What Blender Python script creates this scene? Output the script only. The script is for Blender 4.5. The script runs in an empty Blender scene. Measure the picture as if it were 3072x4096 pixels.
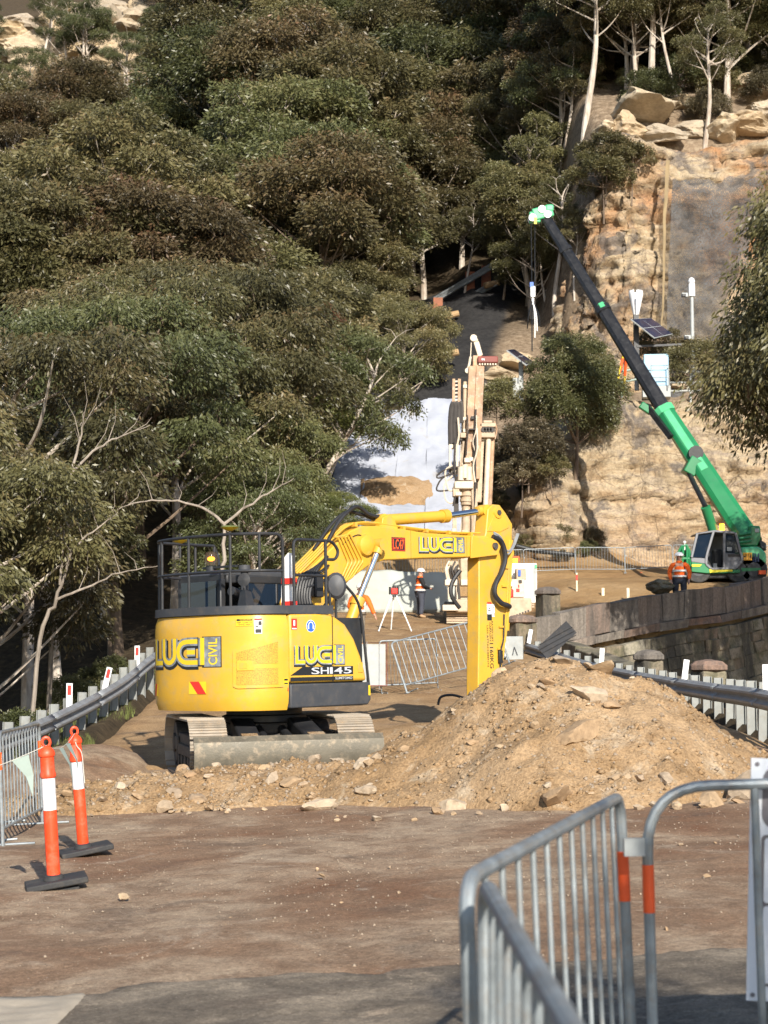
import bpy, bmesh, math, random
import numpy as np
from mathutils import Vector, Matrix, noise as mnoise
R = math.radians
sc = bpy.context.scene
COL = sc.collection
random.seed(7)

# ------------------------------------------------------------------ camera
CAMZ = 1.6
FPX = 1760.0                       # focal length in pixels of a 768 px wide picture
PITCH = math.atan(150.0 / FPX)
cam_d = bpy.data.cameras.new('camera')
cam = bpy.data.objects.new('camera', cam_d)
COL.objects.link(cam)
cam_d.sensor_fit = 'HORIZONTAL'
cam_d.sensor_width = 24.0
cam_d.lens = FPX / 768.0 * 24.0
cam_d.clip_start = 0.1
cam_d.clip_end = 2000.0
cam.location = (0, 0, CAMZ)
cam.rotation_euler = (math.pi / 2 + PITCH, 0, 0)
cam_d.dof.use_dof = True
cam_d.dof.focus_distance = 23.5
cam_d.dof.aperture_fstop = 4.8
sc.camera = cam

# ------------------------------------------------------------------ sky and sun
SUN_EL = R(28.0)
SUN_AZ = R(13.0)                   # the sun stands behind the camera, this far to its right
world = bpy.data.worlds.new('World')
sc.world = world
world.use_nodes = True
wn = world.node_tree.nodes
wl = world.node_tree.links
wn.clear()
wo = wn.new('ShaderNodeOutputWorld')
wb = wn.new('ShaderNodeBackground')
ws = wn.new('ShaderNodeTexSky')
ws.sky_type = 'NISHITA'
ws.sun_disc = False
ws.sun_elevation = SUN_EL
ws.sun_rotation = R(180.0) - SUN_AZ
ws.altitude = 900
wb.inputs['Strength'].default_value = 0.11
wl.new(ws.outputs[0], wb.inputs[0])
wl.new(wb.outputs[0], wo.inputs[0])
sun_d = bpy.data.lights.new('sun', 'SUN')
sun_d.energy = 4.8
sun_d.angle = R(0.53)
sun_d.color = (1.0, 0.93, 0.82)
sun = bpy.data.objects.new('sun', sun_d)
COL.objects.link(sun)
sun_dir = Vector((-math.sin(SUN_AZ) * math.cos(SUN_EL), math.cos(SUN_AZ) * math.cos(SUN_EL), -math.sin(SUN_EL)))
sun.rotation_euler = sun_dir.to_track_quat('-Z', 'Y').to_euler()
sun.location = (20, -40, 60)

sc.view_settings.view_transform = 'Standard'
sc.view_settings.look = 'None'
sc.view_settings.exposure = 0.66
sc.view_settings.gamma = 1.0
sc.render.engine = 'CYCLES'
sc.cycles.use_denoising = True
sc.cycles.max_bounces = 6
sc.cycles.diffuse_bounces = 3
sc.cycles.glossy_bounces = 3
sc.cycles.transmission_bounces = 4
sc.cycles.transparent_max_bounces = 8
sc.cycles.use_adaptive_sampling = True

# ------------------------------------------------------------------ measuring helper
CP, SP = math.cos(PITCH), math.sin(PITCH)
def at(u, v, D):
    """world point measured at pixel (u, v) of the 768x1024 photograph, D metres ahead"""
    x = (u - 384.0) / FPX
    y = (512.0 - v) / FPX
    k = D / (CP - y * SP)
    return Vector((x * k, D, CAMZ + (SP + y * CP) * k))

def lerp(a, b, t): return a + (b - a) * t
def sstep(a, b, x):
    t = min(1.0, max(0.0, (x - a) / (b - a)))
    return t * t * (3 - 2 * t)
def pw(x, pts):
    if x <= pts[0][0]: return pts[0][1]
    for (x0, y0), (x1, y1) in zip(pts, pts[1:]):
        if x <= x1: return y0 + (y1 - y0) * (x - x0) / (x1 - x0)
    return pts[-1][1]
def on_ground(u, v, D0=94.0, D1=130.0, lift=0.0):
    """where the sight line through a measured pixel meets the ground"""
    D = D0
    while D < D1:
        p = at(u, v, D)
        if T(p.x, D) >= p.z: break
        D += 0.25
    p = at(u, v, D); p.z = T(p.x, D) + lift
    return p
def fbm(x, y, z=0.0, o=4):
    return mnoise.fractal(Vector((x, y, z)), 1.0, 2.0, o)

# ------------------------------------------------------------------ materials
MATS = {}
def new_mat(name):
    m = bpy.data.materials.new(name)
    m.use_nodes = True
    MATS[name] = m
    nt = m.node_tree
    nt.nodes.clear()
    out = nt.nodes.new('ShaderNodeOutputMaterial')
    b = nt.nodes.new('ShaderNodeBsdfPrincipled')
    nt.links.new(b.outputs[0], out.inputs[0])
    return m, nt, b, out
def N(nt, typ, **kw):
    n = nt.nodes.new(typ)
    for k, v in kw.items():
        setattr(n, k, v)
    return n
def tex_noise(nt, scale, detail=4, rough=0.55, vec=None, dist=0.0):
    n = N(nt, 'ShaderNodeTexNoise')
    n.inputs['Scale'].default_value = scale
    n.inputs['Detail'].default_value = detail
    n.inputs['Roughness'].default_value = rough
    n.inputs['Distortion'].default_value = dist
    if vec is not None: nt.links.new(vec, n.inputs['Vector'])
    return n
def ramp(nt, fac, stops):
    r = N(nt, 'ShaderNodeValToRGB')
    els = r.color_ramp.elements
    while len(els) < len(stops): els.new(0.5)
    for e, (p, c) in zip(els, stops):
        e.position = p
        e.color = (c, c, c, 1) if isinstance(c, (int, float)) else (c[0], c[1], c[2], 1)
    nt.links.new(fac, r.inputs[0])
    return r
def mixc(nt, fac, a, b, mode='MIX'):
    m = N(nt, 'ShaderNodeMix', data_type='RGBA', blend_type=mode)
    for s, v in ((0, fac), (6, a), (7, b)):
        if hasattr(v, 'links') or hasattr(v, 'is_linked'):
            nt.links.new(v, m.inputs[s])
        elif s == 0: m.inputs[0].default_value = v
        else: m.inputs[s].default_value = (v[0], v[1], v[2], 1)
    return m.outputs[2]
def objvec(nt, scale=(1, 1, 1)):
    t = N(nt, 'ShaderNodeNewGeometry')
    mp = N(nt, 'ShaderNodeMapping')
    mp.inputs['Scale'].default_value = scale
    nt.links.new(t.outputs['Position'], mp.inputs['Vector'])
    return mp.outputs[0]
def bump(nt, b, h, strength=0.4, dist=0.02):
    n = N(nt, 'ShaderNodeBump')
    n.inputs['Strength'].default_value = strength
    n.inputs['Distance'].default_value = dist
    nt.links.new(h, n.inputs['Height'])
    nt.links.new(n.outputs[0], b.inputs['Normal'])
def paint(name, col, rough=0.4, metal=0.0, var=0.12, scale=3.0, dirt=None, dirt_amt=0.3, bmp=0.0, coat=0.0, emit=None):
    m, nt, b, out = new_mat(name)
    v = objvec(nt)
    n1 = tex_noise(nt, scale, 5, 0.6, v)
    lo = [c * (1 - var) for c in col]
    hi = [min(1, c * (1 + var)) for c in col]
    c = ramp(nt, n1.outputs[0], [(0.3, lo), (0.7, hi)]).outputs[0]
    if dirt:
        n2 = tex_noise(nt, scale * 2.3, 8, 0.7, v)
        f = ramp(nt, n2.outputs[0], [(0.5, 0.0), (0.72, dirt_amt)]).outputs[0]
        c = mixc(nt, f, c, dirt)
    nt.links.new(c, b.inputs['Base Color'])
    rr = ramp(nt, n1.outputs[0], [(0.3, max(0, rough - 0.08)), (0.7, min(1, rough + 0.1))])
    nt.links.new(rr.outputs[0], b.inputs['Roughness'])
    b.inputs['Metallic'].default_value = metal
    if coat: b.inputs['Coat Weight'].default_value = coat
    if bmp:
        n3 = tex_noise(nt, scale * 12, 6, 0.65, v)
        bump(nt, b, n3.outputs[0], bmp, 0.01)
    if emit:
        b.inputs['Emission Color'].default_value = (*emit[0], 1)
        b.inputs['Emission Strength'].default_value = emit[1]
    return m

DUST = (0.36, 0.26, 0.16)
paint('yellow', (0.64, 0.365, 0.034), 0.34, var=0.07, dirt=(0.46, 0.32, 0.13), dirt_amt=0.75, coat=0.25, scale=1.6)
paint('yellow_arm', (0.61, 0.35, 0.034), 0.42, var=0.08, dirt=(0.40, 0.28, 0.11), dirt_amt=0.8, scale=2.2)
paint('black_steel', (0.022, 0.023, 0.026), 0.45, var=0.2, dirt=(0.09, 0.075, 0.06), dirt_amt=0.3)
paint('charcoal', (0.045, 0.048, 0.055), 0.55, var=0.15, dirt=(0.15, 0.12, 0.09), dirt_amt=0.3)
paint('rubber', (0.03, 0.03, 0.031), 0.75, var=0.2, dirt=(0.16, 0.13, 0.10), dirt_amt=0.4)
paint('hose', (0.018, 0.018, 0.02), 0.5, var=0.2)
paint('chrome', (0.72, 0.74, 0.78), 0.16, metal=1.0, var=0.05)
paint('track_steel', (0.30, 0.255, 0.20), 0.7, var=0.25, dirt=(0.42, 0.31, 0.2), dirt_amt=0.8, scale=4, bmp=0.3)
paint('track_dark', (0.05, 0.046, 0.042), 0.7, var=0.3, dirt=(0.30, 0.22, 0.15), dirt_amt=0.45, scale=4)
paint('blade_steel', (0.13, 0.115, 0.085), 0.55, metal=0.25, var=0.22, dirt=(0.36, 0.28, 0.19), dirt_amt=0.75, scale=3.5, bmp=0.4)
paint('galv', (0.27, 0.30, 0.315), 0.5, metal=0.5, var=0.25, scale=9, dirt=(0.27, 0.22, 0.17), dirt_amt=0.6)
paint('galv_old', (0.30, 0.315, 0.33), 0.55, metal=0.4, var=0.2, scale=5, dirt=(0.24, 0.19, 0.14), dirt_amt=0.5)
paint('galv_post', (0.36, 0.38, 0.375), 0.6, metal=0.15, var=0.14, scale=5, dirt=(0.4, 0.34, 0.26), dirt_amt=0.35)
paint('rail_post_steel', (0.25, 0.26, 0.25), 0.6, metal=0.2, var=0.2, scale=5, dirt=(0.22, 0.18, 0.13), dirt_amt=0.5)
paint('decal_black', (0.015, 0.016, 0.018), 0.4, var=0.05)
paint('decal_silver', (0.36, 0.38, 0.41), 0.28, metal=0.5, var=0.6, scale=5)
paint('decal_silver_grey', (0.50, 0.52, 0.55), 0.4, var=0.05)
paint('decal_yellow', (0.80, 0.56, 0.02), 0.4, var=0.05)
paint('decal_red', (0.62, 0.03, 0.02), 0.4, var=0.05)
paint('decal_orange', (0.85, 0.10, 0.015), 0.45, var=0.05)
paint('decal_white', (0.80, 0.80, 0.80), 0.45, var=0.04)
paint('decal_blue', (0.03, 0.12, 0.48), 0.4, var=0.04)
paint('decal_navy', (0.015, 0.04, 0.12), 0.4, var=0.04)
paint('plate_orange', (0.80, 0.36, 0.015), 0.45, var=0.04)
paint('sign_white', (0.74, 0.77, 0.82), 0.5, var=0.03, scale=1.0)
paint('sign_grey', (0.16, 0.15, 0.165), 0.5, var=0.08)
paint('bollard_orange', (0.84, 0.065, 0.014), 0.45, var=0.08, scale=5, dirt=(0.42, 0.16, 0.09), dirt_amt=0.75)
paint('bollard_white', (0.78, 0.78, 0.80), 0.35, var=0.05, scale=6, dirt=(0.45, 0.40, 0.35), dirt_amt=0.6)
paint('hivis', (0.90, 0.14, 0.012), 0.75, var=0.1, scale=8)
paint('reflective', (0.72, 0.72, 0.70), 0.4, var=0.05)
paint('navy_cloth', (0.018, 0.021, 0.035), 0.85, var=0.2)
paint('grey_cloth', (0.05, 0.055, 0.075), 0.85, var=0.2)
paint('black_cloth', (0.012, 0.012, 0.014), 0.85, var=0.2)
paint('camo_cloth', (0.20, 0.17, 0.13), 0.85, var=0.5, scale=14)
paint('skin', (0.50, 0.28, 0.20), 0.55, var=0.06)
paint('boot', (0.36, 0.24, 0.13), 0.7, var=0.1)
paint('helmet_white', (0.80, 0.80, 0.80), 0.3, var=0.03)
paint('rig_cream', (0.62, 0.53, 0.41), 0.55, var=0.14, scale=3, dirt=(0.38, 0.25, 0.15), dirt_amt=0.5)
paint('rig_tan', (0.47, 0.36, 0.25), 0.6, var=0.2, scale=3, dirt=(0.30, 0.2, 0.12), dirt_amt=0.6)
paint('rig_rust', (0.42, 0.255, 0.15), 0.65, var=0.35, scale=2.4, dirt=(0.58, 0.46, 0.34), dirt_amt=0.9)
paint('rig_red', (0.22, 0.06, 0.045), 0.6, var=0.2)
paint('rig_white', (0.78, 0.77, 0.74), 0.45, var=0.05, dirt=(0.5, 0.42, 0.32), dirt_amt=0.35)
paint('rig_dark', (0.05, 0.043, 0.038), 0.65, var=0.3)
paint('crane_green', (0.014, 0.19, 0.068), 0.4, var=0.1, scale=1.4, dirt=(0.035, 0.16, 0.08), dirt_amt=0.5, coat=0.15)
paint('crane_mint', (0.09, 0.46, 0.21), 0.4, var=0.12, scale=1.4, dirt=(0.08, 0.26, 0.14), dirt_amt=0.5, coat=0.15)
paint('crane_silver', (0.17, 0.175, 0.19), 0.45, metal=0.3, var=0.08)
paint('crane_yellow', (0.75, 0.65, 0.02), 0.4, var=0.05)
paint('boom_black', (0.012, 0.012, 0.013), 0.4, var=0.3, dirt=(0.07, 0.07, 0.07), dirt_amt=0.4)
paint('white_gloss', (0.82, 0.82, 0.82), 0.35, var=0.03)
paint('solar', (0.015, 0.022, 0.055), 0.12, var=0.1, scale=1)
paint('cabinet_blue', (0.33, 0.53, 0.68), 0.5, var=0.04)
paint('tripod_yellow', (0.75, 0.52, 0.02), 0.5, var=0.08)
paint('timber', (0.50, 0.37, 0.22), 0.8, var=0.15, scale=8)
paint('timber_pale', (0.72, 0.62, 0.45), 0.8, var=0.12, scale=8)
paint('log_end', (0.38, 0.25, 0.13), 0.8, var=0.2, scale=5)
paint('rust_steel', (0.28, 0.10, 0.05), 0.7, var=0.3, scale=5)
paint('flag_cloth', (0.30, 0.37, 0.33), 0.8, var=0.1)
paint('gravel_stone', (0.28, 0.22, 0.16), 0.9, var=0.35, scale=9)
paint('rope', (0.55, 0.53, 0.46), 0.8, var=0.1)
paint('plastic_pipe', (0.02, 0.022, 0.024), 0.5, var=0.1)
paint('beacon_amber', (0.9, 0.25, 0.02), 0.25, var=0.05, emit=((1.0, 0.20, 0.01), 7.0))
paint('grille', (0.40, 0.245, 0.03), 0.6, var=0.15, scale=20)
paint('cab_interior', (0.014, 0.015, 0.017), 0.7, var=0.2)
paint('grass_tuft', (0.12, 0.14, 0.035), 0.8, var=0.4, scale=3)
def glass_mat(name, col, rough=0.05, trans=0.0):
    m, nt, b, out = new_mat(name)
    b.inputs['Base Color'].default_value = (*col, 1)
    b.inputs['Roughness'].default_value = rough
    b.inputs['Specular IOR Level'].default_value = 0.6
    if trans:
        t = N(nt, 'ShaderNodeBsdfTransparent')
        t.inputs[0].default_value = (0.55, 0.62, 0.60, 1)
        ms = N(nt, 'ShaderNodeMixShader')
        ms.inputs[0].default_value = trans
        nt.links.new(b.outputs[0], ms.inputs[1])
        nt.links.new(t.outputs[0], ms.inputs[2])
        nt.links.new(ms.outputs[0], out.inputs[0])
    return m
glass_mat('glass_dark', (0.012, 0.022, 0.04), 0.03, 0.07)  # bluish base colour stands in for the sky mirrored in the panes
glass_mat('glass_beacon', (0.3, 0.25, 0.2), 0.05, 0.88)

# ------------------------------------------------------------------ object helpers
def tag(o, label=None, cat=None, group=None, kind=None):
    if label: o['label'] = label
    if cat: o['category'] = cat
    if group: o['group'] = group
    if kind: o['kind'] = kind
    return o
def empty(name, loc=(0, 0, 0), rot=(0, 0, 0), label=None, cat=None, group=None):
    o = bpy.data.objects.new(name, None)
    o.empty_display_size = 0.2
    o.location = loc
    o.rotation_euler = rot
    COL.objects.link(o)
    return tag(o, label, cat, group)
def link(name, me, mat=None, parent=None, mats=None):
    o = bpy.data.objects.new(name, me)
    COL.objects.link(o)
    if mats:
        for mm in mats: me.materials.append(MATS[mm])
    elif mat and not len(me.materials): me.materials.append(MATS[mat])
    if parent is not None: o.parent = parent
    return o
def np_mesh(name, V, F, smooth=False):
    """V (n,3) array, F (m,k) int array of one face size"""
    V = np.asarray(V, dtype=np.float32); F = np.asarray(F, dtype=np.int32)
    me = bpy.data.meshes.new(name)
    me.vertices.add(len(V))
    me.vertices.foreach_set('co', V.ravel())
    k = F.shape[1]
    me.loops.add(F.size)
    me.loops.foreach_set('vertex_index', F.ravel())
    me.polygons.add(len(F))
    me.polygons.foreach_set('loop_start', np.arange(0, F.size, k, dtype=np.int32))
    if smooth: me.polygons.foreach_set('use_smooth', np.ones(len(F), dtype=bool))
    me.update(calc_edges=True)
    return me
def grid_faces(nu, nv):
    i = np.arange(nu - 1)[:, None]; j = np.arange(nv - 1)[None, :]
    a = i * nv + j
    return np.stack([a, a + nv, a + nv + 1, a + 1], axis=-1).reshape(-1, 4)
def copy_tree(o, parent=None, label=None, group=None):
    c = o.copy()
    COL.objects.link(c)
    c.parent = parent
    if label: c['label'] = label
    if group: c['group'] = group
    for ch in list(o.children): copy_tree(ch, c)
    return c

class MB:
    """collects shapes, then builds ONE mesh object"""
    def __init__(self, xf=None):
        self.v = []; self.f = []; self.m = []; self.cur = 0
        self.xf = xf or Matrix.Identity(4)
    def add(self, vs, fs):
        b = len(self.v)
        self.v += [self.xf @ Vector(p) for p in vs]
        self.f += [[b + i for i in q] for q in fs]
        self.m += [self.cur] * len(fs)
    def box(self, c, s, rot=None):
        M = Matrix.Translation(Vector(c))
        if rot is not None: M = M @ (rot if isinstance(rot, Matrix) else Matrix.Rotation(rot, 4, 'Z'))
        hx, hy, hz = s[0] / 2, s[1] / 2, s[2] / 2
        vs = [M @ Vector((sx * hx, sy * hy, sz * hz)) for sz in (-1, 1) for sx, sy in ((-1, -1), (1, -1), (1, 1), (-1, 1))]
        self.add(vs, [(3, 2, 1, 0), (4, 5, 6, 7), (0, 1, 5, 4), (1, 2, 6, 5), (2, 3, 7, 6), (3, 0, 4, 7)])
        return self
    def hexa(self, lo, hi):
        """lo, hi: four points each, same order"""
        self.add(list(lo) + list(hi), [(3, 2, 1, 0), (4, 5, 6, 7), (0, 1, 5, 4), (1, 2, 6, 5), (2, 3, 7, 6), (3, 0, 4, 7)])
        return self
    def beam(self, p0, p1, w, h, up=(0, 0, 1), w1=None, h1=None):
        p0, p1 = Vector(p0), Vector(p1)
        d = (p1 - p0).normalized()
        u = Vector(up)
        if abs(d.dot(u)) > 0.98: u = Vector((0, 1, 0))
        s = d.cross(u).normalized(); u = s.cross(d).normalized()
        w1 = w if w1 is None else w1; h1 = h if h1 is None else h1
        q = lambda p, a, b: [p - s * a / 2 - u * b / 2, p + s * a / 2 - u * b / 2, p + s * a / 2 + u * b / 2, p - s * a / 2 + u * b / 2]
        self.hexa(q(p0, w, h), q(p1, w1, h1))
        return self
    def tube(self, pts, r, n=8, caps=True, r1=None):
        pts = [Vector(p) for p in pts]
        k = len(pts)
        rs = r if isinstance(r, (list, tuple)) else [lerp(r, r if r1 is None else r1, i / max(1, k - 1)) for i in range(k)]
        vs = []
        ref = None
        for i, p in enumerate(pts):
            d = (pts[min(i + 1, k - 1)] - pts[max(i - 1, 0)])
            d = d.normalized() if d.length > 1e-9 else Vector((0, 0, 1))
            if ref is None:
                ref = Vector((0, 0, 1)) if abs(d.z) < 0.9 else Vector((1, 0, 0))
            s = d.cross(ref).normalized(); t = s.cross(d).normalized(); ref = t
            for j in range(n):
                a = 2 * math.pi * j / n
                vs.append(p + (s * math.cos(a) + t * math.sin(a)) * rs[i])
        fs = []
        for i in range(k - 1):
            for j in range(n):
                a = i * n + j; b = i * n + (j + 1) % n
                fs.append((a, b, b + n, a + n))
        if caps:
            fs.append(tuple(range(n))[::-1]); fs.append(tuple(range((k - 1) * n, k * n)))
        self.add(vs, fs)
        return self
    def cyl(self, p0, p1, r, r1=None, n=14):
        return self.tube([p0, p1], [r, r if r1 is None else r1], n)
    def lathe(self, prof, c=(0, 0, 0), n=16, axis=None):
        """prof: (radius, height) pairs"""
        M = Matrix.Translation(Vector(c))
        if axis is not None: M = M @ Vector(axis).to_track_quat('Z', 'Y').to_matrix().to_4x4()
        vs = [M @ Vector((r * math.cos(2 * math.pi * j / n), r * math.sin(2 * math.pi * j / n), h)) for r, h in prof for j in range(n)]
        fs = []
        for i in range(len(prof) - 1):
            for j in range(n):
                a = i * n + j; b = i * n + (j + 1) % n
                fs.append((a, b, b + n, a + n))
        fs.append(tuple(range(n))[::-1]); fs.append(tuple(range((len(prof) - 1) * n, len(prof) * n)))
        self.add(vs, fs)
        return self
    def prism(self, poly, f0, f1):
        """poly: 2D points; f0, f1 map a 2D point to the two end faces"""
        n = len(poly)
        vs = [f0(p) for p in poly] + [f1(p) for p in poly]
        fs = [tuple(range(n))[::-1], tuple(range(n, 2 * n))] + [(i, (i + 1) % n, n + (i + 1) % n, n + i) for i in range(n)]
        self.add(vs, fs)
        return self
    def sphere(self, c, r, n=12, k=8, sx=1, sy=1, sz=1):
        prof = [(math.sin(math.pi * i / k), -math.cos(math.pi * i / k)) for i in range(k + 1)]
        vs = [Vector(c) + Vector((p[0] * math.cos(2 * math.pi * j / n) * r * sx, p[0] * math.sin(2 * math.pi * j / n) * r * sy, p[1] * r * sz)) for p in prof for j in range(n)]
        fs = [(i * n + j, i * n + (j + 1) % n, (i + 1) * n + (j + 1) % n, (i + 1) * n + j) for i in range(k) for j in range(n)]
        self.add(vs, fs)
        return self
    def quad(self, a, b, c, d):
        self.add([a, b, c, d], [(0, 1, 2, 3)]); return self
    def mesh(self, name, smooth=35):
        me = bpy.data.meshes.new(name)
        me.from_pydata([tuple(p) for p in self.v], [], self.f)
        if any(self.m): me.polygons.foreach_set('material_index', self.m)
        bm = bmesh.new(); bm.from_mesh(me)
        bmesh.ops.recalc_face_normals(bm, faces=bm.faces)
        bm.to_mesh(me); bm.free()
        if smooth:
            me.polygons.foreach_set('use_smooth', [True] * len(me.polygons))
            me.set_sharp_from_angle(angle=R(smooth))
        me.update()
        return me
    def build(self, name, mat, parent=None, smooth=35, bevel=0.0, seg=2):
        me = self.mesh(name, smooth)
        mats = mat if isinstance(mat, (list, tuple)) else [mat]
        o = link(name, me, None, parent, mats)
        if bevel:
            b = o.modifiers.new('bevel', 'BEVEL')
            b.width = bevel; b.segments = seg; b.limit_method = 'ANGLE'; b.angle_limit = R(40)
            b.harden_normals = False
        return o

def arc_pts(p0, p1, sag, n=10, d=Vector((0, 0, -1))):
    p0, p1 = Vector(p0), Vector(p1)
    return [p0.lerp(p1, i / n) + Vector(d) * (sag * 4 * (i / n) * (1 - i / n)) for i in range(n + 1)]
def smooth_path(pts, k=6):
    pts = [Vector(p) for p in pts]
    P = [pts[0]] + pts + [pts[-1]]
    out = []
    for i in range(1, len(P) - 2):
        for j in range(k):
            t = j / k
            a, b, c, d = P[i - 1], P[i], P[i + 1], P[i + 2]
            out.append(0.5 * ((2 * b) + (c - a) * t + (2 * a - 5 * b + 4 * c - d) * t * t + (3 * b - a - 3 * c + d) * t ** 3))
    out.append(pts[-1])
    return out
def round_path(pts, r, k=5):
    """polyline with filleted corners"""
    pts = [Vector(p) for p in pts]
    out = [pts[0]]
    for a, b, c in zip(pts, pts[1:], pts[2:]):
        d0 = (a - b); d1 = (c - b)
        rr = min(r, d0.length * 0.49, d1.length * 0.49)
        s = b + d0.normalized() * rr; e = b + d1.normalized() * rr
        for i in range(k + 1):
            t = i / k
            out.append((1 - t) ** 2 * s + 2 * t * (1 - t) * b + t * t * e)
    out.append(pts[-1])
    return out
FONT_CACHE = {}
def text_polys(txt, size=1.0, width=1.0):
    """triangulated flat text as (verts2d, faces)"""
    key = txt
    if key not in FONT_CACHE:
        cu = bpy.data.curves.new('t', 'FONT')
        cu.body = txt
        cu.align_x = 'LEFT'
        cu.resolution_u = 3
        cu.offset = 0.012
        o = bpy.data.objects.new('t', cu)
        COL.objects.link(o)
        me = o.to_mesh()
        vs = [(v.co.x, v.co.y) for v in me.vertices]
        fs = [tuple(p.vertices) for p in me.polygons]
        o.to_mesh_clear()
        bpy.data.objects.remove(o); bpy.data.curves.remove(cu)
        x0 = min(v[0] for v in vs); x1 = max(v[0] for v in vs)
        y0 = min(v[1] for v in vs); y1 = max(v[1] for v in vs)
        FONT_CACHE[key] = ([((x - x0) / (x1 - x0), (y - y0) / (y1 - y0)) for x, y in vs], fs)
    return FONT_CACHE[key]
# ================================================================== land
PROF = [(-30, 0), (8, 0), (14, -0.05), (20, -0.03), (24, 0.04), (30, 0.40), (38, 1.0), (50, 1.9), (62, 2.68), (69, 3.45), (73, 3.7), (400, 3.7)]
def G(x, y):
    """finished road surface"""
    s = 0
    for k in (-1.5, 0, 1.5): s += pw(y + k, PROF) / 3
    return s + 0.04 * max(-7.0, min(6.0, x)) * (1 - sstep(26, 50, y))
LEFT = [(-30, -5), (30, -4.5), (45, -3), (60, 1.2), (80, 9), (100, 19), (150, 43), (200, 68), (260, 98), (330, 132), (420, 150)]
MID = [(0, 3.6), (73.5, 3.6), (74.5, 5.2), (78, 6.5), (91, 14.6), (96, 17.3), (115, 25.5), (150, 43), (200, 68), (260, 98), (330, 132), (420, 150)]
RIGHT = [(0, 3.2), (63, 3.5), (67, 4.6), (73, 5.2), (76, 5.75), (80, 5.9), (80.8, 6), (82.5, 13.0), (92, 15.5), (96.5, 17), (98.5, 31.6), (104, 35.5), (112, 40), (150, 58), (200, 82), (260, 110), (330, 140), (420, 155)]
WALLP = [(3.9, 49.8), (6.0, 51.4), (9.0, 54.2), (13.0, 58.6), (18.0, 64.5), (26, 75)]
def wall_y(x): return pw(x, WALLP)
def T(x, y):
    g = G(x, y)
    zl = pw(y, LEFT) + 1.2 * fbm(x * 0.05, y * 0.05, 3.1)
    zm = pw(y, MID)
    zr = pw(y, RIGHT)
    # slope between the road and the upper cliff
    zs = pw(y, [(0, 3.6), (74, 5.0), (79, 6.4), (84, 10.2), (90, 13.2), (100, 19.5), (115, 27), (150, 47), (200, 75), (260, 105), (330, 136), (420, 150)])
    if y < 70:
        z = g
        if x < -5.4: z = lerp(g, zl, sstep(-5.4, -11.5, x) if y > 10 else sstep(-5.4, -14, x))
        if x > 4.3 and y < 75:
            wy = wall_y(x)
            ev = pw(y, [(20, 6.2), (34, 6.2), (42, 5.5), (50, 4.4)]); zv = lerp(g, -3.5, sstep(ev, ev + 2.0, x))
            zp = pw(y, RIGHT) if x > 8 else lerp(g, pw(y, RIGHT), sstep(3, 8, x))
            z = lerp(zv, zp, sstep(wy - 0.1, wy + 0.25, y))
        hi = z
    else:
        wr = sstep(9.2, 12.5, x); ws = sstep(3.4, 6.2, x)
        zz = lerp(zm, zs, ws); zz = lerp(zz, zr, wr)
        wl_ = sstep(-5.0 if y < 80 else -2.5, -11.5, x)
        hi = lerp(zz, zl, wl_)
        if y < 73:
            x5 = x
            g2 = g if x < 5 else lerp(g, pw(y, RIGHT), sstep(3, 8, x))
            if x < -5.4: g2 = lerp(g, zl, sstep(-5.4, -11.5, x))
            hi = lerp(g2, hi, sstep(70, 73, y))
    amp = sstep(75, 100, y) * 0.5 + 0.12 * sstep(72, 76, y)
    if x < -6: amp += 0.25
    return hi + amp * fbm(x * 0.22, y * 0.22, 7.7)

xs = np.concatenate([np.linspace(-190, -42, 24), np.linspace(-38, -12, 20), np.linspace(-11.5, 32, 146), np.linspace(34, 190, 26)])
ys = np.concatenate([np.linspace(-60, 0, 14), np.linspace(3, 44, 42), np.linspace(44.6, 122, 220), np.linspace(124, 420, 60)])
V = np.zeros((len(xs) * len(ys), 3), dtype=np.float32)
ZONE = np.zeros((len(V), 4), dtype=np.float32)
i = 0
for x in xs:
    for y in ys:
        z = T(x, y)
        dirt = asphalt = scree = 0.0
        if -5.0 < x < (5.6 if y < 38 else 4.4) and y < 74: z -= 0.30
        # bare orange dirt round the rig, bench and crane
        if y >= 44 and x > -4.6:
            dirt = sstep(44, 48, y) * (1 - sstep(82, 84, y))
        scree = sstep(2.8, 4.5, x) * sstep(76, 79, y) * (1 - sstep(100, 112, y))
        if x > 9: scree = max(scree, sstep(81, 83, y) * (1 - sstep(106, 112, y)))
        ax = pw(y, [(90, 1.2), (100, 2.6), (108, 4.0), (116, 6.5)])
        if 91.5 < y < 116: asphalt = sstep(4.2, 3.4, abs(x - ax)) * 1.0
        V[i] = (x, y, z); ZONE[i] = (dirt, asphalt, scree, 1)
        i += 1
me = np_mesh('ground', V, grid_faces(len(xs), len(ys)), smooth=True)
ca = me.color_attributes.new('zone', 'FLOAT_COLOR', 'POINT')
ca.data.foreach_set('color', ZONE.ravel())
m, nt, b, out = new_mat('ground')
v = objvec(nt)
za = N(nt, 'ShaderNodeAttribute', attribute_name='zone')
sx = N(nt, 'ShaderNodeSeparateColor')
nt.links.new(za.outputs['Color'], sx.inputs[0])
n1 = tex_noise(nt, 0.35, 8, 0.65, v)
n2 = tex_noise(nt, 3.2, 8, 0.7, v)
n3 = tex_noise(nt, 14.0, 6, 0.7, v)
litter = ramp(nt, n2.outputs[0], [(0.3, (0.035, 0.028, 0.018)), (0.55, (0.085, 0.062, 0.038)), (0.75, (0.14, 0.11, 0.06))]).outputs[0]
dirt = ramp(nt, n1.outputs[0], [(0.3, (0.27, 0.16, 0.075)), (0.5, (0.39, 0.245, 0.115)), (0.7, (0.47, 0.32, 0.17))]).outputs[0]
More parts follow.
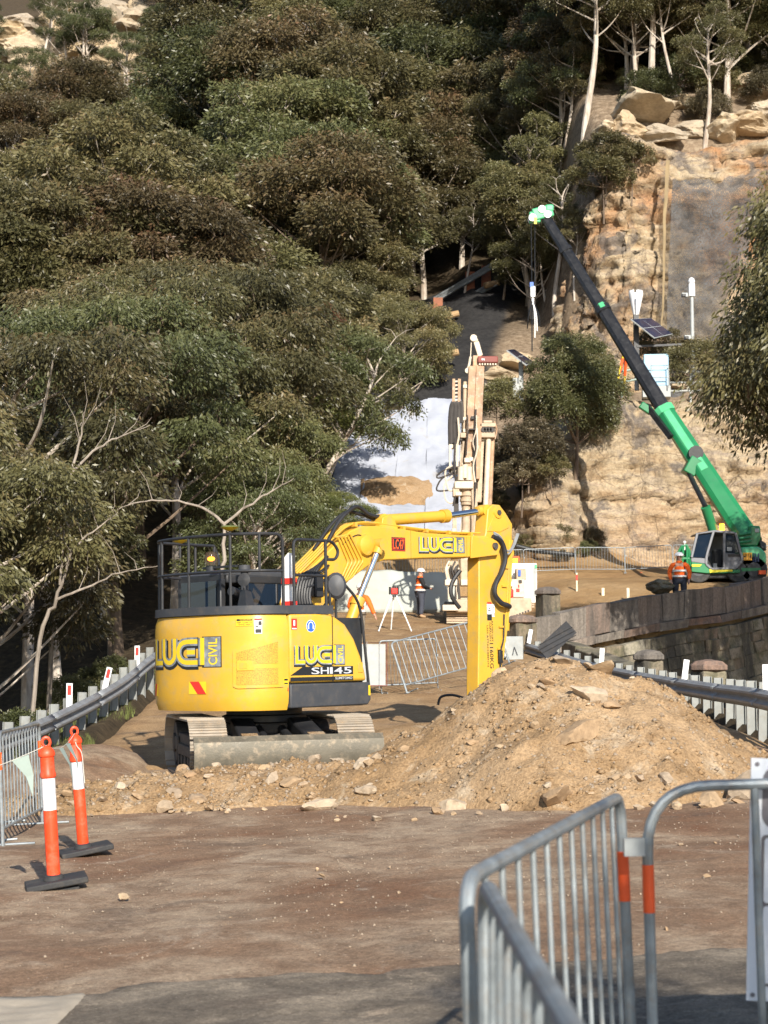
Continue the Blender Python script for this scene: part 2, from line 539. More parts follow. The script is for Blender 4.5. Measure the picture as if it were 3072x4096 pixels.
dirt = mixc(nt, ramp(nt, n2.outputs[0], [(0.45, 0.0), (0.7, 0.5)]).outputs[0], dirt, (0.22, 0.14, 0.08))
asph = ramp(nt, n2.outputs[0], [(0.3, (0.022, 0.022, 0.024)), (0.7, (0.055, 0.053, 0.052))]).outputs[0]
scr = ramp(nt, n2.outputs[0], [(0.28, (0.10, 0.075, 0.05)), (0.5, (0.25, 0.185, 0.125)), (0.72, (0.40, 0.32, 0.225))]).outputs[0]
c = mixc(nt, sx.outputs[2], litter, scr)
c = mixc(nt, sx.outputs[0], c, dirt)
c = mixc(nt, sx.outputs[1], c, asph)
nt.links.new(c, b.inputs['Base Color'])
b.inputs['Roughness'].default_value = 0.95
b.inputs['Specular IOR Level'].default_value = 0.15
ad = N(nt, 'ShaderNodeMath', operation='ADD')
nt.links.new(n2.outputs[0], ad.inputs[0]); nt.links.new(n3.outputs[0], ad.inputs[1])
bump(nt, b, ad.outputs[0], 0.8, 0.12)
tag(link('ground', me, 'ground'), kind='structure')

# ------------------------------------------------------------------ dirt road
def road_mat(name, tones, stain, scale=1.0):
    m, nt, b, out = new_mat(name)
    v = objvec(nt, (1.0, 0.8, 1.0))
    vi = objvec(nt)
    n1 = tex_noise(nt, 0.55 * scale, 6, 0.6, v, 0.6)
    n2 = tex_noise(nt, 2.6 * scale, 10, 0.72, v, 0.4)
    n3 = tex_noise(nt, 26.0, 6, 0.75, vi)
    n4 = tex_noise(nt, 1.1, 8, 0.7, v, 1.2)
    c = ramp(nt, n1.outputs[0], [(0.28, tones[0]), (0.45, tones[1]), (0.58, tones[2]), (0.75, tones[3])]).outputs[0]
    c = mixc(nt, ramp(nt, n2.outputs[0], [(0.42, 0.0), (0.62, 0.75)]).outputs[0], c, stain)
    c = mixc(nt, ramp(nt, n4.outputs[0], [(0.57, 0.0), (0.68, 0.75)]).outputs[0], c, (0.46, 0.36, 0.26))
    n5 = tex_noise(nt, 0.8, 6, 0.6, vi, 0.8)
    c = mixc(nt, ramp(nt, n5.outputs[0], [(0.56, 0.0), (0.68, 0.5)]).outputs[0], c, (0.14, 0.105, 0.08))
    g = ramp(nt, n3.outputs[0], [(0.36, 0.62), (0.55, 1.0), (0.72, 1.35)]).outputs[0]
    c = mixc(nt, 0.8, c, g, 'MULTIPLY')
    n6 = tex_noise(nt, 75.0, 4, 0.8, vi)
    c = mixc(nt, 0.75, c, ramp(nt, n6.outputs[0], [(0.34, 0.55), (0.52, 1.0), (0.66, 1.55)]).outputs[0], 'MULTIPLY')
    vo = N(nt, 'ShaderNodeTexVoronoi')
    vo.inputs['Scale'].default_value = 22.0
    nt.links.new(vi, vo.inputs['Vector'])
    peb = ramp(nt, vo.outputs['Distance'], [(0.10, 1.0), (0.17, 0.0)]).outputs[0]
    pm = N(nt, 'ShaderNodeMath', operation='MULTIPLY')
    pc = N(nt, 'ShaderNodeSeparateColor')
    nt.links.new(vo.outputs['Color'], pc.inputs[0])
    pr = ramp(nt, pc.outputs[0], [(0.72, 0.0), (0.76, 0.8)]).outputs[0]
    nt.links.new(peb, pm.inputs[0]); nt.links.new(pr, pm.inputs[1])
    c = mixc(nt, pm.outputs[0], c, (0.45, 0.36, 0.27))
    nt.links.new(c, b.inputs['Base Color'])
    b.inputs['Roughness'].default_value = 0.93
    b.inputs['Specular IOR Level'].default_value = 0.2
    ad = N(nt, 'ShaderNodeMath', operation='ADD')
    nt.links.new(n2.outputs[0], ad.inputs[0]); nt.links.new(n3.outputs[0], ad.inputs[1])
    ad2 = N(nt, 'ShaderNodeMath', operation='ADD')
    nt.links.new(ad.outputs[0], ad2.inputs[0]); nt.links.new(pm.outputs[0], ad2.inputs[1])
    bump(nt, b, ad2.outputs[0], 0.7, 0.02)
road_mat('dirt_road', [(0.20, 0.095, 0.05), (0.31, 0.20, 0.125), (0.44, 0.33, 0.225), (0.25, 0.18, 0.125)], (0.20, 0.125, 0.078))
road_mat('dirt_far', [(0.29, 0.17, 0.08), (0.36, 0.225, 0.11), (0.42, 0.28, 0.15), (0.33, 0.2, 0.1)], (0.24, 0.145, 0.075), 0.7)
road_mat('asphalt_dusty', [(0.10, 0.082, 0.066), (0.20, 0.165, 0.125), (0.33, 0.27, 0.20), (0.14, 0.12, 0.10)], (0.11, 0.09, 0.07))

def road_h(x, y):
    f = 0.016 * fbm(x * 0.6, y * 0.6, 2.0, 5) + 0.012 * fbm(x * 4, y * 4, 4.0, 4)
    for c_ in (-1.9, -0.1, 1.3, 3.0):
        f -= 0.010 * math.exp(-((x - c_ - 0.12 * math.sin(y * .35 + c_)) / .22) ** 2) * (1 + .5 * math.sin(y * 34 + 6 * abs(x - c_)))
    return G(x, y) + f
def lin(a, b, st): return np.linspace(a, b, max(2, int(abs(b - a) / st) + 1))
def sheet(name, mat, xr, yr, hf, kind='structure'):
    V = np.array([(x, y, hf(x, y)) for x in xr for y in yr], dtype=np.float32)
    o = link(name, np_mesh(name, V, grid_faces(len(xr), len(yr)), True), mat)
    return tag(o, kind=kind)
def redge(x, y):
    """the verge rolls down off both edges of the road"""
    z = road_h(x, y)
    if x < -4.7: z -= (-4.7 - x) * 0.35 + 0.05 * abs(fbm(x * 2, y * 2, 1))
    if x > 5.5: z -= (x - 5.5) * 0.35
    return z
sheet('road', 'dirt_road', lin(-6.4, 6.3, 0.10), np.concatenate([lin(1, 8, 0.5), lin(8.1, 26, 0.09)]), redge)
sheet('haul_road', 'dirt_far', lin(-5.0, 6.0, 0.25), lin(25.5, 73.4, 0.22), lambda x, y: road_h(x, y) + 0.02 + 0.05 * fbm(x * 0.6, y * 0.6, 9) - (0.35 if x < -4.9 else 0) - 0.5 * max(0.0, x - pw(y, [(20, 5.6), (36, 5.5), (42, 4.9), (49, 4.0)])) - 0.4 * (1 - sstep(25.5, 26.2, y)))
def old_asphalt(x, y):
    edge = 9.35 + 0.10 * x + 0.18 * fbm(x * 0.9, 0.3, 5, 4) + 0.06 * fbm(x * 4, 1.3, 5, 3)
    return road_h(x, y) + 0.022 - 0.055 * sstep(edge - 0.03, edge + 0.05, y)
sheet('pavement', 'asphalt_dusty', lin(-5.2, 5.6, 0.07), np.concatenate([lin(1, 7.4, 0.4), lin(7.5, 11.4, 0.05)]), old_asphalt)

paint('concrete', (0.40, 0.34, 0.26), 0.9, var=0.15, scale=4, dirt=(0.25, 0.2, 0.15), dirt_amt=0.5, bmp=0.4)
sheet('concrete_slab', 'concrete', lin(-3.2, -1.15, .05), lin(6.5, 9.2, .05), lambda x, y: old_asphalt(x, y) + .012 - .06 * sstep(-1.50 + .06 * fbm(y * 3, 1, 1), -1.42, x) - .06 * sstep(9.05 + .06 * x + .05 * fbm(x * 4, 2, 2), 9.12 + .06 * x, y))
# ------------------------------------------------------------------ spoil heaps
m, nt, b, out = new_mat('spoil')
v = objvec(nt)
n1 = tex_noise(nt, 0.7, 6, 0.6, v, 0.5)
n2 = tex_noise(nt, 5.0, 8, 0.7, v)
n3 = tex_noise(nt, 30.0, 5, 0.7, v)
c = ramp(nt, n1.outputs[0], [(0.3, (0.30, 0.19, 0.095)), (0.5, (0.40, 0.265, 0.145)), (0.68, (0.46, 0.32, 0.19))]).outputs[0]
c = mixc(nt, ramp(nt, n2.outputs[0], [(0.5, 0.0), (0.75, 0.6)]).outputs[0], c, (0.26, 0.165, 0.085))
n4 = tex_noise(nt, 1.7, 8, 0.7, v, 1.0)
c = mixc(nt, ramp(nt, n4.outputs[0], [(0.54, 0.0), (0.66, 0.75)]).outputs[0], c, (0.52, 0.42, 0.30))
n5 = tex_noise(nt, 1.2, 7, 0.7, objvec(nt, (1.0, 1.0, 1.0)), 0.7)
c = mixc(nt, ramp(nt, n5.outputs[0], [(0.33, 0.8), (0.44, 0.0)]).outputs[0], c, (0.20, 0.125, 0.065))
c = mixc(nt, 0.8, c, ramp(nt, n3.outputs[0], [(0.35, 0.55), (0.55, 1.0), (0.75, 1.4)]).outputs[0], 'MULTIPLY')
nt.links.new(c, b.inputs['Base Color'])
b.inputs['Roughness'].default_value = 0.95
b.inputs['Specular IOR Level'].default_value = 0.15
ad = N(nt, 'ShaderNodeMath', operation='ADD')
nt.links.new(n2.outputs[0], ad.inputs[0]); nt.links.new(n3.outputs[0], ad.inputs[1])
bump(nt, b, ad.outputs[0], 0.8, 0.04)

def heap_z(x, y):
    """big spoil heap: height above the road"""
    # long profile across the road, measured along x at the crest
    h = pw(x, [(-1.1, 0.0), (-0.4, 0.36), (0.0, 0.54), (0.5, 0.82), (1.06, 1.14), (1.43, 1.36), (1.8, 1.50), (2.2, 1.54), (2.56, 1.43), (2.75, 1.33), (3.2, 1.24), (3.4, 1.12), (3.65, 0.95), (3.95, 0.70), (4.2, 0.48), (4.5, 0.35), (5.2, 0.22), (6.0, 0.04), (6.4, 0)])
    cy = 21.4 + 0.15 * math.sin(x * 1.3)
    d = (y - cy)
    w = (0.6 + 1.42 * h) if d < 0 else (0.5 + 1.25 * h)
    t = max(0.0, 1 - abs(d) / max(0.2, w))
    base = h * (1.12 * t - 0.12 * t * t * t)
    n = 0.13 * fbm(x * 1.1, y * 1.1, 1.0, 5) + 0.09 * abs(fbm(x * 3.0, y * 3.0, 6.0, 5)) + 0.035 * abs(fbm(x * 9, y * 9, 2.0, 3))
    return base + n * sstep(0, 0.25, base) - 0.06 * (1 - sstep(0, 0.06, base))
def berm_z(x, y):
    """low berm pushed up behind the blade"""
    h = pw(x, [(-5.0, 0.0), (-4.4, 0.16), (-3.4, 0.30), (-2.4, 0.36), (-1.4, 0.40), (-0.6, 0.34), (0.2, 0.2), (0.7, 0)])
    cy = 21.7 + 0.12 * (x + 2)
    w = 0.5 + 2.0 * h
    t = max(0.0, 1 - abs(y - cy) / w)
    base = h * t * (1.6 - 0.6 * t)
    n = 0.09 * fbm(x * 1.7, y * 1.7, 11.0, 5) + 0.06 * abs(fbm(x * 4.2, y * 4.2, 16.0, 4))
    return base + n * sstep(0, 0.12, base) - 0.06 * (1 - sstep(0, 0.05, base))
hp = sheet('spoil_heap', 'spoil', lin(-1.3, 6.8, 0.055), lin(17.6, 24.6, 0.055), lambda x, y: G(x, y) + heap_z(x, y), None)
tag(hp, 'tall heap of sandy excavated soil and rubble beside the excavator', 'heap')
bp = sheet('spoil_berm', 'spoil', lin(-5.2, 0.9, 0.05), lin(20.0, 23.4, 0.05), lambda x, y: G(x, y) + berm_z(x, y), None)
tag(bp, 'low ridge of pale crumbled soil pushed up against the blade', 'heap')

# trench-side bank of loose soil further up, behind the excavator
def bank(name, label, cx, cy, rx, ry, h, seed, mat='spoil'):
    def hf(x, y):
        d = math.hypot((x - cx) / rx, (y - cy) / ry)
        t = max(0, 1 - d)
        return T(x, y) + h * t * (1.7 - 0.7 * t) + (0.15 * h * fbm(x * 1.3, y * 1.3, seed, 4) * sstep(0, 0.3, t)) - 0.06 * (1 - sstep(0, 0.1, t))
    o = sheet(name, mat, lin(cx - rx, cx + rx, rx / 16), lin(cy - ry, cy + ry, ry / 16), hf, None)
    return tag(o, label, 'heap')
bank('soil_mound', 'small mound of damp brown soil behind the big heap', 0.55, 27.2, 1.5, 1.6, 0.42, 3.3)
bank('soil_mound', 'red brown soil bank beside the left track of the excavator', -4.6, 25.5, 1.2, 3.4, 0.40, 8.1, 'dirt_road')

# ------------------------------------------------------------------ rocks
def rock_mesh(seed, n=2, flat=0.7, strata=False):
    bm = bmesh.new()
    bmesh.ops.create_icosphere(bm, subdivisions=n, radius=1.0)
    rnd = random.Random(seed)
    planes = [(Vector((rnd.gauss(0, 1), rnd.gauss(0, 1), rnd.gauss(0, 1))).normalized(), rnd.uniform(0.45, 0.8)) for _ in range(11)]
    for vv in bm.verts:
        p = vv.co.copy()
        for nrm, d in planes:
            k = p.dot(nrm)
            if k > d: p -= nrm * (k - d)
        p *= 1 + 0.16 * fbm(p.x * 2 + seed, p.y * 2, p.z * 2, 5)
        vv.co = Vector((p.x, p.y, p.z * flat))
    me = bpy.data.meshes.new('rock')
    bm.to_mesh(me); bm.free()
    me.polygons.foreach_set('use_smooth', [True] * len(me.polygons))
    me.set_sharp_from_angle(angle=R(28))
    return me
def rock_mat(name, cols, sc_=3.0):
    m, nt, b, out = new_mat(name)
    oi = N(nt, 'ShaderNodeObjectInfo')
    v = objvec(nt)
    n1 = tex_noise(nt, sc_, 8, 0.7, v)
    n2 = tex_noise(nt, sc_ * 6, 6, 0.7, v)
    c = ramp(nt, oi.outputs['Random'], [(0.0, cols[0]), (0.35, cols[1]), (0.7, cols[2]), (1.0, cols[3])]).outputs[0]
    c = mixc(nt, 0.85, c, ramp(nt, n1.outputs[0], [(0.3, 0.6), (0.5, 1.0), (0.7, 1.25)]).outputs[0], 'MULTIPLY')
    c = mixc(nt, 0.6, c, ramp(nt, n2.outputs[0], [(0.35, 0.7), (0.6, 1.1)]).outputs[0], 'MULTIPLY')
    nt.links.new(c, b.inputs['Base Color'])
    b.inputs['Roughness'].default_value = 0.9
    b.inputs['Specular IOR Level'].default_value = 0.2
    bump(nt, b, n2.outputs[0], 0.5, 0.02)
rock_mat('rock', [(0.34, 0.225, 0.13), (0.38, 0.27, 0.165), (0.46, 0.37, 0.27), (0.29, 0.21, 0.14)])
rock_mat('boulder', [(0.40, 0.30, 0.19), (0.47, 0.38, 0.26), (0.36, 0.30, 0.23), (0.50, 0.37, 0.21)], 1.0)
ROCKS = [rock_mesh(s, 3, f) for s, f in ((1, .7), (2, .55), (3, .8), (4, .6), (5, .5), (6, .75))]
def rock(x, y, z, r, label, group, rnd, mat='rock', stretch=1.0):
    me = ROCKS[rnd.randrange(len(ROCKS))]
    o = bpy.data.objects.new('rock', me)
    COL.objects.link(o)
    if not len(me.materials): me.materials.append(MATS['rock'])
    if mat != 'rock':
        o.material_slots[0].link = 'OBJECT'; o.material_slots[0].material = MATS[mat]
    o.location = (x, y, z)
    o.scale = (r * rnd.uniform(0.9, 1.4) * stretch, r * rnd.uniform(0.8, 1.1), r * rnd.uniform(0.7, 1.1))
    o.rotation_euler = (rnd.uniform(-.5, .5), rnd.uniform(-.5, .5), rnd.uniform(0, 6.28))
    return tag(o, label, 'rock', group)
rnd = random.Random(11)
# named big ones on and round the heap: (x, y, radius, label)
def hz(x, y): return G(x, y) + max(0, heap_z(x, y))
big = [(2.62, 21.2, 0.20, 'angular pale boulder crowning the spoil heap'), (2.15, 21.35, 0.17, 'flat tan slab lying on the crest of the spoil heap'),
       (0.75, 19.35, 0.20, 'grey brown boulder poking out of the lower front of the spoil heap'),
       (1.85, 18.95, 0.29, 'squarish brown block at the foot of the spoil heap'),
       (-0.75, 19.9, 0.22, 'long flat sandstone slab lying before the spoil heap'),
       (3.42, 18.55, 0.18, 'white broken stone at the foot of the heap, below the slab pile'),
       (2.2, 19.9, 0.25, 'cracked tan boulder half buried in the heap face'),
       (4.05, 19.2, 0.34, 'brown stained slab leaning at the right flank of the heap'),
       (4.5, 19.0, 0.42, 'dark wet sandstone slab stacked at the right flank of the heap'),
       (4.75, 19.6, 0.26, 'pale rounded boulder topping the slab pile at the heap'),
       (5.2, 20.4, 0.30, 'brown lump resting below the right guard rail'),
       (2.45, 20.6, 0.24, 'split tan rock under the boulder on the heap crest')]
for x, y, r, lb in big:
    rock(x, y, hz(x, y) + r * 0.12, r, lb, None, rnd)
for k in range(85):
    x = rnd.uniform(-0.7, 5.4); y = rnd.uniform(18.3, 21.6)
    if heap_z(x, y) < 0.04: continue
    r = 0.035 + 0.10 * rnd.random() ** 2.2
    rock(x, y, hz(x, y) + r * 0.15, r, 'loose sandstone lump scattered on the big spoil heap', 'loose stones on the spoil heap', rnd)
for k in range(70):
    x = rnd.uniform(-4.9, 0.3); y = rnd.uniform(20.5, 22.2)
    if berm_z(x, y) < 0.02: continue
    r = 0.04 + 0.11 * rnd.random() ** 1.8
    rock(x, y, G(x, y) + max(0, berm_z(x, y)) + r * 0.1, r, 'broken pale stone lying in the low ridge before the blade', 'stones in the low ridge', rnd)
for k in range(40):
    x = rnd.uniform(-3.4, 4.2); y = rnd.uniform(18.1, 18.9) + 0.3 * abs(math.sin(x))
    if x < -0.5: y = rnd.uniform(20.0, 20.7)
    r = 0.03 + 0.06 * rnd.random() ** 2
    rock(x, y, G(x, y) + r * 0.3, r, 'stone rolled to the foot of the spoil onto the road', 'stones at the foot of the spoil', rnd)
for k in range(34):
    x = rnd.uniform(-4.2, 4.0); y = rnd.uniform(9, 18)
    r = 0.014 + 0.03 * rnd.random() ** 3
    rock(x, y, G(x, y) + r * 0.4, r, 'small loose stone lying on the open dirt road', 'loose stones on the road', rnd)
# gravel: countless small chips
def chips(name, label, pts, r0, r1, mat, seed):
    rr = np.random.default_rng(seed)
    base = np.array([(1, 0, 0), (-1, 0, 0), (0, 1, 0), (0, -1, 0), (0, 0, .8), (0, 0, -.8)], dtype=np.float32)
    fb = np.array([(0, 2, 4), (2, 1, 4), (1, 3, 4), (3, 0, 4), (2, 0, 5), (1, 2, 5), (3, 1, 5), (0, 3, 5)])
    n = len(pts)
    P = np.array(pts, dtype=np.float32)
    S = (r0 + (r1 - r0) * rr.random(n) ** 3)[:, None, None]
    a = rr.random(n) * 6.28
    J = base[None] * (0.6 + 0.8 * rr.random((n, 6, 1))) * S
    X = J[..., 0] * np.cos(a)[:, None] - J[..., 1] * np.sin(a)[:, None]
    Y = J[..., 0] * np.sin(a)[:, None] + J[..., 1] * np.cos(a)[:, None]
    VV = np.stack([X, Y, J[..., 2]], -1) + P[:, None, :]
    FF = fb[None] + (np.arange(n) * 6)[:, None, None]
    o = link(name, np_mesh(name, VV.reshape(-1, 3), FF.reshape(-1, 3)), mat)
    return tag(o, label, 'gravel', None, 'stuff')
rg = random.Random(5)
pts = []
for k in range(7000):
    x = rg.uniform(-4.6, 4.5); y = 8 + 12.5 * rg.random() ** 0.8
    if fbm(x * 0.7, y * 0.9, 31) + rg.uniform(-.3, .5) < 0.05: continue
    pts.append((x, y, road_h(x, y) + 0.003))
chips('gravel', 'fine pale gravel strewn over the dirt road', pts, 0.003, 0.013, 'gravel_stone', 1)
pts = []
for k in range(4200):
    x = rg.uniform(-0.9, 6.0); y = rg.uniform(17.9, 22.3)
    if heap_z(x, y) > 0.02: pts.append((x, y, hz(x, y)))
for k in range(3800):
    x = rg.uniform(-5.0, 0.7); y = rg.uniform(20.2, 22.6)
    if berm_z(x, y) > 0.01: pts.append((x, y, G(x, y) + berm_z(x, y)))
chips('gravel', 'crumbled sandstone chips over the spoil', pts, 0.006, 0.034, 'gravel_stone', 2)

pts = []
for k in range(9000):
    x = rg.uniform(-0.9, 6.0); y = rg.uniform(17.8, 22.5)
    if heap_z(x, y) > 0.02 and fbm(x * .9, y * .9, 41) + rg.uniform(-.4, .4) > -.1: pts.append((x, y, hz(x, y) - .004))
for k in range(5000):
    x = rg.uniform(-5.0, 0.7); y = rg.uniform(20.1, 22.6)
    if berm_z(x, y) > 0.0: pts.append((x, y, G(x, y) + berm_z(x, y) - .004))
chips('soil_clods', 'crumbly clods of soil covering the spoil', pts, 0.008, 0.055, 'spoil', 3)
# ================================================================== excavator
EX, EY = -1.69, 25.2
EZ = G(EX, EY)
exc = empty('excavator', (EX, EY, EZ), (0, R(-1.0), 0), 'yellow tracked excavator with black handrails, standing behind the spoil heap', 'excavator')
MU = Matrix.Rotation(R(-46), 4, 'Z')          # slewed upper structure: +y forward, +x to its right
ML = Matrix.Rotation(R(13), 4, 'Z')           # undercarriage
dz = -EZ
def zz(z): return z - EZ

# ---- undercarriage
def track_path():
    L, r = 1.22, 0.37
    pts = []
    n = 9
    for i in range(n + 1):
        a = -math.pi / 2 + math.pi * i / n
        pts.append((L + r * math.cos(a), r + 0.03 + r * math.sin(a)))
    for i in range(n + 1):
        a = math.pi / 2 + math.pi * i / n
        pts.append((-L + r * math.cos(a), r + 0.03 + r * math.sin(a)))
    return pts + [pts[0]]
tp = track_path()
seg = []
tot = 0
for a, b in zip(tp, tp[1:]):
    l = math.hypot(b[0] - a[0], b[1] - a[1]); seg.append((tot, a, b, l)); tot += l
def on_track(s):
    s %= tot
    for t0, a, b, l in seg:
        if s <= t0 + l and l > 1e-6:
            k = (s - t0) / l
            d = ((b[0] - a[0]) / l, (b[1] - a[1]) / l)
            return (a[0] + (b[0] - a[0]) * k, a[1] + (b[1] - a[1]) * k), d
NP = 40
for side in (-1, 1):
    X0 = side * 1.0
    mb = MB(ML)                                # chain belt
    outl = [on_track(tot * i / 60)[0] for i in range(60)]
    inn = []
    for i in range(60):
        p, d = on_track(tot * i / 60)
        inn.append((p[0] - 0.055 * d[1] * -1 * -1, p[1] + 0.055 * d[0] * -1 * -1))
    cyy, czz = 0, 0.40
    mid = [(lerp(p[0], cyy, 0.03) , lerp(p[1], czz, 0.10)) for p in outl]
    n = 60
    vs = []
    for xx in (X0 - 0.12, X0 + 0.12):
        vs += [(xx, p[0], p[1]) for p in outl] + [(xx, p[0], p[1]) for p in mid]
    fs = []
    for i in range(n):
        j = (i + 1) % n
        fs += [(i, j, 2 * n + j, 2 * n + i), (n + i, 3 * n + i, 3 * n + j, n + j), (i, n + i, n + j, j), (2 * n + i, 2 * n + j, 3 * n + j, 3 * n + i)]
    mb.add(vs, fs)
    tr = mb.build('track', 'track_dark', exc)
    shoe = None
    for k in range(NP):                        # every shoe is a piece of its own
        p, d = on_track(tot * k / NP)
        if shoe is None:
            sb = MB()
            sb.box((0, 0, 0.012), (0.50, tot / NP * 0.93, 0.024))
            for g in (-0.05, 0.0, 0.05): sb.box((0, g, 0.033), (0.50, 0.014, 0.02))
            shoe = sb.mesh('track_shoe', 0); shoe.materials.append(MATS['track_steel'])
        o = bpy.data.objects.new('track_shoe', shoe)
        COL.objects.link(o); o.parent = tr
        fwd = Vector((0, d[0], d[1])); nrm = Vector((0, d[1], -d[0]))
        M = Matrix((( -1 * 1.0, fwd.x, nrm.x, X0), (0, fwd.y, nrm.y, p[0]), (0, fwd.z, nrm.z, p[1]), (0, 0, 0, 1)))
        o.matrix_local = ML @ M
    fr = MB(ML)
    fr.box((X0, 0, 0.40), (0.22, 2.1, 0.30)); fr.box((X0 + side * 0.12, 0, 0.33), (0.06, 1.5, 0.16))
    for yy in (-0.95, 0.95): fr.box((X0 + side * 0.13, yy, 0.40), (0.05, 0.3, 0.2))
    fr.build('track_frame', 'track_dark', exc, bevel=0.02)
    for yy in (-1.22, 1.22):
        w = MB(ML)
        w.cyl((X0 - 0.13, yy, 0.40), (X0 + 0.13, yy, 0.40), 0.29, n=20)
        w.cyl((X0 - 0.16, yy, 0.40), (X0 + 0.16, yy, 0.40), 0.14, n=12)
        w.build('sprocket' if yy > 0 else 'idler_wheel', 'track_dark', exc)
    for yy in (-0.8, -0.4, 0, 0.4, 0.8):
        w = MB(ML); w.cyl((X0 - 0.14, yy, 0.17), (X0 + 0.14, yy, 0.17), 0.09, n=12)
        w.build('track_roller', 'track_dark', exc)
cf = MB(ML)
cf.box((0, 0, 0.55), (1.05, 1.05, 0.32)); cf.box((0, 0.55, 0.46), (1.7, 0.3, 0.2)); cf.box((0, -0.55, 0.46), (1.7, 0.3, 0.2))
cf.build('car_body', 'track_dark', exc, bevel=0.03)
sr = MB(); sr.lathe([(0.56, 0.70), (0.60, 0.72), (0.60, 0.80), (0.54, 0.82), (0.54, 0.95)], n=36)
sr.build('slew_ring', 'black_steel', exc)
# dozer blade and its two arms
bl = MB(ML)
prof = [(-2.00, 0.02), (-2.06, 0.16), (-2.08, 0.32), (-2.05, 0.46), (-1.98, 0.53), (-1.95, 0.52), (-2.0, 0.44), (-2.03, 0.32), (-2.01, 0.17), (-1.95, 0.03)]
bl.prism(prof, lambda p: (-1.25, p[0], p[1] + 0.06), lambda p: (1.27, p[0], p[1] + 0.06))
blo = bl.build('dozer_blade', 'blade_steel', exc, 30)
ce = MB(ML); ce.box((0.01, -2.0, 0.07), (2.5, 0.03, 0.12)); ce.build('cutting_edge', 'track_steel', blo)
for s in (-1, 1):
    a = MB(ML)
    a.hexa([(s * 0.46 - .14, -1.98, 0.22), (s * 0.46 + .14, -1.98, 0.22), (s * 0.46 + .14, -1.98, 0.5), (s * 0.46 - .14, -1.98, 0.5)],
           [(s * 0.40 - .16, -0.5, 0.42), (s * 0.40 + .16, -0.5, 0.42), (s * 0.40 + .16, -0.5, 0.78), (s * 0.40 - .16, -0.5, 0.78)])
    ao = a.build('blade_arm', 'black_steel', exc, bevel=0.03)
    w = MB(ML); w.hexa([(s * 0.46 - .10, -1.93, 0.513), (s * 0.46 + .10, -1.93, 0.513), (s * 0.46 + .10, -1.93, 0.528), (s * 0.46 - .10, -1.93, 0.528)],
           [(s * 0.45 - .11, -1.5, 0.590), (s * 0.45 + .11, -1.5, 0.590), (s * 0.45 + .11, -1.5, 0.605), (s * 0.45 - .11, -1.5, 0.605)])
    w.build('mud_patch', 'spoil', ao)
    c = MB(ML); c.cyl((s * 0.16, -0.5, 0.62), (s * 0.18, -1.4, 0.45), 0.06); c.cyl((s * 0.18, -1.4, 0.45), (s * 0.19, -1.96, 0.33), 0.035)
    c.build('blade_cylinder', 'black_steel', exc)

# ---- upper structure
WB = 1.24
def rear(x): return -0.60 - 0.80 * max(0.0, 1 - abs(x / WB) ** 2.5) ** 0.4
RE = []                                         # rear outline by arc length, left to right, then the right flank
for k in range(0, 241):
    a = -1 + 2 * k / 240
    x = WB * math.copysign(1 - (1 - abs(a)) ** 1.7, a)
    RE.append((x, rear(x)))
for k in range(1, 30): RE.append((WB, -0.6 + 1.5 * k / 29))
RS = [0.0]
for a, b in zip(RE, RE[1:]): RS.append(RS[-1] + math.hypot(b[0] - a[0], b[1] - a[1]))
def arc_of(x, y):
    """arc length of an outline point"""
    k = min(range(len(RE)), key=lambda i: (RE[i][0] - x) ** 2 + (RE[i][1] - y) ** 2)
    return RS[k]
def skin_pt(s, z, off=0.0):
    s = min(max(s, 0.0), RS[-1] - 1e-6)
    lo, hi = 0, len(RS) - 1
    while hi - lo > 1:
        mdl = (lo + hi) // 2
        if RS[mdl] <= s: lo = mdl
        else: hi = mdl
    t = (s - RS[lo]) / max(1e-9, RS[hi] - RS[lo])
    a, b = RE[lo], RE[hi]
    dx, dy = b[0] - a[0], b[1] - a[1]
    l = math.hypot(dx, dy) or 1
    return Vector((a[0] + dx * t + dy / l * off, a[1] + dy * t - dx / l * off, z))
S_SEAM = arc_of(WB, -0.60)
ZB, ZT = 0.90, 2.20
def shell(mb, s0, s1, z0, z1, off, depth=None, n=40, bulge=0.0, nz=8):
    """curved plate following the tail outline, with a soft top and bottom roll"""
    rows = []
    prof = []
    for k in range(nz + 1):
        t = k / nz
        prof.append((lerp(z0, z1, t), off + bulge * (1 - (2 * t - 1) ** 8)))
    for i in range(n + 1):
        s = lerp(s0, s1, i / n)
        rows.append([skin_pt(s, z, o) for z, o in prof])
    vs = [p for r in rows for p in r]
    m_ = nz + 1
    fs = [(i * m_ + j, (i + 1) * m_ + j, (i + 1) * m_ + j + 1, i * m_ + j + 1) for i in range(n) for j in range(nz)]
    if depth:
        b0 = len(vs)
        inner = [[skin_pt(lerp(s0, s1, i / n), z, -depth) for z, o in prof] for i in range(n + 1)]
        vs += [p for r in inner for p in r]
        for i in range(n):
            fs.append((i * m_, b0 + i * m_, b0 + (i + 1) * m_, (i + 1) * m_))
            fs.append((i * m_ + nz, (i + 1) * m_ + nz, b0 + (i + 1) * m_ + nz, b0 + i * m_ + nz))
        for j in range(nz):
            fs.append((j, j + 1, b0 + j + 1, b0 + j))
            e = n * m_
            fs.append((e + j, b0 + e + j, b0 + e + j + 1, e + j + 1))
    mb.add(vs, fs)
cw = MB(MU)
shell(cw, 0.02, S_SEAM - 0.01, ZB, ZT - 0.01, -0.04, 0.35, 64, 0.045, 14)
cwo = cw.build('counterweight', 'yellow', exc, 40)
# top deck of the rear body (solid core keeps light out)
core = MB(MU)
poly = [(x * 0.96, y * 0.96) for x, y in RE[::6] if y <= -0.58] + [(1.14, 0.86), (0.35, 0.86), (0.35, -0.2), (-1.14, -0.2)]
core.prism(poly, lambda p: (p[0], p[1], ZB + 0.02), lambda p: (p[0], p[1], ZT - 0.05))
core.build('engine_bay', 'black_steel', exc)
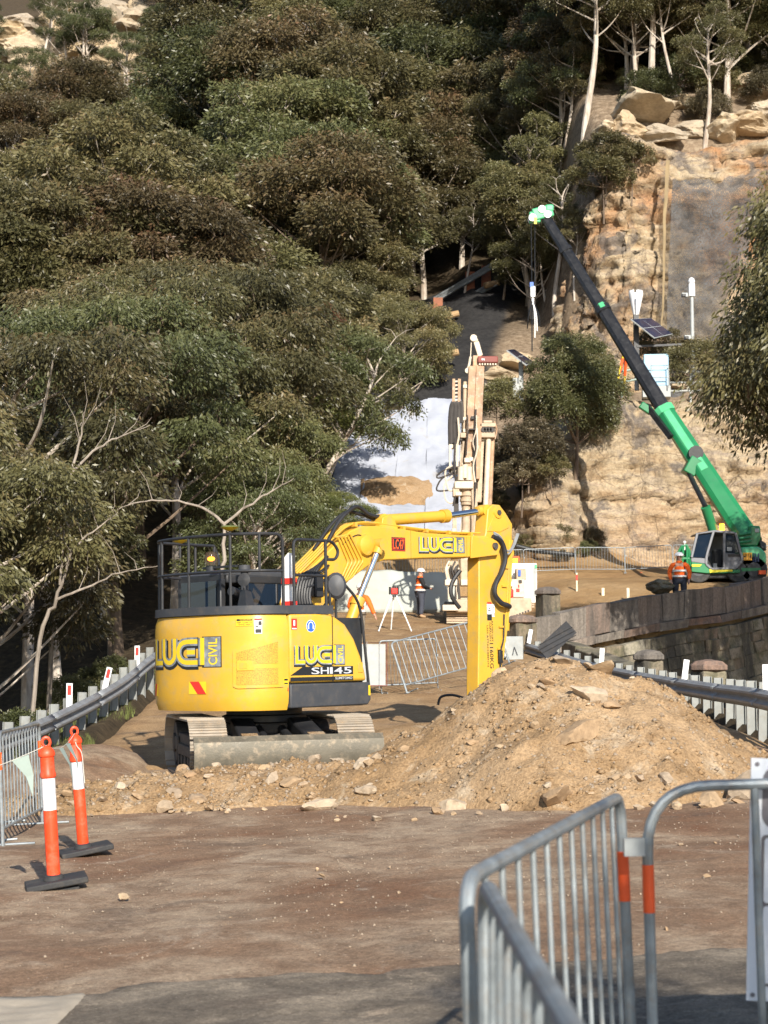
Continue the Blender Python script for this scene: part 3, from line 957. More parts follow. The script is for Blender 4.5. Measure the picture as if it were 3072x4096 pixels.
# right flank hood with its sloping nose
hood = MB(MU)
hp_ = [(-0.585, 1.26), (-0.585, ZT - 0.005), (-0.1, ZT + 0.012), (0.22, ZT - 0.02), (0.45, ZT - 0.14), (0.62, ZT - 0.34), (0.74, ZT - 0.58), (0.82, ZT - 0.80), (0.85, 1.26)]
hood.prism(hp_, lambda p: (0.40, p[0], p[1]), lambda p: (WB + 0.004, p[0], p[1]))
ho = hood.build('side_hood', 'yellow', exc, 30, bevel=0.045, seg=3)
sm = MB(MU)
for yy in (0.20,): sm.box((WB + 0.0035, yy, 1.72), (0.012, 0.012, 0.9))
sm.build('panel_seam', 'decal_black', ho)
ln = MB(MU); ln.box((WB + 0.008, 0.72, 1.45), (0.012, 0.09, 0.14)); ln.build('latch', 'yellow_arm', ho, bevel=0.004)
lw = MB(MU)
lw.prism([(-0.60, 0.92), (-0.60, 1.245), (0.88, 1.245), (0.90, 1.0), (0.84, 0.93)], lambda p: (0.5, p[0], p[1]), lambda p: (WB + 0.03, p[0], p[1]))
lw.build('lower_side_panel', 'charcoal', exc, bevel=0.02)
rd = MB(MU); rd.box((WB + 0.034, 0.86, 1.13), (0.008, 0.03, 0.14)); rd.build('side_reflector', 'decal_yellow', exc)
tl = MB(MU); tl.prism([(0.42, ZT - 0.12), (0.62, ZT - 0.30), (0.80, ZT - 0.62), (0.80, ZT - 0.75), (0.55, ZT - 0.45), (0.36, ZT - 0.2)], lambda p: (0.5, p[0] + .10, p[1] + .06), lambda p: (1.0, p[0] + .10, p[1] + .06))
tl.build('step_pad', 'charcoal', exc, bevel=0.01)
# black deck edge round the top of the tail
dk = MB(MU)
shell(dk, 0.0, S_SEAM + 0.65, ZT - 0.002, ZT + 0.11, 0.0, 0.10, 60, 0.0, 2)
dk.build('deck_edge', 'charcoal', exc)
dp = MB(MU); dp.prism([(x * 0.93, y * 0.93) for x, y in RE[::6] if y <= -0.58] + [(1.1, 0.2), (-1.1, 0.2)], lambda p: (p[0], p[1], ZT - 0.04), lambda p: (p[0], p[1], ZT + 0.02))
dp.build('deck_plate', 'black_steel', exc)
# engine door with two perforated grilles on the rear corner
s0, s1 = arc_of(0.86, rear(0.86)), arc_of(WB, -0.70)
dr = MB(MU)
def door_poly():
    return [(s0, 1.23), (s0, 1.70), (s0 + 0.06, 1.75), (lerp(s0, s1, .5), 1.83), (s1 - 0.02, 1.90), (s1 - 0.02, 1.21), (s0 + 0.05, 1.20)]
def patch(mb, poly_s, off, thick=0.006):
    """thin plate on the tail skin from (s, z) corners, subdivided along s"""
    sA = min(p[0] for p in poly_s); sB = max(p[0] for p in poly_s)
    n = max(2, int((sB - sA) / 0.04))
    top, bot = [], []
    def cross(s):
        zs_ = []
        k = len(poly_s)
        for i in range(k):
            a, b = poly_s[i], poly_s[(i + 1) % k]
            if (a[0] <= s <= b[0] or b[0] <= s <= a[0]) and abs(a[0] - b[0]) > 1e-9:
                zs_.append(lerp(a[1], b[1], (s - a[0]) / (b[0] - a[0])))
        return (min(zs_), max(zs_)) if zs_ else (0, 0)
    for i in range(n + 1):
        s = lerp(sA + 1e-4, sB - 1e-4, i / n)
        lo_, hi_ = cross(s)
        bot.append((s, lo_)); top.append((s, hi_))
    vs = []
    for (s, a), (_, b) in zip(bot, top):
        vs += [skin_pt(s, a, off + thick), skin_pt(s, b, off + thick), skin_pt(s, a, off - 0.004), skin_pt(s, b, off - 0.004)]
    fs = []
    for i in range(n):
        a, b = 4 * i, 4 * i + 4
        fs += [(a, b, b + 1, a + 1), (a + 1, b + 1, b + 3, a + 3), (a, a + 2, b + 2, b)]
    fs += [(0, 1, 3, 2), (4 * n, 4 * n + 2, 4 * n + 3, 4 * n + 1)]
    mb.add(vs, fs)
patch(dr, door_poly(), 0.010, 0.012)
door = dr.build('engine_door', 'yellow', exc)
m, nt, b, out = new_mat('perforated')
tc = objvec(nt)
vo = N(nt, 'ShaderNodeTexVoronoi'); vo.inputs['Scale'].default_value = 95
nt.links.new(tc, vo.inputs['Vector'])
f = ramp(nt, vo.outputs['Distance'], [(0.25, (0.13, 0.085, 0.02)), (0.45, (0.52, 0.32, 0.035))])
nt.links.new(f.outputs[0], b.inputs['Base Color']); b.inputs['Roughness'].default_value = 0.5
for zq in ([(s0 + .05, 1.53), (s0 + .05, 1.68), (s1 - .10, 1.82), (s1 - .10, 1.53)], [(s0 + .05, 1.25), (s0 + .05, 1.47), (s1 - .10, 1.47), (s1 - .10, 1.25)]):
    g = MB(MU); patch(g, zq, 0.022, 0.004); g.build('grille', 'perforated', door)
lt = MB(MU); patch(lt, [(s0 + .06, 1.44), (s0 + .06, 1.57), (s0 + .28, 1.57), (s0 + .28, 1.44)], 0.028, 0.008); lt.build('latch_plate', 'yellow', door)
lt = MB(MU); patch(lt, [(s0 + .10, 1.465), (s0 + .10, 1.545), (s0 + .20, 1.545), (s0 + .20, 1.465)], 0.034, 0.006); lt.build('latch', 'yellow_arm', door)

# ---- lettering and decals on curved or flat skins
def stroke(pts, w):
    """flat 2D ribbon polygons along a polyline"""
    out_ = []
    P = [Vector((p[0], p[1])) for p in pts]
    L, Rr = [], []
    for i, p in enumerate(P):
        if i == 0: d = P[1] - P[0]; nn = Vector((-d.y, d.x)).normalized(); k = 1
        elif i == len(P) - 1: d = P[-1] - P[-2]; nn = Vector((-d.y, d.x)).normalized(); k = 1
        else:
            d0 = (P[i] - P[i - 1]).normalized(); d1 = (P[i + 1] - P[i]).normalized()
            n0 = Vector((-d0.y, d0.x)); n1 = Vector((-d1.y, d1.x))
            nn = (n0 + n1).normalized(); k = 1 / max(0.5, nn.dot(n0))
        L.append(p + nn * w / 2 * k); Rr.append(p - nn * w / 2 * k)
    return [(L[i], L[i + 1], Rr[i + 1], Rr[i]) for i in range(len(P) - 1)]
def curve(cx_, cy_, rx_, ry_, a0, a1, n=8):
    return [(cx_ + rx_ * math.cos(R(lerp(a0, a1, i / n))), cy_ + ry_ * math.sin(R(lerp(a0, a1, i / n)))) for i in range(n + 1)]
LUCI = [  # strokes in a box 3.05 wide, 1 high
    [(0.12, 0.98), (0.12, 0.15), (0.62, 0.15)],
    [(0.70, 0.98), (0.70, 0.45)] + curve(0.97, 0.42, 0.27, 0.27, 180, 360)[1:] + [(1.24, 0.98)],
    [(2.22, 0.86)] + [(1.80, 0.86)] + curve(1.76, 0.505, 0.36, 0.355, 90, 270)[1:] + [(2.22, 0.15)],
    [(1.78, 0.50), (2.12, 0.50)],
    [(2.40, 0.98), (2.40, 0.06)]]
def flat_layer(mb, polys, fn, off):
    for q in polys:
        if len(q) == 4:                       # bilinear grid, so that the print hugs a curved skin
            k = 6 if max(abs(q[0][0] - q[1][0]), abs(q[0][0] - q[3][0]), abs(q[0][0] - q[2][0])) > 0.05 else 1
            vs = []
            for i in range(k + 1):
                for j in range(k + 1):
                    u_, w_ = i / k, j / k
                    px = lerp(lerp(q[0][0], q[1][0], u_), lerp(q[3][0], q[2][0], u_), w_)
                    py = lerp(lerp(q[0][1], q[1][1], u_), lerp(q[3][1], q[2][1], u_), w_)
                    vs.append(fn(px, py, off))
            mb.add(vs, [(i * (k + 1) + j, (i + 1) * (k + 1) + j, (i + 1) * (k + 1) + j + 1, i * (k + 1) + j + 1) for i in range(k) for j in range(k)])
            continue
        vs = [fn(p[0], p[1], off) for p in q]
        mb.add(vs, [tuple(range(len(q)))])
def dense(pts, st=0.12):
    o_ = [pts[0]]
    for a, b in zip(pts, pts[1:]):
        n = max(1, int(math.hypot(b[0] - a[0], b[1] - a[1]) / st))
        for i in range(1, n + 1): o_.append((lerp(a[0], b[0], i / n), lerp(a[1], b[1], i / n)))
    return o_
def text_layer(mb, txt, x0, y0, w, h, fn, off, vertical=False):
    vs, fs = text_polys(txt)
    q = []
    for a, b in vs:
        if vertical == 'up': q.append(fn(x0 + (1 - b) * w, y0 + a * h, off))
        elif vertical == 'down': q.append(fn(x0 + b * w, y0 + (1 - a) * h, off))
        else: q.append(fn(x0 + a * w, y0 + b * h, off))
    mb.add(q, fs)
def luci(fn, parent):
    root_ = MB(MU)
    for st_ in LUCI: flat_layer(root_, stroke([(x + 0.03, y - 0.05) for x, y in dense(st_)], 0.39), fn, 0.002)
    flat_layer(root_, [[(x, y) for x, y in q] for q in stroke(dense([(2.72, -0.03), (2.72, 1.02)]), 0.66)], fn, 0.0016)
    o = root_.build('logo', 'decal_black', parent, 0)
    s_ = MB(MU)
    for k, st_ in enumerate(LUCI): flat_layer(s_, stroke(dense(st_), 0.285), fn, 0.0035 + 0.0002 * k)
    flat_layer(s_, stroke(dense([(2.74, 0.0), (2.74, 1.0)]), 0.56), fn, 0.0031)
    s_.build('logo_chrome', 'decal_silver', o, 0)
    y_ = MB(MU)
    for grp in ((0,), (1,), (2,), (3,), (4,)):
        y_ = MB(MU)
        for k in grp: flat_layer(y_, stroke(dense(LUCI[k]), 0.155), fn, 0.0052 + 0.0002 * k)
        y_.build('letter', 'decal_yellow', o, 0)
    y_ = MB(MU)
    text_layer(y_, 'CIVIL', 2.62, 0.06, 0.30, 0.88, fn, 0.0056, 'up')
    tag(y_.build('small_lettering', 'decal_yellow', o, 0), kind='stuff')
    return o
LS0 = arc_of(-0.86, rear(-0.86)); LS1 = arc_of(0.68, rear(0.68))
BO = 0.006
luci(lambda a, b_, o: skin_pt(lerp(LS0, LS1, a / 3.02), lerp(1.50, 1.90, b_), BO + o), cwo)
luci(lambda a, b_, o: Vector((WB + 0.0045 + o, lerp(-0.50, 0.42, a / 3.02), lerp(1.50, 1.77, b_))), ho)
side = lambda a, b_, o: Vector((WB + 0.0045 + o, a, b_))
d = MB(MU); flat_layer(d, [[(-0.36, 1.475), (-0.58, 1.36), (0.58, 1.36), (0.58, 1.475)], [(-0.58, 1.335), (-0.58, 1.285), (0.58, 1.285), (0.58, 1.335)]], side, 0.002)
d.build('model_panel', 'decal_black', ho, 0)
d = MB(MU); text_layer(d, 'SUMITOMO', 0.24, 1.294, 0.32, 0.034, side, 0.004)
tag(d.build('maker_lettering', 'decal_silver_grey', ho, 0), kind='stuff')
xq = -0.20
for ch, wq in (('S', .15), ('H', .15), ('1', .06), ('4', .16), ('5', .15)):
    d = MB(MU); text_layer(d, ch, xq, 1.372, wq, 0.092, side, 0.004); d.build('letter', 'decal_silver_grey', ho, 0)
    xq += wq + 0.02
# warning stickers
def sticker(name, fn, parent, x0, z0, x1, z1, base, bits):
    o_ = MB(MU); flat_layer(o_, [[(x0, z0), (x1, z0), (x1, z1), (x0, z1)]], fn, 0.002)
    o = o_.build(name, base, parent, 0)
    for mt, rects, texts in bits:
        q = MB(MU)
        for a in rects: flat_layer(q, [[(lerp(x0, x1, a[0]), lerp(z0, z1, a[1])), (lerp(x0, x1, a[2]), lerp(z0, z1, a[1])), (lerp(x0, x1, a[2]), lerp(z0, z1, a[3])), (lerp(x0, x1, a[0]), lerp(z0, z1, a[3]))]], fn, 0.0035)
        for tx in texts: text_layer(q, tx[0], lerp(x0, x1, tx[1]), lerp(z0, z1, tx[2]), (x1 - x0) * tx[3], (z1 - z0) * tx[4], fn, 0.005)
        q.build('sticker_print', mt, o, 0)
    return o
rearf = lambda a, b_, o: skin_pt(a, b_, BO + o)
sw = arc_of(0.90, rear(0.90))
sticker('warning_sticker', rearf, cwo, sw, 2.035, sw + 0.23, 2.135, 'decal_yellow',
        [('decal_black', [(0.03, 0.68, 0.97, 0.95)], [('KEEP CLEAR OF', .05, .38, .9, .2), ('SWING AREA', .15, .10, .7, .2)]), ('decal_yellow', [], [('WARNING', .22, .73, .7, .17)])])
sticker('notice_sticker', rearf, cwo, sw + 0.25, 1.93, sw + 0.35, 2.135, 'decal_white', [('decal_red', [(0, .88, 1, 1)], []), ('decal_black', [(.5, .55, .95, .82), (.1, .42, .5, .5), (.1, .05, .9, .3)], [])])
sticker('extinguisher_sign', side, ho, -0.55, 1.98, -0.45, 2.13, 'decal_red', [('decal_white', [(.35, .35, .65, .85), (.1, .05, .9, .15)], [])])
o_ = MB(MU); o_.add([(WB + 0.0065, -0.20 + 0.085 * math.cos(2 * math.pi * i / 20), 2.03 + 0.085 * math.sin(2 * math.pi * i / 20)) for i in range(20)], [tuple(range(20))])
es = o_.build('ear_protection_sign', 'decal_white', ho, 0)
o_ = MB(MU); o_.add([(WB + 0.008, -0.20 + 0.078 * math.cos(2 * math.pi * i / 20), 2.03 + 0.078 * math.sin(2 * math.pi * i / 20)) for i in range(20)], [tuple(range(20))])
o_.build('sign_field', 'decal_blue', es, 0)
o_ = MB(MU)
for q in stroke([(-0.20 + 0.042 * math.cos(R(a)), 2.035 + 0.05 * math.sin(R(a))) for a in range(0, 181, 20)], 0.012): o_.add([(WB + 0.0095, p[0], p[1]) for p in q], [(0, 1, 2, 3)])
for yy in (-0.245, -0.155): o_.add([(WB + 0.0095, yy + a, 2.02 + b) for a, b in ((-.012, -.03), (.012, -.03), (.012, .02), (-.012, .02))], [(0, 1, 2, 3)])
o_.build('sign_symbol', 'decal_white', es, 0)
for s_a, zz0, sk in ((arc_of(-0.93, rear(-0.93)), 1.10, -0.05), (arc_of(0.10, rear(0.10)), 1.13, 0.14)):
    q = MB(MU); flat_layer(q, [[(s_a - 0.02, zz0), (s_a + 0.33, zz0), (s_a + 0.33, zz0 + .17), (s_a - .02, zz0 + .17)]] if sk > 0 else [[(s_a - 0.02, zz0), (s_a + 0.22, zz0), (s_a + 0.22, zz0 + .17), (s_a - .02, zz0 + .17)]], rearf, 0.002)
    ro = q.build('reflector', 'decal_yellow', cwo, 0)
    q = MB(MU)
    if sk > 0: flat_layer(q, [[(s_a + 0.16, zz0), (s_a + 0.33, zz0), (s_a + 0.19, zz0 + .17), (s_a + .0, zz0 + .17)]], rearf, 0.0035)
    else: flat_layer(q, [[(s_a + 0.02, zz0), (s_a + 0.12, zz0), (s_a + 0.18, zz0 + .17), (s_a + .08, zz0 + .17)]], rearf, 0.0035)
    q.build('reflector_bar', 'decal_red', ro, 0)
q = MB(MU); flat_layer(q, [[(S_SEAM - 0.5, 1.19), (S_SEAM - 0.02, 1.15), (S_SEAM - 0.02, 1.20)]], rearf, 0.002); q.build('red_stripe', 'decal_red', cwo, 0)
sticker('caution_sticker', rearf, cwo, S_SEAM - 0.10, 1.24, S_SEAM - 0.02, 1.33, 'decal_yellow', [('decal_black', [(.1, .6, .9, .9), (.1, .1, .9, .3)], [])])
gh = MB(MU); gh.tube(round_path([(-1.15, -0.75, 1.15), (-1.22, -0.82, 1.15), (-1.22, -0.82, 1.75), (-1.15, -0.75, 1.75)], 0.04), 0.014)
gh.build('grab_handle', 'yellow_arm', exc)

# ---- cab (on the left of the boom)
cx0, cx1, cy0, cy1, cz0, cz1 = -1.18, -0.20, -0.62, 1.40, 1.0, 2.84
cab = MB(MU)
for x_ in (cx0 + .04, cx1 - .04):
    cab.beam((x_, cy0 + .05, cz0), (x_, cy0 + .05, cz1 - 0.1), 0.09, 0.10)
    cab.beam((x_, cy1 - .15, cz0), (x_, cy1 - .35, cz1 - 0.1), 0.07, 0.07)
    cab.box((x_, lerp(cy0, cy1, .42), cz1 - 0.10), (0.08, 1.45, 0.12))
    cab.beam((x_, 0.45, cz0), (x_, 0.45, cz1 - .1), 0.06, 0.06)
cab.box(((cx0 + cx1) / 2, cy0 + .05, cz1 - .13), (0.96, 0.10, 0.2))
cab.box(((cx0 + cx1) / 2, cy0 + .05, 2.22), (0.96, 0.08, 0.14))
cab.box(((cx0 + cx1) / 2, 0.5, 1.2), (0.96, 1.7, 0.4))
cbo = cab.build('cab', 'black_steel', exc, bevel=0.02)
rf = MB(MU); rf.prism([(cy0 - .02, cz1 - .05), (cy0 + .1, cz1 + .03), (0.9, cz1 + .02), (1.1, cz1 - .08)], lambda p: (cx0, p[0], p[1]), lambda p: (cx1, p[0], p[1]))
rf.build('roof', 'charcoal', cbo, bevel=0.03)
for nm, c_, s_ in (('rear_window', ((cx0 + cx1) / 2, cy0 + .0, 2.50), (0.80, 0.012, 0.42)), ('side_window', (cx1 - .02, 0.30, 2.25), (0.012, 1.05, 0.95)), ('side_window', (cx0 + .02, 0.35, 2.25), (0.012, 1.05, 0.95)), ('front_window', ((cx0 + cx1) / 2, 1.12, 2.2), (0.8, 0.012, 1.0))):
    g = MB(MU); g.box(c_, s_); g.build(nm, 'glass_dark', cbo)
st = MB(MU); st.box((-0.7, 0.25, 1.75), (0.5, 0.5, 0.14)); st.box((-0.7, 0.02, 2.1), (0.48, 0.13, 0.66)); st.box((-0.7, 0.02, 2.5), (0.26, 0.10, 0.2))
st.build('seat', 'cab_interior', cbo, bevel=0.03)
# exhaust, intake, mirror, rear clutter on the deck
ex = MB(MU); ex.tube(round_path([(0.25, -0.55, ZT), (0.25, -0.55, ZT + 0.28), (0.33, -0.85, ZT + 0.34)], 0.1), 0.065, 12)
ex.build('exhaust_pipe', 'black_steel', exc)
ic = MB(MU); ic.cyl((0.08, -0.4, ZT), (0.08, -0.4, ZT + 0.62), 0.055); ic.cyl((0.08, -0.4, ZT + .62), (0.08, -0.4, ZT + .72), 0.085)
ic.build('air_intake', 'charcoal', exc)
mr = MB(MU); mr.cyl((0.62, -0.86, ZT), (0.62, -0.86, ZT + .42), 0.012); mr.lathe([(0.02, -0.012), (0.085, -0.01), (0.09, 0.0), (0.02, 0.012)], (0.62, -0.86, ZT + .48), 18, (0.5, -0.8, 0.1))
mr.build('rear_mirror', 'black_steel', exc)
cn = MB(MU); cn.hexa([(0.52, -0.92, ZT + .02), (0.74, -0.92, ZT + .02), (0.74, -0.74, ZT + .02), (0.52, -0.74, ZT + .02)], [(0.57, -0.88, ZT + .34), (0.67, -0.88, ZT + .34), (0.67, -0.78, ZT + .34), (0.57, -0.78, ZT + .34)])
cn.build('camera_bracket', 'black_steel', exc)
# beacon on the cab roof
bc = MB(MU); bc.cyl((-0.80, -0.30, cz1), (-0.80, -0.30, cz1 + .12), 0.075); bc.box((-0.6, -0.30, cz1 + .09), (0.75, 0.05, 0.03)); bco = bc.build('beacon', 'black_steel', exc)
g = MB(MU); g.lathe([(0.10, 0), (0.105, 0.12), (0.08, 0.19), (0.02, 0.21)], (-0.80, -0.30, cz1 + .12), 16); g.build('beacon_dome', 'glass_beacon', bco)
g = MB(MU); g.sphere((-0.80, -0.30, cz1 + .22), 0.05, 10, 6, 1.3, 1.0, 0.7); g.build('beacon_lamp', 'beacon_amber', bco)
# ---- handrails
RT, RM = 3.28, 2.78
def rail_path(z, s0_, s1_, n=26): return [skin_pt(lerp(s0_, s1_, i / n), z, -0.05) for i in range(n + 1)]
sA, sB = arc_of(-0.95, rear(-0.95)) - 0.22, S_SEAM - 0.15
hr = MB(MU)
lft = [(-1.16, -0.10, RT)]
hr.tube(round_path([(-1.05, 0.05, RT - 0.30), (-1.16, 0.12, RT - .16), (-1.17, 0.05, RT)], .08) + rail_path(RT, sA, sB) + [skin_pt(sB + .05, RT - .02, -.05), skin_pt(sB + .1, RT - .08, -.05), skin_pt(sB + .11, RT - .3, -.05), skin_pt(sB + .11, ZT, -.05)], 0.022, 8)
hr.tube([(-1.17, 0.05, RM)] + rail_path(RM, sA, sB) + [skin_pt(sB + .11, RM, -.05)], 0.020, 8)
hro = hr.build('handrail', 'black_steel', exc)
for k, s_ in enumerate([sA + .05, lerp(sA, sB, .18), lerp(sA, sB, .45), lerp(sA, sB, .74)]):
    p = MB(MU); p.cyl(skin_pt(s_, ZT, -.05), skin_pt(s_, RT, -.05), 0.020, n=8); p.build('rail_post', 'black_steel', hro)
p = MB(MU); p.cyl(skin_pt(lerp(sA, sB, .90), RM, -.05), skin_pt(lerp(sA, sB, .90), RT, -.05), 0.020, n=8); p.build('rail_post', 'black_steel', hro)
for yy in (0.05, -0.3): p = MB(MU); p.cyl((-1.17, yy, ZT), (-1.17, yy, RT), 0.020, n=8); p.build('rail_post', 'black_steel', hro)
h2 = MB(MU)
h2.tube(round_path([(1.16, -0.42, ZT), (1.16, -0.42, RT - .06), (1.16, 0.30, RT - .06), (1.16, 0.42, RT - .2), (1.16, 0.36, RT - .32), (1.16, 0.17, RT - .32)], .09), 0.022, 8)
h2.tube([(1.16, -0.42, RM - .05), (1.16, 0.17, RM - .05)], 0.020, 8); h2.cyl((1.16, 0.17, ZT), (1.16, 0.17, RT - .06), 0.022, n=8); h2.cyl((1.16, 0.24, ZT), (1.16, 0.24, RM - .05), 0.020, n=8)
h2.tube(round_path([(1.2, 0.92, 1.2), (1.2, 0.80, 2.2), (1.2, 0.72, 2.42), (1.18, 0.45, 2.66), (1.16, 0.28, 2.74)], .15), 0.020, 8)
h2.tube([(1.17, 0.36, 2.62), (1.17, 0.34, 2.25), (1.17, 0.36, 1.85)], 0.018, 8)
h2.build('access_rail', 'black_steel', exc)
dkb = MB(MU); dkb.box((1.16, -0.08, ZT + .06), (0.05, 0.72, 0.12)); dkb.build('kick_plate', 'charcoal', exc)
mi = MB(MU); mi.lathe([(0.05, -0.06), (0.13, -0.03), (0.14, 0.02), (0.11, 0.06), (0.03, 0.08)], (1.20, 0.33, 2.64), 18, (0.7, -0.65, 0.05))
mo = mi.build('wing_mirror', 'charcoal', exc)
for v_ in mo.data.vertices: v_.co.z = zz(0) + lerp(2.64, v_.co.z, 1.35)
# GPS domes
for p_, h_ in (((-1.12, -0.62), 3.29), ((0.62, -1.10), 3.34)):
    a = MB(MU); a.cyl((p_[0], p_[1], RT - .2), (p_[0], p_[1], h_), 0.018, n=8); a.build('antenna_mast', 'black_steel', exc)
    a = MB(MU); a.lathe([(0.03, 0), (0.10, 0.035), (0.125, 0.05)], (p_[0], p_[1], h_), 18)
    ao = a.build('gps_antenna', 'decal_yellow', exc)
    c_ = MB(MU); c_.lathe([(0.126, 0.051), (0.124, 0.062), (0.09, 0.075), (0.02, 0.08)], (p_[0], p_[1], h_), 18); c_.build('antenna_cap', 'grass_tuft', ao)
# striped marker board wrapped in film next to the boom
wp = MB(MU); wp.hexa([(0.80, -0.35, ZT), (0.98, -0.30, ZT), (0.98, -0.22, ZT), (0.80, -0.27, ZT)], [(0.83, -0.35, 2.95), (0.92, -0.31, 3.05), (0.92, -0.24, 3.05), (0.83, -0.28, 2.95)])
wpo = wp.build('marker_board', 'decal_white', exc)
for k in (0, 2):
    q = MB(MU); q.hexa([(0.84, -0.372, 2.3 + .16 * k), (0.985, -0.322, 2.3 + .16 * k), (0.985, -0.21, 2.3 + .16 * k), (0.84, -0.25, 2.3 + .16 * k)], [(0.84, -0.372, 2.38 + .16 * k), (0.982, -0.322, 2.38 + .16 * k), (0.982, -0.21, 2.38 + .16 * k), (0.84, -0.25, 2.38 + .16 * k)]); q.build('red_band', 'decal_red', wpo)

# ---- boom, arm and rams: profile in the vertical plane of the machine (t forward, z up)
BX = 0.20
def bp_(x): return lambda p: (x, p[0], zz(p[1]))
boom_poly = [(0.28, 1.95), (0.20, 2.25), (0.48, 2.87), (0.80, 3.10), (1.12, 3.33), (1.36, 3.50), (1.60, 3.585), (1.9, 3.60), (2.3, 3.585), (2.95, 3.535), (3.8, 3.53), (4.28, 3.54), (4.52, 3.50), (4.60, 3.38), (4.55, 3.26),
             (3.95, 3.19), (2.85, 3.14), (2.05, 3.09), (1.75, 3.01), (1.37, 2.80), (1.07, 2.56), (0.85, 2.26), (0.62, 1.90), (0.42, 1.82)]
bo = MB(MU); bo.prism(boom_poly, bp_(BX - 0.19), bp_(BX + 0.19))
boom = bo.build('boom', 'yellow_arm', exc, 30, bevel=0.018)
for sgn in (-1, 1):
    ck = MB(MU); ck.prism([(3.92, 3.17), (3.95, 3.52), (4.2, 3.50), (4.5, 3.50), (4.62, 3.38), (4.55, 3.24)], bp_(BX + sgn * 0.193), bp_(BX + sgn * 0.225)); ck.build('boom_end_plate', 'yellow_arm', boom, bevel=0.008)
cs = MB(MU); cs.box((BX + 0.192, 2.62, zz(3.35)), (0.006, 0.008, 0.42)); cs.box((BX + 0.192, 3.86, zz(3.34)), (0.006, 0.008, 0.33)); cs.build('weld_seam', 'grille', boom)
pin = MB(MU)
pin.cyl((BX - 0.27, 4.47, zz(3.38)), (BX + 0.26, 4.47, zz(3.38)), 0.055); pin.build('pivot_pin', 'track_dark', boom)
pin = MB(MU); pin.lathe([(0.17, 0), (0.15, 0.06), (0.07, 0.10)], (BX + 0.19, 1.66, zz(3.30)), 20, (1, 0, 0)); pin.build('pin_boss', 'yellow_arm', boom)
boomf = lambda a, b_, o: Vector((BX + 0.1905 + o, a, zz(b_)))
luci(lambda a, b_, o: Vector((BX + 0.1905 + o, lerp(2.80, 3.80, a / 3.02), zz(lerp(3.235, 3.475, b_) + 0.006 * a))), boom)
sticker('number_plate', boomf, boom, 2.21, 3.235, 2.50, 3.445, 'decal_black', [('decal_red', [(0.04, 0.05, 0.96, 0.95)], []), ])
q = MB(MU); flat_layer(q, [[(2.23, 3.255), (2.48, 3.255), (2.48, 3.425), (2.23, 3.425)]], boomf, 0.0042); q.build('plate_field', 'decal_black', boom, 0)
q = MB(MU); text_layer(q, 'LC47', 2.24, 3.265, 0.23, 0.15, boomf, 0.0056); q.build('plate_lettering', 'decal_orange', boom, 0)
def ram(name, p0, pm, p1, r, rr, xs_, mat_='yellow_arm'):
    for x_ in xs_:
        a = MB(MU); P0, PM, P1 = [Vector((x_, p[0], zz(p[1]))) for p in (p0, pm, p1)]
        a.cyl(P0, PM, r, n=18); dd = (PM - P0).normalized(); a.cyl(PM - dd * 0.12, PM + dd * .01, r * 1.22, n=18)
        a.cyl(P0 - Vector((0.07, 0, 0)), P0 + Vector((0.07, 0, 0)), r * 1.1)
        o = a.build(name, mat_, exc)
        c_ = MB(MU); c_.cyl(PM, P1, rr, n=16); c_.build('ram_rod', 'chrome', o)
        e_ = MB(MU); e_.cyl(P1 - Vector((0.08, 0, 0)), P1 + Vector((0.08, 0, 0)), rr * 1.9, n=16); e_.cyl(P1 - dd * .16, P1, rr * 1.5); e_.build('ram_eye', 'yellow_arm', o)
ram('boom_ram', (0.98, 1.70), (1.40, 2.50), (1.86, 3.31), 0.085, 0.048, (BX - 0.30, BX + 0.31))
ram('arm_ram', (2.20, 3.71), (3.62, 3.84), (4.48, 3.965), 0.088, 0.05, (BX,))
br = MB(MU); br.prism([(2.06, 3.58), (2.10, 3.74), (2.24, 3.80), (2.36, 3.7), (2.42, 3.57)], bp_(BX - 0.13), bp_(BX + 0.13)); br.build('ram_bracket', 'yellow_arm', boom, bevel=0.01)
arm_poly = [(4.44, 3.98), (4.56, 4.06), (4.72, 4.06), (4.86, 3.94), (5.02, 3.76), (4.99, 3.4), (4.93, 2.74), (4.84, 2.2), (4.70, 1.5), (4.60, 0.95), (4.32, 0.72), (4.12, 0.80), (4.12, 1.17), (4.17, 2.2), (4.20, 3.17), (4.26, 3.32), (4.38, 3.6)]
ar = MB(MU); ar.prism(arm_poly, bp_(BX - 0.13), bp_(BX + 0.13)); arm = ar.build('arm', 'yellow_arm', exc, 30, bevel=0.016)
armf = lambda a, b_, o: Vector((BX + 0.1305 + o, a, zz(b_)))
sticker('notice_sticker', armf, arm, 4.36, 2.20, 4.47, 2.49, 'decal_white', [('decal_red', [(0, .9, 1, 1)], []), ('decal_black', [(.0, 0, 1, .34), (.2, .5, .8, .56), (.3, .64, .7, .7)], [])])
sticker('notice_sticker', armf, arm, 4.475, 2.26, 4.54, 2.46, 'decal_white', [('decal_red', [(.8, .05, .95, .3)], []), ('decal_black', [(.2, .5, .7, .55), (.2, .7, .7, .75)], [])])
q = MB(MU)
text_layer(q, 'RATED LIFT', 4.455, 1.86, 0.036, 0.33, armf, 0.002, 'down'); text_layer(q, 'CAPACITY', 4.405, 1.86, 0.036, 0.31, armf, 0.002, 'down'); text_layer(q, '1160KG', 4.405, 1.44, 0.085, 0.40, armf, 0.002, 'down'); text_layer(q, 'LESS ATTACHMENTS', 4.345, 1.46, 0.034, 0.66, armf, 0.002, 'down')
tag(q.build('load_lettering', 'decal_black', arm, 0), kind='stuff')
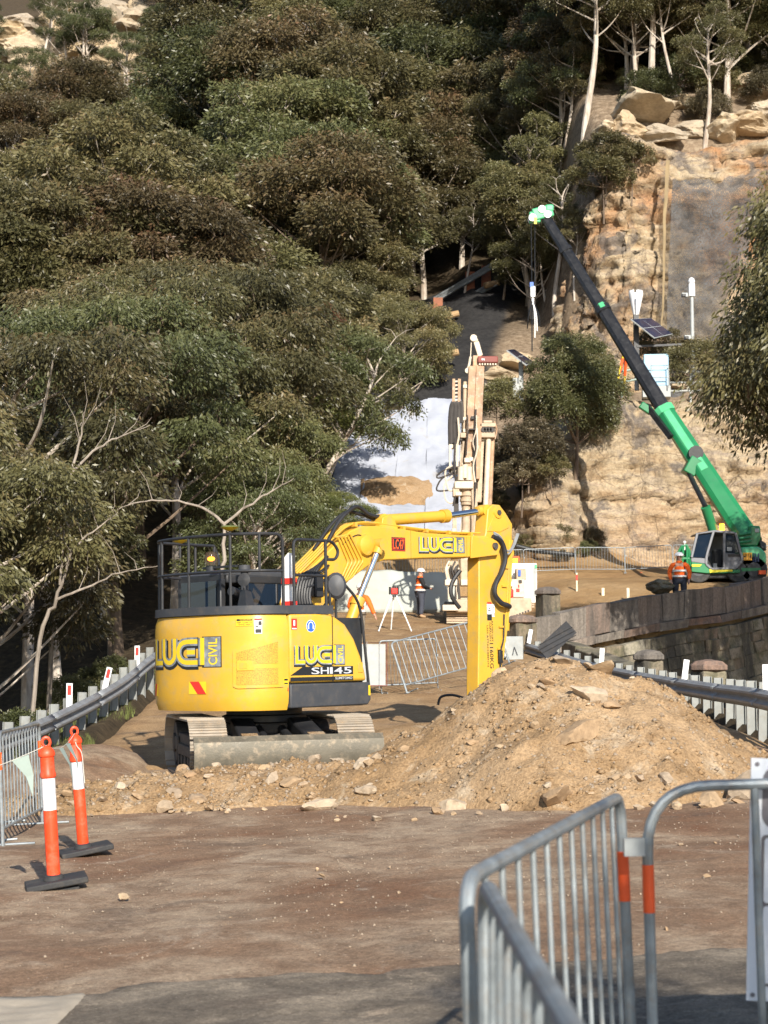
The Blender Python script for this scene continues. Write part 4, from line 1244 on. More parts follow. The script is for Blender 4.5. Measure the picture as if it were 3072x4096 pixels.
# bucket ram along the outside of the arm, link and bucket buried behind the heap
ram('bucket_ram', (5.03, 3.30), (4.90, 2.05), (4.62, 1.22), 0.07, 0.04, (BX,))
bk = MB(MU); bk.prism([(4.2, 0.95), (4.65, 1.0), (5.0, 0.8), (5.1, 0.45), (4.9, 0.12), (4.5, 0.06), (4.2, 0.2), (4.35, 0.5)], bp_(BX - 0.45), bp_(BX + 0.45)); bk.build('bucket', 'track_steel', exc, bevel=0.02)
# ---- hydraulic lines
lines = MB(MU)
for k in range(5):
    o_ = 0.035 * k
    x_ = BX - 0.16 + 0.07 * k
    lines.tube(smooth_path([(x_, 0.42, zz(2.86)), (x_, 0.85, zz(3.19)), (x_, 1.3, zz(3.54)), (x_, 1.7, zz(3.65)), (x_, 2.4, zz(3.625)), (x_, 3.4, zz(3.575)), (x_, 4.25, zz(3.585))]), 0.016, 6)
lo_ = lines.build('hydraulic_line', 'yellow_arm', exc)
for k in range(5):
    q = MB(MU); o_ = 0.075 * k; x_ = BX + 0.21
    q.tube(round_path([(x_, 1.02 + o_ * .75, zz(3.40 - .0 * o_)), (x_, 1.10 + o_ * .75, zz(3.40 + .25 * o_)), (x_, 1.30 + o_, zz(3.04 + .1 * o_)), (x_, 1.12 + o_ * .8, zz(2.74 + .25 * o_)), (x_, 0.75 + o_ * .5, zz(2.55 + .2 * o_))], 0.05), 0.017, 6)
    q.build('hydraulic_line', 'yellow_arm', exc)
q = MB(MU); q.tube(smooth_path([(BX + .1, 0.95, zz(3.27)), (BX + .1, 1.22, zz(3.64)), (BX + .05, 1.55, zz(3.86)), (BX, 1.75, zz(3.88)), (BX, 1.95, zz(3.78)), (BX, 2.2, zz(3.76))]), 0.03, 8); q.build('hydraulic_hose', 'hose', exc)
q = MB(MU); q.tube(smooth_path([(BX - .05, 0.85, zz(3.22)), (BX - .05, 1.2, zz(3.60)), (BX - .05, 1.5, zz(3.80)), (BX - .08, 1.8, zz(3.80)), (BX - .05, 2.1, zz(3.72))]), 0.026, 8); q.build('hydraulic_hose', 'hose', exc)
for k in range(6):
    q = MB(MU); a = 0.05 * k
    q.tube(smooth_path([(BX + .30 + .02 * k, 0.30 + a, zz(2.15)), (BX + .30, 0.20 + a, zz(2.5)), (BX + .27, 0.32 + a * 1.2, zz(2.82 + .3 * a)), (BX + .23, 0.62 + a, zz(2.86 + a))]), 0.024, 7); q.build('hydraulic_hose', 'hose', exc)
for a0, a1, r_ in (((0.15, 2.72), (0.9, 2.98), .02), ((0.2, 2.62), (1.0, 2.86), .022), ((0.55, 2.3), (0.92, 2.55), .024)):
    q = MB(MU); q.tube(smooth_path([(BX + .26, a0[0], zz(a0[1])), (BX + .29, (a0[0] + a1[0]) / 2, zz((a0[1] + a1[1]) / 2 - .04)), (BX + .22, a1[0], zz(a1[1]))]), r_, 7); q.build('hydraulic_hose', 'hose', exc)
q = MB(MU); q.box((BX + .28, 0.62, zz(2.68)), (0.1, 0.16, 0.34)); q.build('work_lamp', 'hose', exc, bevel=0.02)
q = MB(MU); q.tube(smooth_path([(BX + .21, 4.45, zz(3.53)), (BX + .24, 4.62, zz(3.45)), (BX + .25, 4.69, zz(3.2)), (BX + .24, 4.60, zz(2.96)), (BX + .24, 4.47, zz(2.80)), (BX + .24, 4.43, zz(2.62)), (BX + .25, 4.56, zz(2.48)), (BX + .25, 4.70, zz(2.44)), (BX + .2, 4.82, zz(2.42))]), 0.042, 10); q.build('hydraulic_hose', 'hose', exc)
q = MB(MU); q.tube(smooth_path([(BX + .21, 4.47, zz(3.60)), (BX + .25, 4.60, zz(3.52)), (BX + .25, 4.72, zz(3.32)), (BX + .25, 4.85, zz(3.36)), (BX + .22, 5.02, zz(3.60))]), 0.016, 6); q.build('hydraulic_hose', 'galv_old', exc)
q = MB(MU); q.tube(smooth_path([(BX + .21, 4.47, zz(3.57)), (BX + .25, 4.58, zz(3.48)), (BX + .25, 4.72, zz(3.26)), (BX + .25, 4.88, zz(3.36)), (BX + .22, 5.06, zz(3.60))]), 0.016, 6); q.build('hydraulic_hose', 'galv_old', exc)
for x_, t_ in ((BX + .11, 4.90), (BX + .11, 4.85)):
    q = MB(MU); q.tube([(x_ + .02, t_ + .10, zz(3.5)), (x_ + .03, t_ - .02, zz(2.42)), (x_ + .03, t_ - .22, zz(1.55))], 0.018, 6); q.build('hydraulic_line', 'yellow_arm', exc)
q = MB(MU); q.tube(smooth_path([(BX - .14, 4.05, zz(3.0)), (BX - .2, 3.92, zz(2.8)), (BX - .2, 3.90, zz(2.6)), (BX - .14, 4.02, zz(2.4))]), 0.035, 8); q.build('hydraulic_hose', 'hose', exc)
q = MB(MU); q.tube(smooth_path([(BX + .14, 4.75, zz(2.3)), (BX + .16, 4.70, zz(1.9)), (BX + .17, 4.62, zz(1.7)), (BX + .16, 4.60, zz(1.3)), (BX + .15, 4.50, zz(1.1))]), 0.014, 6); q.build('hydraulic_hose', 'hose', exc)
q = MB(MU); q.box((BX + .16, 4.62, zz(1.62)), (0.05, 0.08, 0.2)); q.build('quick_hitch_valve', 'hose', exc, bevel=0.01)

# bosses, gussets and clamps that break up the arm and boom faces
for t_, z_, r_ in ((4.66, 3.93, .10), (4.47, 3.38, .12), (4.44, 1.0, .10)):
    q = MB(MU); q.lathe([(r_, 0), (r_ * .9, .03), (r_ * .5, .035)], (BX + .13, t_, zz(z_)), 18, (1, 0, 0)); q.build('pin_boss', 'yellow_arm', arm)
    q = MB(MU); q.cyl((BX + .15, t_, zz(z_)), (BX + .185, t_, zz(z_)), r_ * .42, n=10); q.build('pin', 'track_dark', arm)
q = MB(MU); q.prism([(4.40, 3.62), (4.62, 3.98), (4.80, 3.90), (4.92, 3.70), (4.70, 3.62)], bp_(BX + .131), bp_(BX + .142)); q.build('gusset', 'yellow_arm', arm, bevel=.004)
for z_ in (3.05, 2.75, 2.1, 1.75): q = MB(MU); q.box((BX + .145, 4.86 - (3.4 - z_) * .14, zz(z_)), (.03, .11, .03)); q.build('line_clamp', 'yellow_arm', arm)
for t_ in (1.5, 2.0, 2.5, 3.0, 3.5, 4.0): q = MB(MU); q.box((BX, t_, zz(3.605 - .02 * (t_ - 1.5))), (.36, .05, .06)); q.build('line_clamp', 'yellow_arm', boom)
q = MB(MU); q.tube(smooth_path([(BX + .195, 1.2, zz(3.3)), (BX + .2, 1.5, zz(3.45)), (BX + .2, 1.75, zz(3.37)), (BX + .25, 1.83, zz(3.36))]), .008, 5); q.build('grease_line', 'hose', boom)
# ================================================================== drilling rig
def zr(zx, zy): return 410 + zx / 6.8056, 320 + zy / 6.8056      # crop of the photograph -> picture pixels
RD = 65.0
def rp(zx, zy, D=RD):
    u, v = zr(zx, zy); return at(u, v, D)
def slab(mb, x0, y0, x1, y1, D, t, lean=0.0):
    """upright block spanning a measured rectangle, its front at distance D, t deep"""
    a, b = rp(x0, y0, D), rp(x1, y1, D)
    mb.box(((a.x + b.x) / 2, D + t / 2, (a.z + b.z) / 2), (abs(b.x - a.x), t, abs(a.z - b.z)))
def rtube(mb, pts, r, n=8, D=RD): mb.tube([rp(p[0], p[1], p[2] if len(p) > 2 else D) for p in pts], r, n)
rg_base = rp(360, 2040); rg_base.z = G(rg_base.x, RD)
rig = empty('drilling_rig', rg_base, (0, 0, 0), 'cream and rust coloured crawler drilling rig with tall mast', 'drilling rig')
def rb(mb, name, mat, parent=None, bevel=0.0, smooth=35):
    o = mb.build(name, mat, None, smooth, bevel)
    for v_ in o.data.vertices: v_.co -= rg_base
    o.parent = parent or rig
    return o
mast = MB()
mast.beam(rp(394, 1010), rp(424, 318), 0.27, 0.40); mast.beam(rp(446, 1085), rp(477, 318), 0.30, 0.40)
mo_ = rb(mast, 'mast', 'rig_rust', bevel=0.02)
for k in range(9):
    q = MB(); y_ = 370 + 76 * k; xo = -0.043 * (y_ - 318)
    q.beam(rp(424 + xo, y_, RD + .1), rp(477 + xo, y_ + 8, RD + .1), 0.08, 0.10); rb(q, 'mast_rung', 'rig_tan', mo_)
q = MB(); q.beam(rp(451 - 20, 800, RD + .22), rp(451, 318, RD + .22), 0.34, 0.06); rb(q, 'mast_back_plate', 'rig_tan', mo_)
q = MB(); slab(q, 428, 240, 492, 316, RD - .1, 0.5); ho_ = rb(q, 'mast_head', 'rig_rust', bevel=0.03)
q = MB(); q.beam(rp(478, 245), rp(450, 150), 0.16, 0.2); q.beam(rp(450, 150), rp(428, 115), 0.14, 0.2); rb(q, 'winch_jib', 'rig_cream', bevel=0.02)
q = MB(); c_ = rp(432, 125); q.cyl(c_ + Vector((0, -.12, 0)), c_ + Vector((0, .12, 0)), 0.13); rb(q, 'sheave', 'rig_cream')
q = MB(); rtube(q, [(418, 130), (412, 250)], 0.02); rb(q, 'winch_cable', 'rig_cream')
q = MB(); rtube(q, [(412, 250), (404, 300), (392, 345)], 0.05); c_ = rp(392, 345); q.cyl(c_ + Vector((0, -.05, 0)), c_ + Vector((0, .05, 0)), 0.10); rb(q, 'hoist_hook', 'rig_cream')
q = MB(); slab(q, 460, 244, 600, 292, RD - .25, 0.55); rbx = rb(q, 'carousel_plate', 'rig_red', bevel=0.05)
for k in range(7):
    q = MB(); slab(q, 470 + 18 * k, 288, 480 + 18 * k, 306, RD - .2, 0.3); rb(q, 'carousel_finger', 'rig_cream', rbx)
for k in (0, 1):
    q = MB(); slab(q, 488 + 12 * k, 262, 495 + 12 * k, 274, RD - .262, 0.012); rb(q, 'marking', 'decal_white', rbx)
# left side: ladder frame, hose carrier, cream guard
q = MB(); q.beam(rp(296, 560), rp(298, 402), 0.10, 0.15); q.beam(rp(334, 560), rp(336, 402), 0.10, 0.15)
lf = rb(q, 'ladder_frame', 'rig_rust')
for k in range(6): q = MB(); q.beam(rp(296, 420 + 26 * k), rp(336, 416 + 26 * k), 0.05, 0.06); rb(q, 'ladder_rung', 'rig_cream', lf)
for k, xx in enumerate((284, 306, 330)):
    q = MB(); rtube(q, smooth_path([Vector((xx - 6, 850, RD)), Vector((xx - 8, 700, RD)), Vector((xx, 600, RD)), Vector((xx + 14, 565, RD)), Vector((xx + 22, 600, RD)), Vector((xx + 24, 700, RD))]), 0.10); rb(q, 'hose_carrier', 'rig_dark')
q = MB()
for a in ((266, 850, 282, 1040), (314, 850, 330, 1040), (266, 846, 330, 872), (266, 1010, 330, 1046)): slab(q, *a, RD - .2 - .004 * (a[1] > 846), 0.35)
rb(q, 'guard_frame', 'rig_cream')
q = MB(); q.cyl(rp(370, 780), rp(374, 420), 0.07); rb(q, 'side_pole', 'rig_tan')
for yy in (440, 660, 740): q = MB(); slab(q, 362, yy, 388, yy + 22, RD - .1, 0.2); rb(q, 'pole_bracket', 'rig_cream')
# right side rods in their clamp
q = MB(); slab(q, 474, 700, 585, 728, RD - .2, 0.5); slab(q, 482, 760, 580, 800, RD - .2, 0.5); slab(q, 500, 682, 560, 702, RD - .1, 0.3); cl_ = rb(q, 'rod_clamp', 'rig_tan', bevel=0.03)
for k in range(4): q = MB(); c_ = rp(500 + 20 * k, 745, RD - .25); q.cyl(c_, c_ + Vector((0, .4, 0)), 0.09); rb(q, 'clamp_roller', 'rig_dark', cl_)
q = MB(); q.cyl(rp(506, 1450), rp(535, 800), 0.10); rb(q, 'drill_rod', 'rig_cream')
q = MB(); q.cyl(rp(540, 1320, RD + .1), rp(562, 800, RD + .1), 0.085); rb(q, 'drill_rod', 'rig_rust')
q = MB(); rtube(q, [(575, 690), (592, 740), (580, 810)], 0.025); rb(q, 'clamp_hose', 'rig_rust', cl_)
# rotary head
q = MB(); slab(q, 302, 1096, 432, 1148, RD - .5, 0.9); rh = rb(q, 'rotary_head', 'rig_cream', bevel=0.04)
q = MB(); slab(q, 292, 1146, 336, 1200, RD - .45, 0.5); rb(q, 'gear_motor', 'rig_tan', rh, 0.02)
q = MB(); slab(q, 330, 1010, 410, 1098, RD - .35, 0.6); rb(q, 'swivel_housing', 'rig_tan', rh, 0.06)
for xx, yy in ((345, 1000), (372, 985), (400, 1000)):
    q = MB(); c_ = rp(xx, yy, RD - .4); q.cyl(c_, c_ + Vector((0, 0, -.5)), 0.12); rb(q, 'motor', 'rig_cream', rh)
q = MB(); a_, b_ = rp(392, 1150, RD - .1), rp(388, 1260, RD - .1); q.cyl(a_, b_, 0.24); q.cyl(a_.lerp(b_, .3), a_.lerp(b_, .45), 0.29); q.cyl(a_.lerp(b_, .65), a_.lerp(b_, .8), 0.28); rb(q, 'chuck', 'rig_tan', rh)
q = MB(); q.cyl(rp(384, 1255, RD - .1), rp(372, 1800, RD - .1), 0.155); rb(q, 'drill_rod', 'rig_tan')
q = MB(); slab(q, 405, 1150, 462, 1780, RD + .05, 0.25); rb(q, 'feed_beam', 'rig_tan', bevel=0.02)
q = MB(); slab(q, 300, 1200, 332, 1330, RD, 0.25); rb(q, 'feed_cylinder', 'rig_dark')
q = MB(); slab(q, 290, 1330, 318, 1480, RD, 0.2); rb(q, 'feed_cylinder', 'rig_tan')
q = MB(); slab(q, 342, 1620, 430, 1810, RD - .3, 0.6); rb(q, 'breakout_table', 'rig_tan', bevel=0.05)
for k, (xx, w_) in enumerate(((238, 70), (346, 70))): q = MB(); slab(q, xx, 1766, xx + w_ * 1.2, 1806, RD - .4, 0.5); rb(q, 'foot_clamp', 'rig_cream', bevel=0.02)
q = MB(); slab(q, 262, 1640, 330, 1770, RD - .15, 0.4); rb(q, 'valve_bank', 'rig_tan', bevel=0.04)
rnd = random.Random(3)
for k in range(9):
    q = MB(); x0 = rnd.uniform(262, 330); rtube(q, smooth_path([Vector((x0, 1640 + rnd.uniform(0, 60), RD - .2)), Vector((x0 - rnd.uniform(-10, 30), 1700, RD - .3)), Vector((x0 + rnd.uniform(-15, 15), 1790, RD - .25)), Vector((x0 + rnd.uniform(-10, 20), 1900, RD - .2))]), 0.035, 6); rb(q, 'hose', 'rig_cream' if k % 2 else 'rig_dark')
for pts_ in ([(330, 1000), (240, 1020), (185, 1058), (200, 1075), (290, 1040)], [(300, 1040), (230, 1070), (195, 1110), (185, 1160), (260, 1160)], [(290, 1060), (235, 1120), (240, 1210), (270, 1245), (305, 1240)], [(290, 990), (240, 1030), (260, 1150), (300, 1160)]):
    q = MB(); rtube(q, smooth_path([Vector((p[0], p[1], RD - .3)) for p in pts_]), 0.035, 6); rb(q, 'hose', 'rig_dark' if pts_[0][0] != 290 else 'rig_cream')
rnd = random.Random(9)
for k in range(12):                              # hose bundle and cables running down the mast
    x0 = rnd.uniform(300, 470); y0 = rnd.uniform(560, 1000); y1 = y0 + rnd.uniform(250, 600); D_ = RD + rnd.uniform(-.45, .1)
    q = MB(); rtube(q, smooth_path([Vector((x0, y0, D_)), Vector((x0 + rnd.uniform(-14, 8), lerp(y0, y1, .4), D_ - .05)), Vector((x0 + rnd.uniform(-24, 4), lerp(y0, y1, .7), D_)), Vector((x0 - .03 * (y1 - y0), y1, D_))]), rnd.uniform(.02, .045), 6); rb(q, 'hose', rnd.choice(['rig_dark', 'rig_dark', 'rig_tan', 'rig_cream']))
for k in range(16):                              # brackets, valves and bolted plates
    x0 = rnd.uniform(285, 455); y0 = rnd.uniform(620, 1760); w_ = rnd.uniform(14, 46)
    q = MB(); slab(q, x0 - .04 * (y0 - 1000), y0, x0 - .04 * (y0 - 1000) + w_, y0 + rnd.uniform(10, 40), RD - rnd.uniform(.2, .5), .3); rb(q, 'bracket', rnd.choice(['rig_cream', 'rig_tan', 'rig_rust', 'rig_dark']), None, .02)
q = MB(); q.beam(rp(352, 1120, RD + .3), rp(378, 560, RD + .3), .22, .3); rb(q, 'mast_slide', 'rig_cream', mo_)
q = MB(); q.beam(rp(470, 1240, RD + .2), rp(488, 820, RD + .2), .16, .3); rb(q, 'mast_slide', 'rig_tan', mo_)
# chassis, tracks, power pack
q = MB(); slab(q, 222, 1938, 330, 1978, RD - .9, 0.5); rb(q, 'outrigger_beam', 'rig_cream', bevel=0.02)
q = MB(); slab(q, 310, 1900, 430, 1990, RD - .8, 1.2); rb(q, 'mast_foot', 'rig_tan', bevel=0.06)
q = MB(); slab(q, 340, 1880, 760, 1950, RD + .4, 2.6); rb(q, 'chassis', 'rig_tan', bevel=0.05)
for dx, wid, D0 in ((0, 150, RD - .4), (400, 190, RD + .3)):
    p0_, p1_ = rp(252 + dx, 2052, D0), rp(252 + dx + wid, 1985, D0)
    tr = MB()
    xx0, xx1 = p0_.x, p1_.x
    zb, zt = G(xx0, D0), G(xx0, D0) + 0.75
    prof_ = [(0, zb + .36), (.12, zb + .1), (.36, zb), (3.1, zb + .2), (3.36, zb + .35), (3.4, zb + .65), (3.2, zb + .95), (.5, zb + .78), (.15, zb + .65)]
    tr.prism(prof_, lambda p: (xx0, D0 + p[0], p[1]), lambda p: (xx1, D0 + p[0], p[1]))
    to_ = rb(tr, 'crawler_track', 'rig_dark', bevel=0.04)
    for k in range(8):
        q = MB(); a = k / 8; zq = lerp(zb + .08, zt + .02, a)
        q.box(((xx0 + xx1) / 2, D0 - .02 + 0.12 * abs(a - .45), zq), (abs(xx1 - xx0) * 1.04, 0.07, 0.06)); rb(q, 'track_pad', 'rig_tan', to_)
q = MB(); slab(q, 655, 1890, 830, 2040, RD - .2, 0.5); rb(q, 'track_guard', 'rig_tan', bevel=0.06)
for k in range(6): q = MB(); slab(q, 705 + 19 * k, 2008 - 7 * k, 716 + 19 * k, 2034 - 7 * k, RD - .214, 0.02); rb(q, 'guard_slot', 'rig_dark')
q = MB(); slab(q, 684, 1656, 866, 1926, RD + 1.2, 3.0); pp = rb(q, 'power_pack', 'rig_white', bevel=0.03)
for nm, r_, m_, D_ in (('vent_panel', (846, 1668, 862, 1720), 'galv_post', RD + 1.17), ('side_panel', (838, 1690, 860, 1880), 'galv_post', RD + 1.18)):
    q = MB(); slab(q, *r_, D_, 0.03); rb(q, nm, m_, pp)
q = MB(); slab(q, 848, 1664, 864, 1690, RD + 1.15, 0.02); rb(q, 'green_sticker', 'crane_mint', pp)
q = MB(); slab(q, 690, 1764, 782, 1888, RD + .1, 0.9); cb_ = rb(q, 'control_box', 'rig_cream', bevel=0.03)
q = MB(); slab(q, 722, 1690, 790, 1770, RD + .3, 0.7); rb(q, 'control_cowl', 'rig_tan', bevel=0.03)
q = MB(); slab(q, 736, 1700, 754, 1744, RD + .26, 0.03); rb(q, 'control_screen', 'decal_blue', cb_)
for a, m_ in (((722, 1828, 746, 1852), 'decal_red'), ((736, 1800, 744, 1822), 'decal_red'), ((738, 1768, 760, 1792), 'rig_dark'), ((752, 1772, 762, 1790), 'rig_dark')):
    q = MB(); slab(q, *a, RD + .085 - (0.006 if a[0] == 752 else 0), 0.012); rb(q, 'panel_marking', m_, cb_)
q = MB(); slab(q, 672, 1830, 705, 1890, RD - .1, 0.4); rb(q, 'extinguisher', 'decal_red', bevel=0.05)
q = MB(); slab(q, 674, 1780, 702, 1815, RD - .1, 0.3); rb(q, 'jerry_can', 'decal_white', bevel=0.05)
q = MB(); slab(q, 834, 1900, 880, 1938, RD + 1.4, 1.2); rb(q, 'tank', 'rig_dark', bevel=0.03)
q = MB(); c_ = rp(716, 1645, RD + 1.6); q.cyl(c_ - Vector((0, 0, .14)), c_ + Vector((0, 0, .12)), 0.09); rb(q, 'beacon', 'beacon_amber')

# ================================================================== mobile crane
CD = 67.0
def cr(zx, zy): return 640 + zx / 12.96, 500 + zy / 12.96
def cp(zx, zy, D=CD): u, v = cr(zx, zy); return at(u, v, D)
cb0 = cp(1050, 1010); cb0.z = T(cb0.x, CD)
crane = empty('mobile_crane', cb0, (0, 0, 0), 'green mobile crane with silver cab and long black telescopic boom', 'crane')
def cbuild(mb, name, mat, parent=None, bevel=0.0, smooth=35):
    o = mb.build(name, mat, None, smooth, bevel)
    for v_ in o.data.vertices: v_.co -= cb0
    o.parent = parent or crane
    return o
def cprism(poly, D, t):
    mb = MB(); mb.prism(poly, lambda p: cp(p[0], p[1], D), lambda p: cp(p[0], p[1], D) + Vector((0, t, 0))); return mb
def cslab(x0, y0, x1, y1, D, t): return cprism([(x0, y0), (x1, y0), (x1, y1), (x0, y1)], D, t)
# chassis and wheels
cbuild(cslab(640, 930, 1640, 1020, CD + .1, 2.2), 'chassis', 'black_steel', bevel=0.05)
for xx in (760, 1290, 1480):
    for yy in (0.0, 1.9):
        w = MB(); c_ = cp(xx, 1040, CD + yy); c_.z = cb0.z + 0.52
        w.cyl(c_, c_ + Vector((0, 0.42, 0)), 0.52, n=24); wo_ = cbuild(w, 'wheel', 'rubber', bevel=0.04)
        w = MB(); w.cyl(c_ + Vector((0, -.01, 0)), c_ + Vector((0, 0.2, 0)), 0.27, n=16); cbuild(w, 'rim', 'charcoal', wo_)  # rim coloured dark to suggest the shadow beneath the crane body
# slewing body: front nose, base band, rear counterweight
cbuild(cprism([(666, 800), (860, 830), (930, 900), (1300, 900), (1300, 945), (870, 950), (670, 930)], CD - .1, 1.5), 'slew_base', 'crane_green', bevel=0.02)
q = cprism([(900, 895), (1200, 893), (1200, 925), (905, 942)], CD - .12, 0.02); cbuild(q, 'reflective_stripe', 'crane_yellow')
q = cprism([(672, 835), (800, 835), (780, 862), (672, 862)], CD - .12, 0.02); cbuild(q, 'reflective_stripe', 'crane_yellow')
bodyr = cbuild(cprism([(1300, 610), (1540, 600), (1590, 640), (1640, 690), (1640, 850), (1580, 900), (1330, 905)], CD, 2.2), 'counterweight', 'crane_mint', bevel=0.08)
q = cprism([(1310, 880), (1570, 880), (1560, 915), (1320, 925)], CD - .02, 2.0); cbuild(q, 'skirt', 'crane_green')
q = cslab(1335, 682, 1450, 780, CD - .02, 0.02); plt_ = cbuild(q, 'number_plate', 'plate_orange', bodyr)
q = MB()
def cfn(a, b_, o): return cp(a, b_, CD - .022 - o)
vs, fs = text_polys('H114'); q.add([cfn(1342 + a * 100, 772 - b_ * 80, 0.004) for a, b_ in vs], fs); tag(cbuild(q, 'plate_lettering', 'decal_black', plt_, smooth=0), kind='stuff')
q = MB()
for r_ in ((1490, 690, 1508, 800), (1525, 690, 1543, 800), (1508, 736, 1525, 754)): q.add([cfn(r_[0], r_[1], 0), cfn(r_[2], r_[1], 0), cfn(r_[2], r_[3], 0), cfn(r_[0], r_[3], 0)], [(0, 1, 2, 3)])
cbuild(q, 'logo_letter', 'decal_navy', bodyr, smooth=0)
for k in range(3): q = cslab(1462 + 9 * k, 690, 1466 + 9 * k, 800, CD - .02, 0.015); cbuild(q, 'logo_bar', 'decal_navy', bodyr)
for xx in (1375, 1436): q = cslab(xx, 828, xx + 28, 856, CD - .02, 0.03); cbuild(q, 'vent', 'decal_black', bodyr)
cbuild(cslab(1545, 910, 1632, 962, CD - .2, 0.2), 'tail_marker', 'decal_orange')
cbuild(cprism([(1540, 500), (1640, 560), (1640, 660), (1560, 620)], CD + .8, 0.8), 'winch_housing', 'charcoal', bevel=0.05)
# cab
cabp = [(738, 425), (965, 392), (1100, 398), (1236, 420), (1322, 740), (1322, 792), (1240, 885), (930, 893), (850, 832), (662, 800), (662, 745)]
cc = cbuild(cprism(cabp, CD - .05 + 1.15, 0.08), 'cab', 'crane_silver', bevel=0.01)     # far wall
cbuild(cprism([(730, 430), (960, 388), (1100, 393), (1240, 415), (1236, 445), (965, 418), (742, 450)], CD - .15, 1.4), 'cab_roof', 'crane_silver', cc, 0.03)
def cbar(p0, p1, w=0.09, D=CD - .1): q = MB(); q.beam(cp(*p0, D), cp(*p1, D), w, 0.09); cbuild(q, 'cab_pillar', 'crane_silver', cc, 0.01)
for p0, p1 in (((742, 430), (668, 745)), ((955, 400), (862, 720)), ((862, 720), (856, 830)), ((856, 830), (925, 890)), ((925, 890), (1240, 884)), ((1090, 405), (1090, 880)), ((1236, 425), (1320, 745)), ((1320, 745), (1320, 792)), ((1320, 792), (1240, 884))): cbar(p0, p1)
cbuild(cprism([(662, 745), (860, 755), (860, 830), (664, 802)], CD - .1, 1.2), 'cab_front_panel', 'crane_silver', cc, 0.02)
cbuild(cprism([(745, 440), (935, 415), (855, 745), (675, 740)], CD - .06, 0.02), 'windscreen', 'glass_dark', cc)
cbuild(cprism([(1105, 690), (1310, 700), (1310, 790), (1238, 872), (1105, 872)], CD - .06, 0.05), 'door_panel', 'crane_silver', cc, 0.01)
cbuild(cslab(1140, 700, 1300, 735, CD - .075, 0.012), 'door_stripe', 'rig_dark', cc)
cbuild(cprism([(1110, 440), (1228, 445), (1305, 690), (1105, 680)], CD - .04, 0.02), 'door_window', 'glass_dark', cc)
cbuild(cprism([(960, 640), (1070, 640), (1070, 870), (960, 870)], CD + .3, 0.5), 'driver_seat', 'cab_interior', cc, 0.05)
cbuild(cslab(950, 820, 1000, 880, CD + .1, 0.2), 'pedal_box', 'galv_post', cc)
cbuild(cslab(1128, 612, 1190, 660, CD - .075, 0.02), 'door_notice', 'galv_post', cc)
q = MB(); c_ = cp(1062, 370, CD + .5); q.cyl(c_, c_ - Vector((0, 0, .10)), 0.10); q.cyl(c_, c_ + Vector((0, 0, .18)), 0.085); cbuild(q, 'beacon', 'beacon_amber')
# green front frame (hook stowage)
for pts_ in ([(488, 860), (490, 690), (545, 600), (600, 585), (640, 660), (655, 860)], [(560, 600), (545, 860)], [(612, 600), (612, 860)], [(490, 760), (655, 760)]):
    q = MB(); q.tube([cp(p[0], p[1], CD) for p in pts_], 0.055, 8); cbuild(q, 'front_frame', 'crane_green')
cbuild(cprism([(500, 700), (560, 610), (600, 600), (640, 680), (650, 880), (495, 880)], CD + .25, 0.12), 'front_panel', 'crane_green', bevel=0.01)
q = MB(); c_ = cp(578, 548); q.sphere(c_, 0.06); q.cyl(c_, c_ - Vector((0, 0, .3)), 0.02); cbuild(q, 'marker_ball', 'white_gloss')
# boom turret
cbuild(cprism([(1250, 470), (1420, 400), (1430, 330), (1560, 335), (1572, 480), (1520, 600), (1290, 600)], CD + .5, 0.9), 'boom_turret', 'crane_green', bevel=0.06)
cbuild(cslab(1490, 370, 1545, 420, CD + .46, 0.04), 'turret_plate', 'galv_post', bevel=0.01)
for yy in (430, 480, 530): q = MB(); q.tube([cp(1280, yy + 20, CD + .42), cp(1440, yy, CD + .42)], 0.05); cbuild(q, 'hydraulic_pipe', 'crane_green')
# boom sections: (u, v, distance, width, height)
B0, B1, B2, B3 = at(752, 545, CD + .9), at(664, 410, CD + 4.2), at(603, 310, CD + 7.0), at(546, 219, CD + 9.8)
def section(p0, p1, w0, h0, w1, h1, name, mat):
    q = MB()
    d = (p1 - p0).normalized(); s = Vector((0, 1, 0)); s = (s - d * s.dot(d)).normalized(); u = d.cross(s)
    def ring(p, w, h): return [p + s * (w / 2 * a) + u * (h / 2 * b_) for a, b_ in ((-1, -.55), (-.6, -1), (.6, -1), (1, -.55), (1, .55), (.6, 1), (-.6, 1), (-1, .55))]
    r0, r1 = ring(p0, w0, h0), ring(p1, w1, h1)
    q.add(r0 + r1, [tuple(range(8))[::-1], tuple(range(8, 16))] + [(i, (i + 1) % 8, 8 + (i + 1) % 8, 8 + i) for i in range(8)])
    return cbuild(q, name, mat)
b1o = section(B0, B1, 0.62, 0.86, 0.60, 0.66, 'boom_base_section', 'crane_green')
section(B0.lerp(B1, .965), B0.lerp(B1, 1.01), 0.66, 0.76, 0.66, 0.76, 'boom_collar', 'crane_mint')
section(B0.lerp(B1, .52), B0.lerp(B1, .985), 0.64, 0.52, 0.62, 0.46, 'boom_cover', 'crane_mint')
section(B1, B2, 0.50, 0.58, 0.48, 0.54, 'boom_inner_section', 'boom_black')
section(B2.lerp(B1, .03), B2.lerp(B3, .02), 0.56, 0.64, 0.56, 0.64, 'boom_collar', 'boom_black')
section(B2.lerp(B1, .01), B2.lerp(B3, .035), 0.60, 0.36, 0.60, 0.36, 'boom_collar', 'crane_mint')
section(B2, B3, 0.42, 0.50, 0.38, 0.44, 'boom_tip_section', 'boom_black')
section(B2.lerp(B3, .62), B2.lerp(B3, .66), 0.46, 0.56, 0.46, 0.56, 'boom_collar', 'boom_black')
